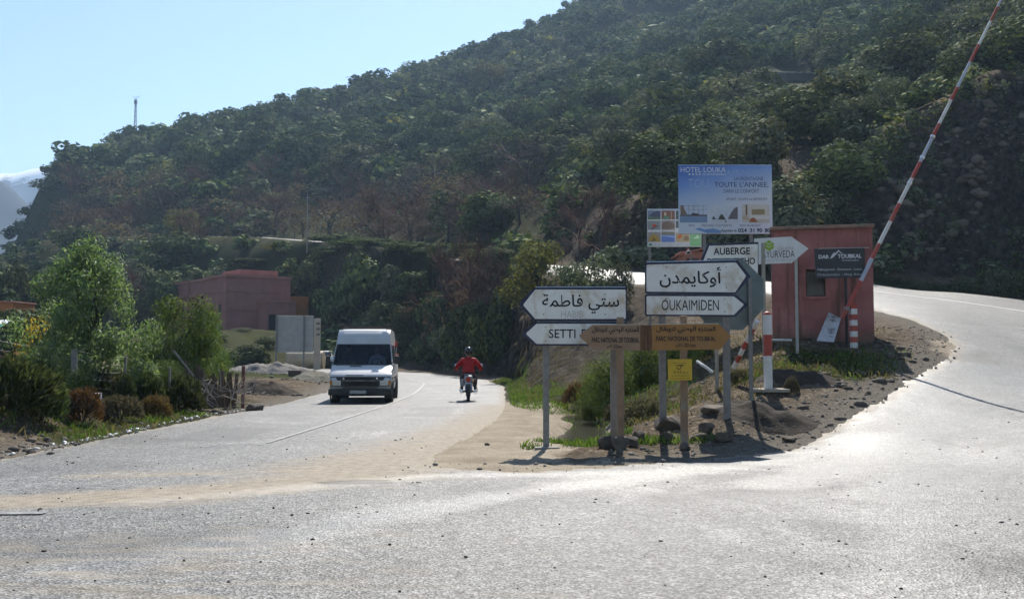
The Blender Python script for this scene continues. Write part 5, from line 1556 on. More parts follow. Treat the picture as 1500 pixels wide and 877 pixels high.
# ------------------------------------------------------------------ van
M_VAN = surf('dusty_white_van_paint', (.56, .56, .56), (.48, .47, .455), 2.5, .32, .5, stain=(.36, .31, .25), sscale=1.6, samt=.4, coat=.3)
M_RUB = plain('black_rubber', (.02, .02, .02), .8)
M_BLK = surf('black_plastic', (.03, .028, .027), (.045, .04, .036), 6, .65, .3, stain=(.12, .1, .08), sscale=2, samt=.3)
M_CHROME = plain('dull_chrome', (.55, .55, .55), .25, .5, .9)
mgl, ng_, bg2 = new_mat('tinted_glass')
bg2.inputs['Base Color'].default_value = (.012, .018, .035, 1); bg2.inputs['Roughness'].default_value = .08; bg2.inputs['Specular IOR Level'].default_value = .5
M_GLASS = mgl
mlens, nl_, bl_ = new_mat('headlamp_lens')
bl_.inputs['Base Color'].default_value = (.5, .48, .42, 1); bl_.inputs['Roughness'].default_value = .15
M_LENS = mlens
M_AMB = plain('amber_lens', (.5, .2, .03), .3); M_REDL = plain('red_lens', (.5, .03, .02), .3)
vb = W(527.5, 592, 31.2)
van = thing('passenger_van', 'dusty white high-roofed van with roof rack driving towards the junction', 'van', (vb.x, 31.2, rs(vb.x, 31.2)), R(4.2))
hwz = [(.3, .9), (.6, .965), (1.2, .975), (1.5, .94), (1.86, .89), (2.1, .865), (2.3, .845), (2.42, .82)]
def hw(z): return float(np.interp(z, [a for a, _ in hwz], [b for _, b in hwz]))
prof = [(.12, .36), (.04, .48), (.01, .6), (.0, .72), (.03, .84), (.12, .92), (.42, 1.06), (.75, 1.2), (1.0, 1.51), (1.28, 1.86), (1.31, 1.93), (1.42, 2.14), (1.56, 2.29), (1.8, 2.37), (3.3, 2.41), (4.6, 2.38), (4.76, 2.28), (4.82, 1.2), (4.82, .6), (4.76, .36)]
cols = [-1, -.94, -.8, -.45, 0, .45, .8, .94, 1]
def vp(y, z, s, off=0.0, n=(0, 0)):
    a = abs(s)
    fr_ = max(0.0, 1 - y / 1.9)
    return (s * hw(z), y + .09 * a ** 10 * fr_ + .02 * a * a * fr_ + n[0] * off, z - .03 * a ** 10 * max(0, (z - 1.9) / .5) + n[1] * off)
mb = MB(); V = []
for s in cols:
    for y, z in prof: V.append(vp(y, z, s))
n = len(prof); Fq = []
for i in range(len(cols) - 1):
    for j in range(n):
        if j in (7, 8) and 1 <= i <= 6: continue
        Fq.append((i * n + j, (i + 1) * n + j, (i + 1) * n + (j + 1) % n, i * n + (j + 1) % n))
Fq.append(tuple(range(n))); Fq.append(tuple(range((len(cols) - 1) * n + n - 1, (len(cols) - 1) * n - 1, -1)))
body = mb.add(V, Fq).build('body', M_VAN, van, smooth=True)
def panel_on(y0, z0, y1, z1, s0, s1, off, ns=8, nz=3):
    dl = math.hypot(y1 - y0, z1 - z0); nn = (-(z1 - z0) / dl, (y1 - y0) / dl)
    V, Fq = [], []
    for j in range(nz + 1):
        for i in range(ns + 1):
            t = j / nz
            V.append(vp(y0 + (y1 - y0) * t, z0 + (z1 - z0) * t, s0 + (s1 - s0) * i / ns, off, nn))
    for j in range(nz):
        for i in range(ns):
            a = j * (ns + 1) + i; Fq.append((a, a + 1, a + ns + 2, a + ns + 1))
    return MB().add(V, Fq)
for s0, s1 in ((-.97, -.92), (.92, .97)): panel_on(.75, 1.2, 1.28, 1.86, s0, s1, .008, 2).build('windscreen_seal', M_BLK, body)
for ya, za, yb2, zb2 in ((.74, 1.19, .78, 1.235), (1.25, 1.825, 1.285, 1.87)): panel_on(ya, za, yb2, zb2, -.96, .96, .009, 8, 1).build('windscreen_seal', M_BLK, body)
mgw = bpy.data.materials.new('windscreen_glass'); mgw.use_nodes = True
ngw = mgw.node_tree; ngw.nodes.clear()
og = ngw.nodes.new('ShaderNodeOutputMaterial'); tg = ngw.nodes.new('ShaderNodeBsdfTransparent'); gg = ngw.nodes.new('ShaderNodeBsdfGlossy'); mg2 = ngw.nodes.new('ShaderNodeMixShader'); fg2 = ngw.nodes.new('ShaderNodeFresnel')
tg.inputs[0].default_value = (.55, .62, .72, 1); gg.inputs['Roughness'].default_value = .03; fg2.inputs[0].default_value = 1.5
ngw.links.new(fg2.outputs[0], mg2.inputs[0]); ngw.links.new(tg.outputs[0], mg2.inputs[1]); ngw.links.new(gg.outputs[0], mg2.inputs[2]); ngw.links.new(mg2.outputs[0], og.inputs[0])
ws = panel_on(.775, 1.232, 1.262, 1.838, -.935, .935, .012).build('windscreen', mgw, van, smooth=True)
M_LIN = plain('grey_cabin_lining', (.07, .075, .085), .9)
MB().add([(-.86, 1.35, .6), (.86, 1.35, .6), (.8, 1.4, 1.9), (-.8, 1.4, 1.9), (-.86, 3.0, .6), (.86, 3.0, .6), (.8, 3.0, 2.2), (-.8, 3.0, 2.2)], [(4, 5, 6, 7), (0, 4, 7, 3), (5, 1, 2, 6), (3, 7, 6, 2), (0, 1, 5, 4)]).build('cabin', M_LIN, van)
MB().bevbox((0, .98, 1.15), (1.7, .5, .16), .04).build('dashboard', M_BLK, van)
MB().torus((.42, 1.22, 1.27), .17, .014, (0, -.7, .7), 20, 6).build('steering_wheel', M_BLK, van)
for x_ in (-.55, -.05, .42):
    MB().bevbox((x_, 2.02, 1.22), (.42, .14, .75), .05).build('seat_back', M_LIN, van)
    MB().bevbox((x_, 2.04, 1.68), (.22, .1, .18), .04).build('headrest', M_LIN, van)
for sx in (-.35, .45):
    a = Vector(vp(.77, 1.225, sx)); e = Vector(vp(.9, 1.39, sx + .42))
    MB().tube([a + Vector((0, -.03, .03)), e + Vector((0, -.025, .02))], .009, 5).build('wiper', M_BLK, van)
panel_on(.0, .535, .025, .835, -.97, .97, .012).build('front_panel', M_BLK, van)
gr = MB()
for k in range(7):
    z = .565 + k * .04
    gr.box((0, -.012, z), (1.05, .03, .014))
gr.build('grille', plain('grille_black', (.015, .015, .016), .5), van)
for sx in (-1, 1):
    hl = MB().bevbox((sx * .74, .0, .64), (.27, .07, .17), .012).build('headlight', M_CHROME, van)
    MB().bevbox((sx * .74, -.034, .64), (.24, .02, .14), .008).build('lens', M_LENS, hl)
    MB().ball((sx * .52, -.03, .775), (.035, .025, .035), 10, 6).build('fog_lamp', M_LENS, van, smooth=True)
    MB().bevbox((sx * .9, .06, .64), (.1, .08, .16), .01).build('indicator', M_AMB, van)
    mir = MB().bevbox((sx * 1.1, .82, 1.36), (.15, .08, .27), .03).build('mirror', M_BLK, van)
    MB().tube([(sx * .93, .86, 1.27), (sx * 1.06, .83, 1.3)], .018, 6).build('arm', M_BLK, mir)
    for k, (ya, yb) in enumerate(((1.32, 1.95), (2.1, 3.15), (3.3, 4.45))):
        za, zb2 = 1.3, 1.84
        V = [(sx * (hw(z_) + .008), y_, z_) for y_, z_ in ((ya - (.34 if k == 0 else 0), za), (yb, za), (yb, zb2), (ya, zb2))]
        MB().add(V, [(0, 1, 2, 3)]).build('side_window', M_GLASS, van)
    MB().box((sx * .968, 2.6, .78), (.03, 4.1, .07)).build('rub_strip', M_BLK, van)
    for yw in (.85, 4.0):
        w_ = MB()
        for a_, b_, r_ in ((.72, .94, .325),):
            w_.cyl((sx * a_, yw, .325), (sx * b_, yw, .325), r_, n=28)
        tyre = w_.build('wheel', M_RUB, van)
        MB().cyl((sx * .93, yw, .325), (sx * .947, yw, .325), .2, n=20).build('rim', plain('grey_steel_rim', (.3, .29, .28), .5), tyre)
        MB().torus((sx * .972, yw, .36), .38, .03, (1, 0, 0), 24, 6).build('wheel_arch', M_BLK, van)
    MB().bevbox((sx * .85, 4.84, .95), (.14, .03, .4), .008).build('tail_light', M_REDL, van)
    MB().tube([(sx * .74, 1.75, 2.45), (sx * .74, 4.6, 2.46)], .02, 6).build('rack_rail', M_BLK, van)
MB().bevbox((0, -.02, .36), (1.98, .22, .2), .05).build('bumper', M_BLK, van, smooth=True)
MB().box((-.06, -.137, .365), (.5, .012, .1)).build('number_plate', surf('grubby_plate', (.42, .42, .4), (.3, .3, .29), 8), van)
MB().box((0, -.01, .5), (1.1, .03, .03)).build('air_slot', M_BLK, van)
MB().box((-.2, .63, 1.163), (.36, .05, .012), Matrix.Rotation(R(22), 3, 'X')).build('bonnet_vent', M_BLK, van)
MB().box((-.18, .055, .885), (.56, .014, .02)).build('badge_strip', M_BLK, van)
MB().box((0, 2.4, .3), (1.5, 4.3, .16)).build('chassis', M_BLK, van)
for y_ in (1.75, 2.5, 3.2, 3.9, 4.6):
    MB().tube([(-.86, y_, 2.44), (-.5, y_, 2.47), (.5, y_, 2.47), (.86, y_, 2.44)], .018, 6).build('rack_bar', M_BLK, van)
for sx in (-1, 1):
    for y_ in (1.8, 4.5):
        MB().tube([(sx * .74, y_, 2.3), (sx * .74, y_, 2.46)], .015, 5).build('rack_foot', M_BLK, van)
    MB().bevbox((sx * .74, 1.72, 2.5), (.22, .05, .05), .012).build('rack_clamp', M_BLK, van)
MB().tube([(.93, 4.3, 1.2), (.95, 4.1, 1.7), (.86, 4.0, 2.2)], .014, 5).build('side_rail', M_VAN, van)
for z_, y_ in ((1.88, 3.2), (1.45, 4.3)):
    MB().bevbox((.97, y_, z_), (.07, .16, .2), .02).build('red_reflector', plain('red_cloth', (.5, .05, .03), .7), van)

# ------------------------------------------------------------------ motorcycle and rider, seen from behind
mbp = W(686, 588, 32.6)
MZ = rs(mbp.x, 32.6)
bike = thing('motorcycle', 'small motorcycle with round red tail light riding away on the left road', 'motorcycle', (mbp.x, 32.6, MZ), R(2))
M_BODYG = surf('grey_blue_cowl', (.3, .33, .35), (.22, .24, .26), 4, .4, .5)
for yw, wd_ in ((.0, .055), (1.25, .045)):
    tyre = MB().torus((0, yw, .3), .25, wd_, (1, 0, 0), 28, 8).build('wheel', M_RUB, bike, smooth=True)
    rim = MB().torus((0, yw, .3), .21, .015, (1, 0, 0), 24, 6)
    for k in range(6): rim.cyl((0, yw, .3), (0, yw + .21 * math.cos(k * 1.047), .3 + .21 * math.sin(k * 1.047)), .008, n=5)
    rim.build('rim', M_CHROME, tyre)
    MB().cyl((-.07, yw, .3), (.07, yw, .3), .05, n=12).build('hub', M_GALV, tyre)
V, Fq = [], []
for k in range(9):
    a = R(-30 + 150 * k / 8)
    for x_ in (-.075, -.05, .05, .075):
        rr_ = .325 if abs(x_) < .06 else .3
        V.append((x_, rr_ * -math.cos(a) * .98, .3 + rr_ * math.sin(a) + .03))
for k in range(8):
    for j in range(3): Fq.append((k * 4 + j, k * 4 + j + 1, k * 4 + j + 5, k * 4 + j + 4))
MB().add(V, Fq).build('mudguard', M_BLK, bike, smooth=True)
MB().bevbox((0, .42, .78), (.26, .72, .1), .04).build('seat', plain('black_vinyl', (.025, .025, .025), .5), bike, smooth=True)
tc_ = MB().bevbox((0, .02, .74), (.28, .3, .22), .07).build('tail_cowl', M_BODYG, bike, smooth=True)
MB().cyl((0, -.16, .72), (0, -.1, .72), .075, .085, n=18).build('tail_light', M_REDL, bike)
MB().box((0, -.2, .55), (.2, .012, .15), Matrix.Rotation(R(-18), 3, 'X')).build('number_plate', plain('pale_plate', (.42, .45, .5), .5), bike)
for sx in (-1, 1):
    MB().ball((sx * .16, -.1, .66), (.035, .045, .035), 10, 6).build('indicator', M_AMB, bike, smooth=True)
    MB().bevbox((sx * .2, .25, .6), (.12, .5, .26), .05).build('side_case', M_BODYG if sx < 0 else M_BLK, bike, smooth=True)
    MB().tube([(sx * .14, .7, .3), (sx * .2, .3, .3), (sx * .22, -.2, .36)], [.025, .045, .045], 8).build('silencer', M_CHROME, bike, smooth=True)
    MB().tube([(sx * .08, .65, .33), (sx * .3, .66, .31)], .014, 6).build('footrest', M_BLK, bike)
    MB().tube([(sx * .24, .9, .2), (sx * .3, .75, .35), (sx * .24, .62, .52)], .012, 5).build('crash_bar', M_CHROME, bike)
    MB().tube([(sx * .11, 1.05, .92), (sx * .24, 1.02, 1.0), (sx * .4, .86, .98)], .014, 6).build('handlebar', M_BLK, bike)
    MB().tube([(sx * .36, .88, .98), (sx * .43, .84, .98)], .019, 8).build('grip', M_RUB, bike)
    mi_ = MB().ball((sx * .42, .95, 1.17), (.065, .02, .05), 12, 8).build('mirror', M_CHROME, bike, smooth=True)
    MB().tube([(sx * .33, .92, 1.0), (sx * .42, .95, 1.15)], .007, 5).build('stem', M_BLK, mi_)
    MB().cyl((sx * .07, 1.25, .3), (sx * .07, 1.02, .92), .022, n=8).build('fork', M_CHROME, bike)
    MB().cyl((sx * .09, -.02, .36), (sx * .12, .12, .68), .025, n=8).build('shock', M_CHROME, bike)
MB().bevbox((0, .72, .4), (.26, .36, .3), .05).build('engine', M_GALV, bike, smooth=True)
MB().ball((0, .82, .82), (.15, .26, .13), 14, 10).build('fuel_tank', M_BODYG, bike, smooth=True)
MB().ball((0, 1.14, .9), (.1, .1, .1), 12, 8).build('headlamp', M_BLK, bike, smooth=True)
rk = MB()
rk.tube([(-.13, .1, .86), (-.13, -.2, .88), (0, -.24, .88), (.13, -.2, .88), (.13, .1, .86)], .012, 6)
for y_ in (-.12, -.02): rk.tube([(-.13, y_, .875), (.13, y_, .875)], .008, 5)
rk.build('luggage_rack', M_CHROME, bike)
# rider: one continuous skinned figure
def skin_body(name, joints, edges, root):
    m = bpy.data.meshes.new(name)
    m.from_pydata([j[0] for j in joints], edges, [])
    o = bpy.data.objects.new(name, m); COL.objects.link(o)
    o.modifiers.new('skin', 'SKIN')
    if not m.skin_vertices: m.attributes.new('skin', 'FLOAT', 'POINT') if False else None
    return o, m
J = [((0, .5, .86), (.18, .15)), ((0, .5, 1.0), (.2, .15)), ((0, .54, 1.18), (.235, .16)), ((0, .58, 1.34), (.2, .13)), ((0, .6, 1.42), (.07, .07)), ((0, .62, 1.5), (.065, .065)), ((0, .63, 1.6), (.1, .11)), ((0, .63, 1.69), (.08, .09)),
     ((-.19, .58, 1.33), (.1, .1)), ((-.37, .6, 1.14), (.085, .085)), ((-.42, .78, 1.03), (.05, .05)), ((-.41, .86, 1.0), (.04, .04)),
     ((.19, .58, 1.33), (.1, .1)), ((.37, .6, 1.14), (.085, .085)), ((.42, .78, 1.03), (.05, .05)), ((.41, .86, 1.0), (.04, .04)),
     ((-.12, .56, .84), (.1, .1)), ((-.24, .95, .74), (.075, .075)), ((-.22, .72, .42), (.055, .055)), ((-.22, .68, .36), (.05, .05)), ((-.23, .82, .34), (.045, .035)),
     ((.12, .56, .84), (.1, .1)), ((.24, .95, .74), (.075, .075)), ((.22, .72, .42), (.055, .055)), ((.22, .68, .36), (.05, .05)), ((.23, .82, .34), (.045, .035))]
Ed = [(0, 1), (1, 2), (2, 3), (3, 4), (4, 5), (5, 6), (6, 7), (3, 8), (8, 9), (9, 10), (10, 11), (3, 12), (12, 13), (13, 14), (14, 15), (0, 16), (16, 17), (17, 18), (18, 19), (19, 20), (0, 21), (21, 22), (22, 23), (23, 24), (24, 25)]
m = bpy.data.meshes.new('rider_skeleton'); m.from_pydata([j[0] for j in J], Ed, [])
o = bpy.data.objects.new('rider_skeleton', m); COL.objects.link(o)
sk = o.modifiers.new('skin', 'SKIN'); o.modifiers.new('sub', 'SUBSURF').levels = 2
if not len(m.skin_vertices):
    bpy.context.view_layer.objects.active = o
    bpy.ops.mesh.customdata_skin_add()
for i, (_, r_) in enumerate(J): m.skin_vertices[0].data[i].radius = r_
m.skin_vertices[0].data[0].use_root = True
dg = bpy.context.evaluated_depsgraph_get(); dg.update()
bm_ = bpy.data.meshes.new_from_object(o.evaluated_get(dg))
bpy.data.objects.remove(o)
M_JKT = surf('red_jacket_cloth', (.42, .018, .016), (.3, .012, .012), 7, .75, .25, bump=.3)
M_TROU = surf('dark_trousers', (.04, .035, .04), (.06, .025, .025), 5, .85, .2)
M_SKIN = plain('skin', (.32, .18, .12), .55)
for mt in (M_JKT, M_TROU, M_SKIN): bm_.materials.append(mt)
for p in bm_.polygons:
    c = p.center
    hand = abs(c.x) > .37 and c.y > .8
    p.material_index = 2 if (c.z > 1.45 or hand) else (1 if c.z < .93 else 0)
    p.use_smooth = True
rider = thing('person', 'motorcycle rider in a red jacket and dark helmet seen from behind', 'person', (mbp.x, 32.6, MZ), R(2))
link('body', bm_, rider)
for sx in (-1, 1):
    hd = MB()
    for k in range(4):
        x_ = sx * (.365 + k * .021)
        hd.tube([(x_, .865, 1.015), (x_, .9, 1.005), (x_, .905, .975), (x_, .875, .955)], [.011, .011, .01, .008], 6)
    hd.tube([(sx * .365, .85, 1.0), (sx * .35, .85, .97), (sx * .36, .875, .95)], [.012, .011, .009], 6)
    hd.build('hand', M_SKIN, rider, smooth=True)
he = MB(); he.ball((0, .63, 1.635), (.135, .155, .15), 20, 14)
hel = he.build('helmet', plain('black_gloss_helmet', (.018, .018, .02), .12, .6), rider, smooth=True)
MB().torus((0, .65, 1.56), .115, .016, (0, .2, 1), 20, 6).build('helmet_rim', M_RUB, hel)

# people in the van cab
def sitter(name, label, lx, arms, cloth):
    J2 = [((0, 0, 0), (.16, .13)), ((0, 0, .2), (.17, .12)), ((0, .01, .4), (.18, .11)), ((0, .02, .52), (.07, .06)), ((0, 0, .6), (.06, .06)), ((0, -.02, .7), (.085, .1)), ((0, -.02, .78), (.07, .08))]
    E2 = [(0, 1), (1, 2), (2, 3), (3, 4), (4, 5), (5, 6)]
    for sx in (-1, 1):
        b0 = len(J2); J2 += [((sx * .2, .02, .42), (.075, .075)), ((sx * .27, -.12, .18), (.055, .055)), ((sx * (.16 if arms else .2), -.42, .2 if arms else .02), (.04, .04))]
        E2 += [(2, b0), (b0, b0 + 1), (b0 + 1, b0 + 2)]
    m = bpy.data.meshes.new('sitter_skeleton'); m.from_pydata([j[0] for j in J2], E2, [])
    o = bpy.data.objects.new('sitter_skeleton', m); COL.objects.link(o)
    o.modifiers.new('skin', 'SKIN'); o.modifiers.new('sub', 'SUBSURF').levels = 2
    if not len(m.skin_vertices):
        bpy.context.view_layer.objects.active = o; bpy.ops.mesh.customdata_skin_add()
    for i, (_, r_) in enumerate(J2): m.skin_vertices[0].data[i].radius = r_
    m.skin_vertices[0].data[0].use_root = True
    dg = bpy.context.evaluated_depsgraph_get(); dg.update()
    bm2 = bpy.data.meshes.new_from_object(o.evaluated_get(dg)); bpy.data.objects.remove(o)
    for mt in (cloth, M_SKIN): bm2.materials.append(mt)
    for p in bm2.polygons:
        p.material_index = 1 if (p.center.z > .56 or p.center.y < -.36) else 0
        p.use_smooth = True
    q = Matrix.Rotation(R(4.2), 3, 'Z') @ Vector((lx, 1.82, 1.0))
    t = thing('person', label, 'person', van.location + q, R(4.2), 'people in the van')
    link('body', bm2, t)
    MB().ball((0, .015, .765), (.092, .1, .07), 14, 8).build('hair', plain('black_hair', (.015, .012, .01), .6), t, smooth=True)
    f = MB(); f.ball((0, -.125, .695), (.016, .022, .022), 8, 6); f.build('nose', M_SKIN, t, smooth=True)
    return t
sitter('person', 'van driver in a pale shirt behind the windscreen', .42, True, plain('pale_shirt', (.35, .36, .4), .8))
sitter('person', 'van passenger in a dark jacket behind the windscreen', -.5, False, plain('dark_jacket', (.06, .06, .075), .8))
# ------------------------------------------------------------------ parked white car beyond the panel
cb = gp(474, 84.0)
car = thing('parked_car', 'white car half hidden between the steel tank and the van', 'car', cb, R(8))
pr = [(-.02, .3), (0, .62), (.1, .74), (.95, .86), (1.55, 1.32), (2.7, 1.36), (3.4, .95), (3.95, .86), (4.05, .5), (4.0, .28)]
V, Fq = [], []
for s in (-1, -.88, 0, .88, 1):
    for y_, z_ in pr: V.append((s * (.83 - .18 * max(0, (z_ - .86) / .5)), y_ + .07 * abs(s) ** 4, z_))
n = len(pr)
for i in range(4):
    for j in range(n): Fq.append((i * n + j, (i + 1) * n + j, (i + 1) * n + (j + 1) % n, i * n + (j + 1) % n))
Fq += [tuple(range(n)), tuple(range(5 * n - 1, 4 * n - 1, -1))]
MB().add(V, Fq).build('body', plain('white_car_paint', (.75, .75, .75), .3, .5), car, smooth=True)
MB().add([(-.66, .98, .9), (.66, .98, .9), (.56, 1.5, 1.3), (-.56, 1.5, 1.3)], [(0, 1, 2, 3)]).build('windscreen', M_GLASS, car)
for sx in (-1, 1):
    MB().bevbox((sx * .6, .02, .6), (.3, .06, .14), .02).build('headlight', M_LENS, car)
    for yw in (.7, 3.2): MB().cyl((sx * .66, yw, .3), (sx * .84, yw, .3), .3, n=20).build('wheel', M_RUB, car)
    MB().add([(sx * .79, 1.2, .9), (sx * .79, 3.1, .92), (sx * .68, 2.6, 1.28), (sx * .68, 1.65, 1.26)], [(0, 1, 2, 3)]).build('side_window', M_GLASS, car)
MB().bevbox((0, -.05, .38), (1.6, .14, .2), .04).build('bumper', M_BLK, car)
# ------------------------------------------------------------------ sheet-metal panel, tank and digger beyond the left road
M_SHEET = surf('pale_corrugated_sheet', (.42, .41, .4), (.35, .34, .33), 3, .55, .35, stain=(.3, .25, .2), sscale=1.5, samt=.4)
d = 68.0
b_ = gp(432, d)
t = thing('slatted_panel', 'tall grey slatted sheet panel on two steel posts left of the van', 'panel', (b_.x, d, b_.z))
S = sign_plane(t, d)
(x0, z0), (x1, z1) = S(404.5, 516), S(459, 462)
nsl = 16
for k in range(nsl):
    hs_ = (z1 - z0) / nsl
    MB().box(((x0 + x1) / 2, .05 + .012 * (k % 2), z0 + hs_ * (k + .5)), (x1 - x0, .04, hs_ * .93), Matrix.Rotation(R(9), 3, 'X')).build('slat', M_SHEET, t)
for px in (411.5, 451):
    mb = MB(); post(mb, S(px, 0)[0], gp(px, d).z - t.location.z - .4, z1 + .02, .11, .1, -.04); mb.build('post', M_GALV, t)
d = 71.5
b_ = gp(465, d)
t = thing('boundary_panel', 'narrow beige panel with dark marks standing beside the slatted panel', 'panel', (b_.x, d, b_.z))
S = sign_plane(t, d)
(x0, z0), (x1, z1) = S(459, 540), S(469.5, 466)
pn = MB().bevbox(((x0 + x1) / 2, .05, (z1 - .3) / 2), (x1 - x0, .1, z1 + .3), .015).build('panel', surf('beige_plaster', (.4, .36, .29), (.33, .3, .24), 2, .85), t)
mb = MB()
for yy in (472, 480, 488): rect(mb, S, 463.5, yy, 468.5, yy + 3.4, -.004)
mb.build('dark_mark', plain('dark_grey_mark', (.12, .12, .12), .7), pn)
d = 74.5
b_ = gp(443, d)
t = thing('steel_tank', 'beige cylindrical steel tank lying below the slatted panel', 'tank', b_)
S = sign_plane(t, d)
(x0, z0), (x1, z1) = S(418, 541), S(472, 514)
rt = (z1 - z0) / 2
tk = MB(); tk.cyl((x0, rt, (z0 + z1) / 2), (x1, rt, (z0 + z1) / 2), rt, n=32)
tk = tk.build('shell', surf('beige_tank_paint', (.46, .38, .25), (.38, .3, .2), 2, .5, .4, stain=(.26, .17, .1), sscale=1.5, samt=.5), t, smooth=True)
for f_ in (.02, .5, .98): MB().torus((x0 + (x1 - x0) * f_, rt, (z0 + z1) / 2), rt, .025, (1, 0, 0), 32, 6).build('weld_ring', M_GALV, tk)
for f_ in (.2, .8): MB().box((x0 + (x1 - x0) * f_, rt, z0 - .1), (.2, rt * 1.5, .5)).build('cradle', M_CONC, t)
b_ = gp(462, 98.0)
t = thing('excavator', 'yellow brown digger arm reaching up behind the van', 'excavator', b_)
M_DIG = surf('worn_yellow_paint', (.36, .2, .05), (.28, .15, .04), 3, .6, .3, stain=(.12, .08, .05), sscale=2, samt=.5)
S = sign_plane(t, 98.0)
pA, pB, pC = S(468, 511), S(484.5, 484), S(490, 500)
mb = MB(); mb.box(((pA[0] + pB[0]) / 2, 0, (pA[1] + pB[1]) / 2), (.32, .3, math.hypot(pB[0] - pA[0], pB[1] - pA[1]) + .3), Matrix.Rotation(math.atan2(pB[0] - pA[0], pB[1] - pA[1]), 3, 'Y'))
mb.build('boom', M_DIG, t)
mb = MB(); mb.box(((pC[0] + pB[0]) / 2, .02, (pC[1] + pB[1]) / 2), (.24, .24, 1.5), Matrix.Rotation(math.atan2(pC[0] - pB[0], pC[1] - pB[1]), 3, 'Y')); mb.build('stick', M_DIG, t)
MB().tube([(pA[0] + .2, -.1, pA[1] + .9), (S(480, 495)[0], -.1, S(480, 495)[1])], .06, 8).build('ram', M_CHROME, t)
MB().bevbox((S(459, 0)[0], .6, S(0, 516)[1]), (2.2, 2.4, 1.1), .1).build('house', M_DIG, t)
MB().bevbox((S(455, 0)[0], .2, S(0, 503)[1]), (.9, 1.0, 1.1), .06).build('cab', M_GLASS, t)
for yy in (-.5, 1.5): MB().bevbox((S(459, 0)[0], yy, .4), (3.0, .5, .8), .2).build('track', M_BLK, t)

# ------------------------------------------------------------------ pink flat-roofed building
M_PINK = surf('rose_brown_render', (.37, .18, .155), (.3, .145, .125), 1.0, .92, .15, bump=.25, bscale=12, stain=(.22, .125, .115), sscale=.6, samt=.4)
M_PINKL = surf('salmon_trim_render', (.4, .2, .15), (.33, .165, .125), 1.0, .9, .15)
cb = (-30.4, 105.0)
zb = min(gz(*cb), gz(-24, 109.5), gz(-40, 119)) 
zb = W(342, 489, 105).z
bld = thing('flat_roofed_building', 'rose brown flat-roofed two-storey building at the foot of the hill', 'building', (cb[0], cb[1], zb), R(38))
HB = 6.1
# local x runs along the shaded right face, local y back along the lit left face
def bx(mb, x0, x1, y0, y1, z0, z1): return mb.box(((x0 + x1) / 2, (y0 + y1) / 2, (z0 + z1) / 2), (x1 - x0, y1 - y0, z1 - z0))
bx(MB(), 0, 7.4, 0, 6.2, -1.5, HB).build('wall', M_PINK, bld)
bx(MB(), .5, 7.2, 6.19, 11.8, -1.5, HB - .02).build('wall', M_PINK, bld)
bx(MB(), .15, 7.0, 11.79, 18, -1.5, HB - .06).build('wall', M_PINK, bld)
for x0, y0, y1, z in ((-.14, -.14, 6.3, HB), (.36, 6.31, 11.9, HB - .02), (.01, 11.91, 18.1, HB - .06)):
    bx(MB(), x0, 7.5, y0, y1, z + .003, z + .28).build('cornice', M_PINKL, bld)
bx(MB(), 2.2, 6.6, 1.6, 6.6, HB + .283, HB + 1.0).build('roof_block', M_PINK, bld)
bx(MB(), 7.405, 8.6, 3.0, 9.0, -1.5, HB - .5).build('rear_wing', M_PINK, bld)
bx(MB(), 3.6, 7.0, -2.2, -.003, -1.5, 3.4).build('porch', M_PINK, bld)
bx(MB(), 3.5, 7.1, -2.3, -.003, 3.403, 3.6).build('porch_roof', M_PINKL, bld)
bx(MB(), -.05, 7.45, -.06, 6.1, 2.55, 2.72).build('string_course', M_PINK, bld)
bx(MB(), -.05, 7.45, -.06, 6.1, 4.5, 4.62).build('string_course', M_PINK, bld)
dr = bx(MB(), 3.85, 4.75, -2.24, -2.203, -.1, 2.1).build('door', plain('dark_doorway', (.02, .018, .02), .8), bld)
bx(MB(), 3.75, 3.846, -2.28, -2.203, -.1, 2.2).build('jamb', M_PINK, dr)
def bwin(x, y0, y1, z0, z1):
    f = bx(MB(), x - .03, x - .002, y0 - .08, y1 + .08, z0 - .08, z1 + .08).build('window', M_PINKL, bld)
    bx(MB(), x - .05, x - .031, y0, y1, z0, z1).build('pane', M_GLASS, f)
for y0, y1, z0, z1 in ((1.2, 1.75, 2.0, 3.2), (3.6, 4.1, 2.0, 3.2), (5.3, 5.7, 2.0, 3.2), (.9, 1.4, -.6, 1.0)): bwin(0, y0, y1, z0, z1)
for y0, y1, z0, z1 in ((7.7, 8.3, 2.0, 3.2), (9.4, 10.0, 2.0, 3.2), (7.7, 8.2, 3.7, 4.4)): bwin(.5, y0, y1, z0, z1)
for y0, y1 in ((13, 13.6), (15.2, 15.8)): bwin(.15, y0, y1, 2.0, 3.2)
bx(MB(), .1, .47, 6.7, 11.2, 4.35, 4.75).build('band', M_PINKL, bld)
bx(MB(), -.1, .12, 12.4, 17.4, 4.3, 4.7).build('band', M_PINKL, bld)
o = MB().bevbox((0, 0, .9), (2.6, 2.2, 2.6), .03).build('yellow_shed', surf('ochre_render', (.38, .2, .05), (.3, .15, .04), 1.5, .9))
o.location = (W(438, 460, 116).x, 116, W(438, 462, 116).z); tag(o, 'small ochre shed at the right end of the flat-roofed building', 'shed')

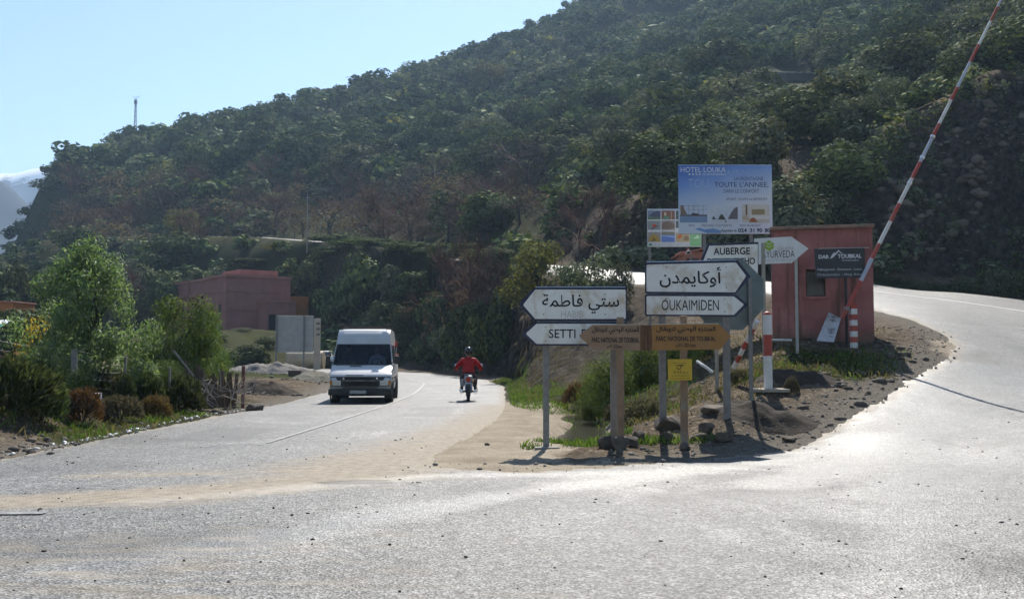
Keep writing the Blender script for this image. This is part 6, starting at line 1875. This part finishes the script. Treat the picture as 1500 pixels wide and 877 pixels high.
# orange house and market awning at the left edge
b_ = gp(-8, 88.0)
t = thing('orange_house', 'orange rendered house corner at the left edge of the picture', 'house', b_)
zt = W(0, 443, 88).z - b_.z
MB().bevbox((-1.5, 2, zt / 2 - .4), (6.2, 4, zt + .8), .03).build('wall', surf('orange_render', (.46, .17, .06), (.38, .14, .05), 1.2, .9), t)
MB().bevbox((-1.5, 1.9, zt + .06), (6.5, 4.4, .12), .02).build('roof', M_PINKL, t)
MB().box((-.2, -.01, zt - 1.3), (.9, .06, 1.0)).build('window', M_GLASS, t)
b_ = gp(0, 56.0)
t = thing('market_awning', 'green and white tarpaulin awning with painted top highlights behind the yellow-leaved bush', 'awning', b_)
S = sign_plane(t, 56.0)
V, Fq = [], []
for j in range(7):
    for i in range(11):
        x = S(-60 + 9.2 * i, 0)[0]; zz = S(0, 466 + 3.2 * j + 3 * math.sin(i * 1.1 + j) * .5 + abs(i - 5) * .6)[1]
        V.append((x, -.45 * j, zz))
for j in range(6):
    for i in range(10): Fq.append((j * 11 + i, j * 11 + i + 1, (j + 1) * 11 + i + 1, (j + 1) * 11 + i))
mb = MB().add(V[:33], [f for f in Fq if max(f) < 33]); mb.build('white_highlight_sheet', plain('white_tarpaulin_highlight', (.7, .72, .72), .35, .5), t, smooth=True)  # white upper rows put the awning's top highlights into the colour
mb = MB().add(V, [f for f in Fq if min(f) >= 22]); mb.build('green_sheet', plain('green_tarpaulin', (.03, .2, .12), .4, .5), t, smooth=True)
for px in (-50, -10, 28): 
    x = S(px, 0)[0]; MB().cyl((x, -1.2, -.3), (x, -1.2, S(0, 478)[1]), .05, n=8).build('pole', M_GALV, t)

# ------------------------------------------------------------------ brushwood fence beside the road
t = thing('brushwood_fence', 'ragged fence of old boards and dry branches beside the left road', 'fence', gp(318, 29.0))
lo = t.location
M_BRD = surf('weathered_board', (.15, .115, .085), (.09, .07, .053), 5, .9, .15, bump=.5, stretch=(6, 6, .6))
M_STK = surf('bleached_branch', (.34, .3, .26), (.2, .17, .14), 6, .8, .2)
g_ = np.random.default_rng(12)
for k in range(17):
    px = 272 + k * 4.6 + g_.normal() * .8; dd = 28.6 + .5 * math.sin(k) + .05 * k
    p = gp(px, dd) - lo
    hgt_ = g_.uniform(.75, 1.15)
    MB().bevbox(p + Vector((0, 0, hgt_ / 2 - .1)), (g_.uniform(.08, .16), .03, hgt_ + .2), .006, Matrix.Rotation(g_.normal() * .09, 3, 'Y') @ Matrix.Rotation(g_.normal() * .1, 3, 'Z')).build('board', M_BRD, t)
for k in range(46):
    px = g_.uniform(268, 362); dd = g_.uniform(27.6, 28.5)
    p = gp(px, dd) - lo + Vector((0, 0, g_.uniform(.05, .75)))
    dv = Vector((g_.normal(), g_.normal() * .3, g_.normal() * .6 + .25)).normalized() * g_.uniform(.3, .9)
    pts = [p, p + dv * .5 + Vector((g_.normal() * .05, 0, g_.normal() * .05)), p + dv]
    MB().tube(pts, [.018, .013, .006], 5).build('branch', M_STK, t)
MB().bevbox(gp(357.5, 29.4) - lo + Vector((0, 0, .6)), (.09, .08, 1.3), .01).build('red_post', plain('red_post_paint', (.14, .05, .045), .8), t)
MB().tube([gp(255, 28.4) - lo + Vector((0, 0, 1.3)), gp(285, 28.4) - lo + Vector((0, 0, .75))], .035, 7).build('leaning_pole', M_STK, t)
for px, dd, s, lab, i in ((378, 27.6, (.62, .5, .42), 'pale tan boulder at the right end of the brushwood fence', 2), (283, 26.2, (.4, .35, .28), 'whitewashed stone at the left end of the brushwood fence', 4)):
    o = link('stone', ROCKS[i]); p = gp(px, dd); o.location = (p.x, p.y, p.z + s[2] * .25); o.scale = s
    tag(o, lab, 'stone')
heap('soil_heap', 'dark brown soil heap right of the brushwood fence', 392, 38.0, 1.5, 1.0, .42, M_SOIL, 8)
heap('gravel_heap', 'long low grey gravel heap in front of the slatted panel', 408, 60.0, 3.4, 1.6, .62, surf('grey_gravel', (.2, .185, .165), (.11, .1, .09), 6, .95, bump=.6), 12)
heap('gravel_heap', 'weedy grey gravel heap just left of the van', 466, 52.0, 1.5, 1.6, .5, surf('weedy_gravel', (.15, .14, .11), (.09, .085, .06), 4, .95, bump=.6), 14)
o = MB().bevbox((0, 0, .2), (.7, .4, .4), .03).build('rusty_block', surf('rust_block', (.1, .06, .04), (.06, .04, .03), 4)); o.location = gp(433, 56.0); tag(o, 'rusty brown block on the gravel below the slatted panel', 'block')

gh = np.random.default_rng(77)
P_h = np.concatenate([np.stack([gh.normal(W(px, 500, dd).x, rx_, n_), gh.normal(dd, ry_, n_)], 1) for px, dd, rx_, ry_, n_ in ((392, 37.2, .9, .5, 160), (408, 58.5, 2.2, .7, 260), (466, 50.8, 1.0, .8, 140), (330, 26.5, 1.6, .5, 160), (150, 17.5, 2.5, .8, 200))])
P_h = P_h[seg_sd(P_h[:, 0], P_h[:, 1], ROAD) < 0]
rubble('roadside_rubble', 'loose stones round the soil and gravel heaps left of the road', P_h, .04, .22, M_ROCK, 78, .3)
# wire fence on the bank
t = thing('wire_fence', 'slack wire fence with a broken concrete post under the leafy grey-green tree', 'fence', gp(120, 22.8))
lo = t.location
pts = [(-40, 20.8), (110, 22.6), (185, 23.8), (250, 25.2)]
for i, (px, dd) in enumerate(pts):
    g0 = gp(px, dd) - lo
    MB().bevbox(g0 + Vector((0, 0, .45)), (.13 if i == 1 else .05, .06, 1.15), .012).build('post', M_CONC, t)
for k in range(5):
    P_ = []
    for (pa, da), (pb, db) in zip(pts[:-1], pts[1:]):
        for s in range(6):
            f_ = s / 6; q = (gp(pa, da).lerp(gp(pb, db), f_)) - lo
            P_.append(q + Vector((0, -.06, .25 + .19 * k - .05 * math.sin(f_ * math.pi))))
    MB().tube(P_, .0028, 4).build('wire', M_GALV, t)
o = MB().bevbox((0, 0, .12), (.6, .3, .26), .02).build('concrete_block', surf('whitewashed_block', (.4, .4, .42), (.3, .3, .31), 5)); o.location = gp(128, 21.8); tag(o, 'pale grey concrete block below the wire fence', 'block')

# ------------------------------------------------------------------ mast on the ridge and the thin pole
b_ = gp(192, 301)
t = thing('lattice_mast', 'slim steel lattice mast standing on the left end of the ridge', 'mast', b_)
zt = W(192, 146, 301).z - b_.z
M_MAST = plain('mast_steel', (.32, .35, .42), .5, .4, .3)
for a in range(3):
    x_, y_ = .55 * math.cos(a * 2.094), .55 * math.sin(a * 2.094)
    MB().cyl((x_, y_, -1), (x_ * .45, y_ * .45, zt), .1, .08, n=6).build('leg', M_MAST, t)
for k in range(9):
    z0, z1 = zt * k / 9, zt * (k + 1) / 9; r0, r1 = .55 * (1 - .55 * k / 9), .55 * (1 - .55 * (k + 1) / 9)
    mb = MB()
    for a in range(3):
        mb.cyl((r0 * math.cos(a * 2.094), r0 * math.sin(a * 2.094), z0), (r1 * math.cos(a * 2.094 + 2.094), r1 * math.sin(a * 2.094 + 2.094), z1), .05, n=5)
    mb.build('brace', M_MAST, t)
MB().box((0, 0, zt - .8), (.8, .8, 1.2)).build('antenna_box', M_MAST, t)
MB().tube([(0, 0, zt), (.6, 0, zt + .9), (1.5, 0, zt + 1.0)], .07, 5).build('aerial', M_MAST, t)
MB().tube([(0, 0, zt), (-.5, 0, zt + .8), (-1.0, 0, zt + .8)], .07, 5).build('aerial', M_MAST, t)
b_ = gp(448.5, 121)
t = thing('utility_pole', 'tall thin pale pole rising in front of the hillside right of the building', 'pole', b_)
MB().cyl((0, 0, -.5), (0, 0, W(449, 284, 121).z - b_.z), .075, .045, n=8).build('shaft', plain('pale_pole', (.25, .26, .27), .6), t)
MB().cyl((-.3, 0, W(449, 290, 121).z - b_.z), (.3, 0, W(449, 290, 121).z - b_.z), .04, n=6).build('cross_arm', M_MAST, t)

# retaining wall of the bend high above
t = thing('retaining_wall', 'stone retaining wall of a road bend high on the slope', 'wall', gp(1145, 141))
lo = t.location
wl = []
for k in range(13):
    px = 1080 + k * 10.2; dd = 141 - 2.5 * math.sin(k / 12 * math.pi)
    wl.append(W(px, 108 + 6 * abs(k / 12 - .6) ** 2, dd))
M_WALL = surf('grey_stone_wall', (.12, .11, .1), (.08, .075, .07), .8, .9, bump=.5)
for a, e in zip(wl[:-1], wl[1:]):
    c = (a + e) / 2 - lo; L_ = (e - a).length
    MB().box(c + Vector((0, 0, -1.4)), (L_ * .99, .6, 2.8), Matrix.Rotation(math.atan2(e.y - a.y, e.x - a.x), 3, 'Z')).build('wall_panel', M_WALL, t)
    MB().box(c + Vector((0, 0, .06)), (L_ * .99, .8, .1), Matrix.Rotation(math.atan2(e.y - a.y, e.x - a.x), 3, 'Z')).build('coping', surf('pale_coping', (.34, .33, .3), (.28, .27, .25), 2), t)
# ------------------------------------------------------------------ individual trees and bushes
def pepper_clumps(r):
    out = []
    for i in range(66):
        zz = r.random() ** 1.25; a = r.random() * 6.283
        prof = .5 * (math.sin(math.pi * (.32 + .68 * zz))) ** .7
        q = prof * math.sqrt(r.random()) * .95
        s = .075 + .05 * r.random()
        out.append((q * math.cos(a), q * math.sin(a), 0.07 + .88 * zz, s, s, s * 1.25))
    return out
make_kind('pepper', M_PEPPER, pepper_clumps, 1, 21000, .031, tr=.03, droop=.8, narrow=.36, shell=.2, jit=.6)
make_kind('lush', M_BRIGHT, lambda r: oak_clumps(r, 22, .5, .04), 2, 13000, .03, narrow=.5, shell=.3, jit=.6)
make_kind('thicket', M_BRIGHT, lambda r: shrub_clumps(r, 16) + [(.3 * math.cos(a), .3 * math.sin(a), .22, .24, .24, .2) for a in (0, 1.3, 2.6, 3.9, 5.2)], 3, 11000, .03, narrow=.5, shell=.4, jit=.6)
make_kind('yellow', M_YELLOW, lambda r: oak_clumps(r, 9, .5, .1), 1, 700, .06)
make_kind('poplar', M_OLIVE, lambda r: [(.12 * math.cos(a) * r.random(), .12 * math.sin(a) * r.random(), .15 + .8 * k / 13, .13 - .07 * k / 13, .13 - .07 * k / 13, .1) for k, a in enumerate(r.random(14) * 6.28)], 1, 1200, .04, shell=.1)
def needle_bush(name, mat, seed, n=2600, spread=1.0):
    g = np.random.default_rng(seed)
    a = g.random(n) * 6.283; zz = g.random(n)
    dirv = np.stack([np.cos(a) * np.sqrt(1 - zz ** 2), np.sin(a) * np.sqrt(1 - zz ** 2), zz], 1)
    lump = .82 + .28 * vn(a * 2.2, zz * 4, seed)
    dirv[:, 2] = dirv[:, 2] ** .8
    P = dirv * np.array([.52, .52, .82]) * (lump * (.62 + .38 * g.random(n) ** .5))[:, None]
    P[:, 2] += .05
    t = dirv * .7 + np.array([0, 0, .7]) + g.normal(size=(n, 3)) * .25; t /= np.linalg.norm(t, axis=1)[:, None]
    b = np.cross(t, g.normal(size=(n, 3))); b /= np.linalg.norm(b, axis=1)[:, None]
    L = (.1 + .07 * g.random(n))[:, None]; w = .016
    V = np.stack([P, P + t * L * .5 + b * w, P + t * L, P + t * L * .5 - b * w], 1).reshape(-1, 3)
    m = np_mesh(name, V, np.arange(4 * n).reshape(n, 4), [mat])
    tr = MB()
    for k in range(5):
        aa = k * 1.257; tr.tube([(0, 0, -.08), (.12 * math.cos(aa), .12 * math.sin(aa), .2), (.3 * math.cos(aa), .3 * math.sin(aa), .55)], [.03, .022, .01], 5)
    o = tr.build('stem', M_BARK); tm = o.data; bpy.data.objects.remove(o)
    return (m, tm)
M_ROSE = leafmat('rosemary_needle', (.03, .045, .018), (.06, .08, .03), (.11, .13, .05), .3, .05)
M_DRY = leafmat('dry_grey_shrub', (.07, .06, .042), (.11, .095, .065), (.16, .14, .1), .3, .03)
M_RUSTY = leafmat('rusty_shrub', (.07, .045, .025), (.12, .07, .035), (.16, .1, .05), .3, .03)
KINDS['needle'] = [needle_bush('crown_needle', M_ROSE, s, 3600) for s in (1, 2, 3)]
KINDS['dry'] = [needle_bush('crown_dry', M_DRY, s, 2200) for s in (4, 5)]
KINDS['rusty'] = [needle_bush('crown_rusty', M_RUSTY, s, 2000) for s in (6, 7)]

def plant(name, kind, px, d, top, wpx, label, cat='tree', group=None, sink=.05, hmin=.4, crown='crown'):
    x = (px - CX) / F * d
    z0 = gz(x, d)
    hgt_ = max(hmin, W(px, top, d).z - z0 + sink)
    return put_tree(name, kind, x, d, hgt_, wpx * d / F, label, cat, group, sink=sink, crown=crown)
plant('pepper_tree', 'pepper', 128, 24.5, 360, 212, 'grey-green drooping leafy tree on the left bank above the wire fence')
plant('leafy_tree', 'lush', 264, 29.5, 424, 118, 'bushy dark green tree right of the grey-green drooping tree')
plant('leafy_tree', 'lush', 303, 31.0, 452, 66, 'small green tree behind the brushwood fence')
plant('yellow_bush', 'yellow', 50, 31.0, 458, 56, 'bush with yellow autumn leaves below the orange house', 'bush')
B = lambda *a, **k: plant(*a, **k)
B('rosemary_bush', 'needle', 18, 18.6, 518, 120, 'large needle-leaved bush at the left edge above the gravel bank', 'bush')
B('rosemary_bush', 'needle', 62, 19.2, 538, 70, 'second needle-leaved bush just right of the large one on the left bank', 'bush')
B('rosemary_bush', 'needle', 219, 24.0, 543, 46, 'round clipped-looking bush below the bushy dark green tree', 'bush')
B('rosemary_bush', 'needle', 270, 25.4, 548, 58, 'round bush at the right end of the left bank beside the brushwood fence', 'bush')
B('rosemary_bush', 'needle', 186, 23.2, 546, 28, 'smallest round bush under the grey-green drooping tree', 'bush')
for i, (px, d, top, w, k) in enumerate([(100, 22.4, 532, 80, 'thicket'), (158, 24.0, 535, 72, 'dry'), (205, 26.2, 524, 66, 'thicket'), (248, 27.6, 520, 60, 'thicket'), (40, 21.8, 526, 90, 'needle')]):
    B('bank_bush', k, px, d, top, w, ['green bush under the left side of the grey-green drooping tree', 'pale straggling bush under the right side of the grey-green drooping tree', 'green bush between the two leafy trees on the left bank', 'green bush at the foot of the bushy dark green tree', 'needle-leaved bush behind the large one at the left edge'][i], 'bush')
B('dry_shrub', 'rusty', 122, 20.6, 562, 60, 'rusty dry shrub on the bank below the wire fence', 'bush')
B('dry_shrub', 'dry', 90, 20.2, 570, 42, 'pale dry shrub on the bank left of the rusty one', 'bush')
B('dry_shrub', 'rusty', 230, 23.4, 574, 46, 'low rusty shrub in front of the round bushes on the left bank', 'bush')
B('dry_shrub', 'dry', 178, 22.0, 574, 60, 'straggly pale shrub at the right end of the wire fence', 'bush')
B('leafy_tree', 'dark', 30, 60, 452, 120, 'dark tree behind the market awning', sink=.2)
for i, (px, d, top, w, k) in enumerate([(330, 78, 500, 70, 'shrub'), (372, 76, 504, 60, 'dark'), (300, 84, 486, 60, 'oak'), (352, 92, 478, 46, 'oshrub'), (392, 88, 486, 44, 'shrub')]):
    B('yard_shrub', k, px, d, top, w, ['low shrub row piece behind the brushwood fence', 'dark bush left of the slatted panel', 'green bush below the left wing of the flat-roofed building', 'pale bush below the corner of the flat-roofed building', 'low green bush below the porch of the flat-roofed building'][i], 'bush', sink=.2)
# trees between valley floor and hill, left half
rows = [(-20, 100, 402, 80, 'dark'), (22, 104, 380, 70, 'oak'), (60, 108, 392, 80, 'oak'), (105, 106, 386, 84, 'dark'), (150, 112, 392, 80, 'oak'), (195, 116, 385, 70, 'redbare'), (232, 118, 395, 60, 'dark'), (275, 128, 396, 70, 'oak'), (320, 132, 386, 80, 'olive'), (368, 134, 378, 86, 'dark'), (410, 130, 388, 72, 'ygreen')]
for i, (px, d, top, w, k) in enumerate(rows):
    B('valley_tree', k, px, d, top, w, ['dark tree at the far left foot of the hill', 'dull green tree right of the far left dark tree', 'rounded green tree behind the top of the grey-green drooping tree', 'dark tree rising behind the grey-green drooping tree', 'round tree left of the flat-roofed building', 'leafless reddish tree left of the flat-roofed building', 'dark tree touching the left end of the flat-roofed building', 'green tree behind the left end of the flat-roofed building roof', 'silvery tree behind the middle of the flat-roofed building roof', 'dark tree behind the roof block of the flat-roofed building', 'yellowish tree behind the right end of the flat-roofed building'][i])
mid = [('leafy_tree', 'ygreen', 790, 52, 348, 96, 'yellow-green tree right above the Setti Fatma sign'), ('olive_tree', 'olive', 866, 47.5, 372, 84, 'looser olive green tree between the two white arrow signs'), ('olive_tree', 'olive', 908, 46, 380, 48, 'slim olive tree beside the climbing road left of the billboards'),
       ('olive_tree', 'olive', 834, 49, 376, 60, 'olive green bush right beside the yellow-green tree'), ('bare_tree', 'redbare', 696, 66, 335, 130, 'tall bare brown tree behind the motorcycle rider'), ('bare_tree', 'bare', 735, 62, 352, 92, 'bare grey tree left of the yellow-green tree'), ('bare_tree', 'redbare', 652, 76, 342, 100, 'bare reddish tree left of the tallest bare tree'), ('bare_tree', 'redbare', 884, 72, 258, 110, 'bare rusty tree on the slope behind the Oukaimiden sign'), ('bare_tree', 'redbare', 850, 78, 262, 80, 'thin bare rusty tree on the scree left of the billboards'),
       ('rust_tree', 'rust', 680, 70, 350, 90, 'tree with thin rust-brown leaves above the left road bend'), ('leafy_tree', 'oak', 530, 100, 366, 92, 'broad green tree above the van on the lower slope'), ('leafy_tree', 'olive', 574, 94, 384, 64, 'silvery green tree above the right side of the van'), ('leafy_tree', 'oak', 500, 106, 388, 66, 'green tree left above the van roof rack'), ('leafy_tree', 'dark', 612, 88, 398, 70, 'dark green tree above the far road bend'),
       ('leafy_tree', 'ygreen', 600, 84, 446, 66, 'yellow-green bush at the edge of the far road bend'), ('young_pine', 'pine', 547, 86, 443, 34, 'small pale young conifer above the van roof'), ('leafy_tree', 'dark', 642, 78, 428, 80, 'dark tree on the bank left of the rider'), ('leafy_tree', 'dark', 572, 88, 440, 80, 'dark bush behind the van on the far roadside'), ('leafy_tree', 'oak', 486, 110, 420, 70, 'green bush behind the tank and panels'),
       ('leafy_tree', 'oak', 452, 116, 370, 64, 'green tree just right of the flat-roofed building'), ('leafy_tree', 'dark', 482, 114, 376, 60, 'dark tree below the thin pale pole'), ('leafy_tree', 'oak', 512, 111, 370, 62, 'green tree behind the broad green tree above the van'), ('leafy_tree', 'dark', 552, 106, 372, 62, 'dark tree between broad green and silvery trees above the van'), ('leafy_tree', 'oak', 594, 98, 374, 60, 'green tree right of the silvery green tree above the van'), ('leafy_tree', 'olive', 628, 92, 378, 56, 'silvery tree over the gap between van and rider'), ('leafy_tree', 'olive', 655, 72, 470, 60, 'silvery bush low on the bank behind the rider'), ('leafy_tree', 'dark', 690, 66, 440, 70, 'dark bush under the tallest bare tree'), ('leafy_tree', 'oak', 725, 60, 425, 70, 'dull green bush on the bank left of the Setti Fatma sign'), ('leafy_tree', 'oak', 620, 80, 486, 56, 'green bush at the foot of the bank beyond the van')]
for nm, k, px, d, top, w, lab in mid: B(nm, k, px, d, top, w, lab, sink=.25, hmin=1.0)
hedge = np.random.default_rng(44)
for k in range(26):
    f_ = k / 25; px = 478 + 300 * f_ + hedge.normal() * 4
    dd = np.interp(px, [470, 560, 640, 720, 780], [128, 108, 92, 74, 64]) + hedge.uniform(-4, 1)
    B('roadside_shrub', ['oak', 'olive', 'dark', 'shrub', 'oak'][k % 5], px, dd, np.interp(px, [470, 620, 780], [352, 354, 366]) + hedge.uniform(-6, 12), hedge.uniform(36, 60), ('shrub on the verge below the climbing road ' + ['right of the thin pole', 'over the left half of the van', 'over the right half of the van', 'between the van and the rider', 'just left of the rider', 'over the rider', 'left of the yellow-green tree'][int(np.searchsorted([500, 530, 582, 640, 670, 715], px))]), 'shrub', 'shrubs on the verge below the climbing road', sink=.2, hmin=1.2)
grn = [(893, 25.0, 496, 92, 'broad bright green bush behind the left park sign post'), (938, 26.2, 474, 100, 'tall bright green bush behind the park sign'), (988, 27.0, 478, 86, 'bright green bush behind the yellow plate'), (1022, 28.0, 466, 72, 'bright green bush below the Oukaimiden sign'), (866, 26.5, 528, 56, 'low green bush beside the ditch')]
for px, d, top, w, lab in grn: B('green_bush', 'thicket', px, d, top, w, lab, 'bush', sink=.15)
B('dry_shrub', 'dry', 945, 21.5, 578, 64, 'grey dry shrub behind the two park sign posts', 'bush')
B('dry_shrub', 'dry', 905, 22.5, 586, 40, 'small brown shrub beside the tipped ditch slab', 'bush')
B('dry_shrub', 'rusty', 848, 30.0, 556, 46, 'brown shrub on the verge at the end of the ditch', 'bush')
B('dry_shrub', 'dry', 1080, 22.4, 552, 34, 'dry tuft on the bank right of the Oukaimiden post', 'bush')
B('dry_shrub', 'dry', 1158, 20.4, 552, 22, 'dry tuft right of the stout white post foot', 'bush')
B('poplar_tree', 'poplar', 1243, 136, 62, 62, 'pale slender tree at the end of the high road bend', sink=.3)
B('round_tree', 'umbrella', 1086, 139, 88, 26, 'small round-topped tree at the start of the high road bend', sink=.3)
B('pine_tree', 'pine', 166, 296, 189, 20, 'dark pointed pine left of the lattice mast')
B('pine_tree', 'umbrella', 204, 303, 183, 22, 'flat-topped pine right of the lattice mast')
B('pine_tree', 'pine', 90, 281, 226, 14, 'pointed pine at the left brow of the ridge')
B('pine_tree', 'pine', 80, 279, 232, 12, 'smaller pine at the left brow of the ridge')
B('pine_tree', 'umbrella', 112, 286, 214, 18, 'round pine on the left shoulder of the ridge')
for i, (px, d, top, w, lab) in enumerate(((1350, 55.0, 404, 40, 'low bush at the foot of the rock cutting right of the hut'), (1420, 54.5, 400, 46, 'dark bush at the foot of the rock cutting beside the road'), (1462, 54.0, 380, 60, 'taller bush at the foot of the rock cutting near the right edge'), (1496, 53.5, 378, 50, 'bush at the right edge below the rock cutting'), (1310, 55.5, 408, 36, 'small green tuft by the road just right of the barrier'))):
    B('roadside_bush', 'shrub' if i % 2 else 'oshrub', px, d, top, w, lab, 'bush', sink=.15)

# ------------------------------------------------------------------ grass: blades nobody could count
def grass(name, label, blobs, n, hmin, hmax, mat, seed, wd_=.012):
    g = np.random.default_rng(seed)
    wts = np.array([b[2] * b[3] * b[4] for b in blobs]); k = g.choice(len(blobs), n, p=wts / wts.sum())
    Bb = np.array([b[:4] for b in blobs])
    a = g.random(n) * 6.283; r_ = np.sqrt(g.random(n))
    x = Bb[k, 0] + Bb[k, 2] * r_ * np.cos(a); y = Bb[k, 1] + Bb[k, 3] * r_ * np.sin(a)
    kp = (seg_sd(x, y, ROAD) < -.15) & (fbm(x * 1.6, y * 1.6, 3, seed) > .43)
    x, y = x[kp], y[kp]; n = len(x)
    z = ground_z(x, y)
    hh_ = hmin + (hmax - hmin) * g.random(n) ** 1.7
    lean = g.normal(size=(n, 2)) * .4
    th_ = g.random(n) * 6.283; wx, wy = np.cos(th_) * wd_, np.sin(th_) * wd_
    V = np.stack([np.stack([x - wx, y - wy, z - .01], 1), np.stack([x + wx, y + wy, z - .01], 1), np.stack([x + lean[:, 0] * hh_ * .4 + wx * .6, y + lean[:, 1] * hh_ * .4 + wy * .6, z + hh_ * .6], 1), np.stack([x + lean[:, 0] * hh_, y + lean[:, 1] * hh_, z + hh_], 1)], 1).reshape(-1, 3)
    return tag(link(name, np_mesh(name, V, np.arange(4 * n).reshape(n, 4), [mat])), label, 'grass', kind='stuff')
M_GRASS = leafmat('fresh_grass', (.05, .09, .015), (.09, .14, .025), (.16, .19, .05), .45, .03)
M_STRAW = leafmat('straw_grass', (.09, .085, .035), (.15, .135, .06), (.22, .19, .1), .4, .02)
grass('grass', 'fresh green grass round the ditch and sign posts', [(1.3, 18.2, .9, .8, 1.6), (1.7, 17.0, .9, .25, 2), (2.9, 16.9, .8, .2, 1.6), (2.9, 24, 1.6, 3, .5), (1.0, 34, 1.2, 7, .6), (-.2, 46, 1.0, 9, .5), (6.4, 22.4, 1.6, 1.2, .25), (7.6, 23.2, 1.5, 1.0, .35), (8.2, 24.2, 1.6, .6, .35), (.45, 17.2, .3, .3, 2.5), (-8.2, 19.5, 1.0, 1.6, .6), (-7.9, 23.5, 1.6, 1.6, .8), (-9.8, 17.8, .9, .9, .9), (-15, 61, 6, 8, .05)], 26000, .03, .14, M_GRASS, 21)
grass('dry_grass', 'pale dry grass on the banks', [(4.6, 24, 2.6, 3.5, 1), (3.6, 21, 1.6, 2.4, 1), (1.6, 38, 1.8, 8, .8), (.3, 48, 1.5, 8, .8), (-9.5, 21, 2.5, 4, 1), (-12, 24, 3, 5, .7), (6, 30, 5, 5, .3), (22, 55, 9, 1.2, .7), (7.4, 23, 2.2, 1.6, 1.3)], 22000, .03, .17, M_STRAW, 22)
# ------------------------------------------------------------------ far mountains
def mountain(name, pts, d, depth, mat, seed, rough):
    """ridge line given by photo spots at distance d, falling to the valley in front and behind"""
    n = 180; px = np.linspace(pts[0][0], pts[-1][0], n)
    py = np.interp(px, [p[0] for p in pts], [p[1] for p in pts])
    top = EYE + (HY - py) / F * d
    rows_ = 40
    V = []
    for j in range(rows_):
        t = j / (rows_ - 1) * 2 - 1
        yy = d + t * depth
        k = (1 - abs(t)) ** 1.1
        x = (px - CX) / F * d
        zz = -20 + (top + 20) * k + rough * (fbm(x / (rough * 6) + 3, np.full(n, yy / (rough * 6)), 5, seed) - .5) * 2 * min(1, (1 - k) * 4 + .12)
        V.append(np.stack([x, np.full(n, yy), zz], 1))
    V = np.concatenate(V); idx_ = np.arange(rows_ * n).reshape(rows_, n)
    Fq = np.stack([idx_[:-1, :-1].ravel(), idx_[:-1, 1:].ravel(), idx_[1:, 1:].ravel(), idx_[1:, :-1].ravel()], 1)
    return tag(link(name, np_mesh(name, V, Fq, [mat], smooth=True)), kind='structure')
M_FAR = surf('far_hillside', (.03, .036, .04), (.02, .025, .028), .01, .95, .1)
def snow_mat():
    m, nt, b = new_mat('snowy_rock')
    pos = N(nt, 'ShaderNodeNewGeometry')
    sx = nt.nodes.new('ShaderNodeSeparateXYZ'); nt.links.new(pos.outputs['Position'], sx.inputs[0])
    f = mth(nt, 'ADD', mth(nt, 'DIVIDE', mth(nt, 'SUBTRACT', sx.outputs[2], 262.0), 60.0), mth(nt, 'MULTIPLY', mth(nt, 'SUBTRACT', noise(nt, pos.outputs['Position'], .02, 6, .65), .5), 2.6))
    c = ramp(nt, f, [(.3, (.11, .12, .14)), (.55, (.75, .77, .8))]).outputs[0]
    nt.links.new(c, b.inputs['Base Color']); b.inputs['Roughness'].default_value = .8
    return m
mountain('mountain', [(-900, 300), (-500, 200), (-250, 180), (-60, 225), (0, 260), (45, 306), (110, 360), (260, 420), (420, 480)], 1100, 420, M_FAR, 5, 22)
mountain('snow_mountain', [(-1200, 260), (-600, 230), (-200, 262), (-60, 240), (0, 246), (22, 246), (40, 241), (62, 237), (90, 236), (160, 222), (400, 200), (700, 260), (1100, 330)], 1700, 420, snow_mat(), 8, 30)
# ------------------------------------------------------------------ haze: one closed box of thin air round the scene
hz = MB().box((0, 1000, 180), (6000, 3200, 620))
HZ = hz.build('haze', None)
HZ.data.materials.clear()
mh = bpy.data.materials.new('thin_haze'); mh.use_nodes = True
nt = mh.node_tree; nt.nodes.clear()
oh = nt.nodes.new('ShaderNodeOutputMaterial'); pv = nt.nodes.new('ShaderNodeVolumePrincipled')
pv.inputs['Color'].default_value = (.48, .7, 1.0, 1); pv.inputs['Density'].default_value = .00025; pv.inputs['Anisotropy'].default_value = .35
nt.links.new(pv.outputs[0], oh.inputs['Volume'])
HZ.data.materials.append(mh)
tag(HZ, kind='stuff')
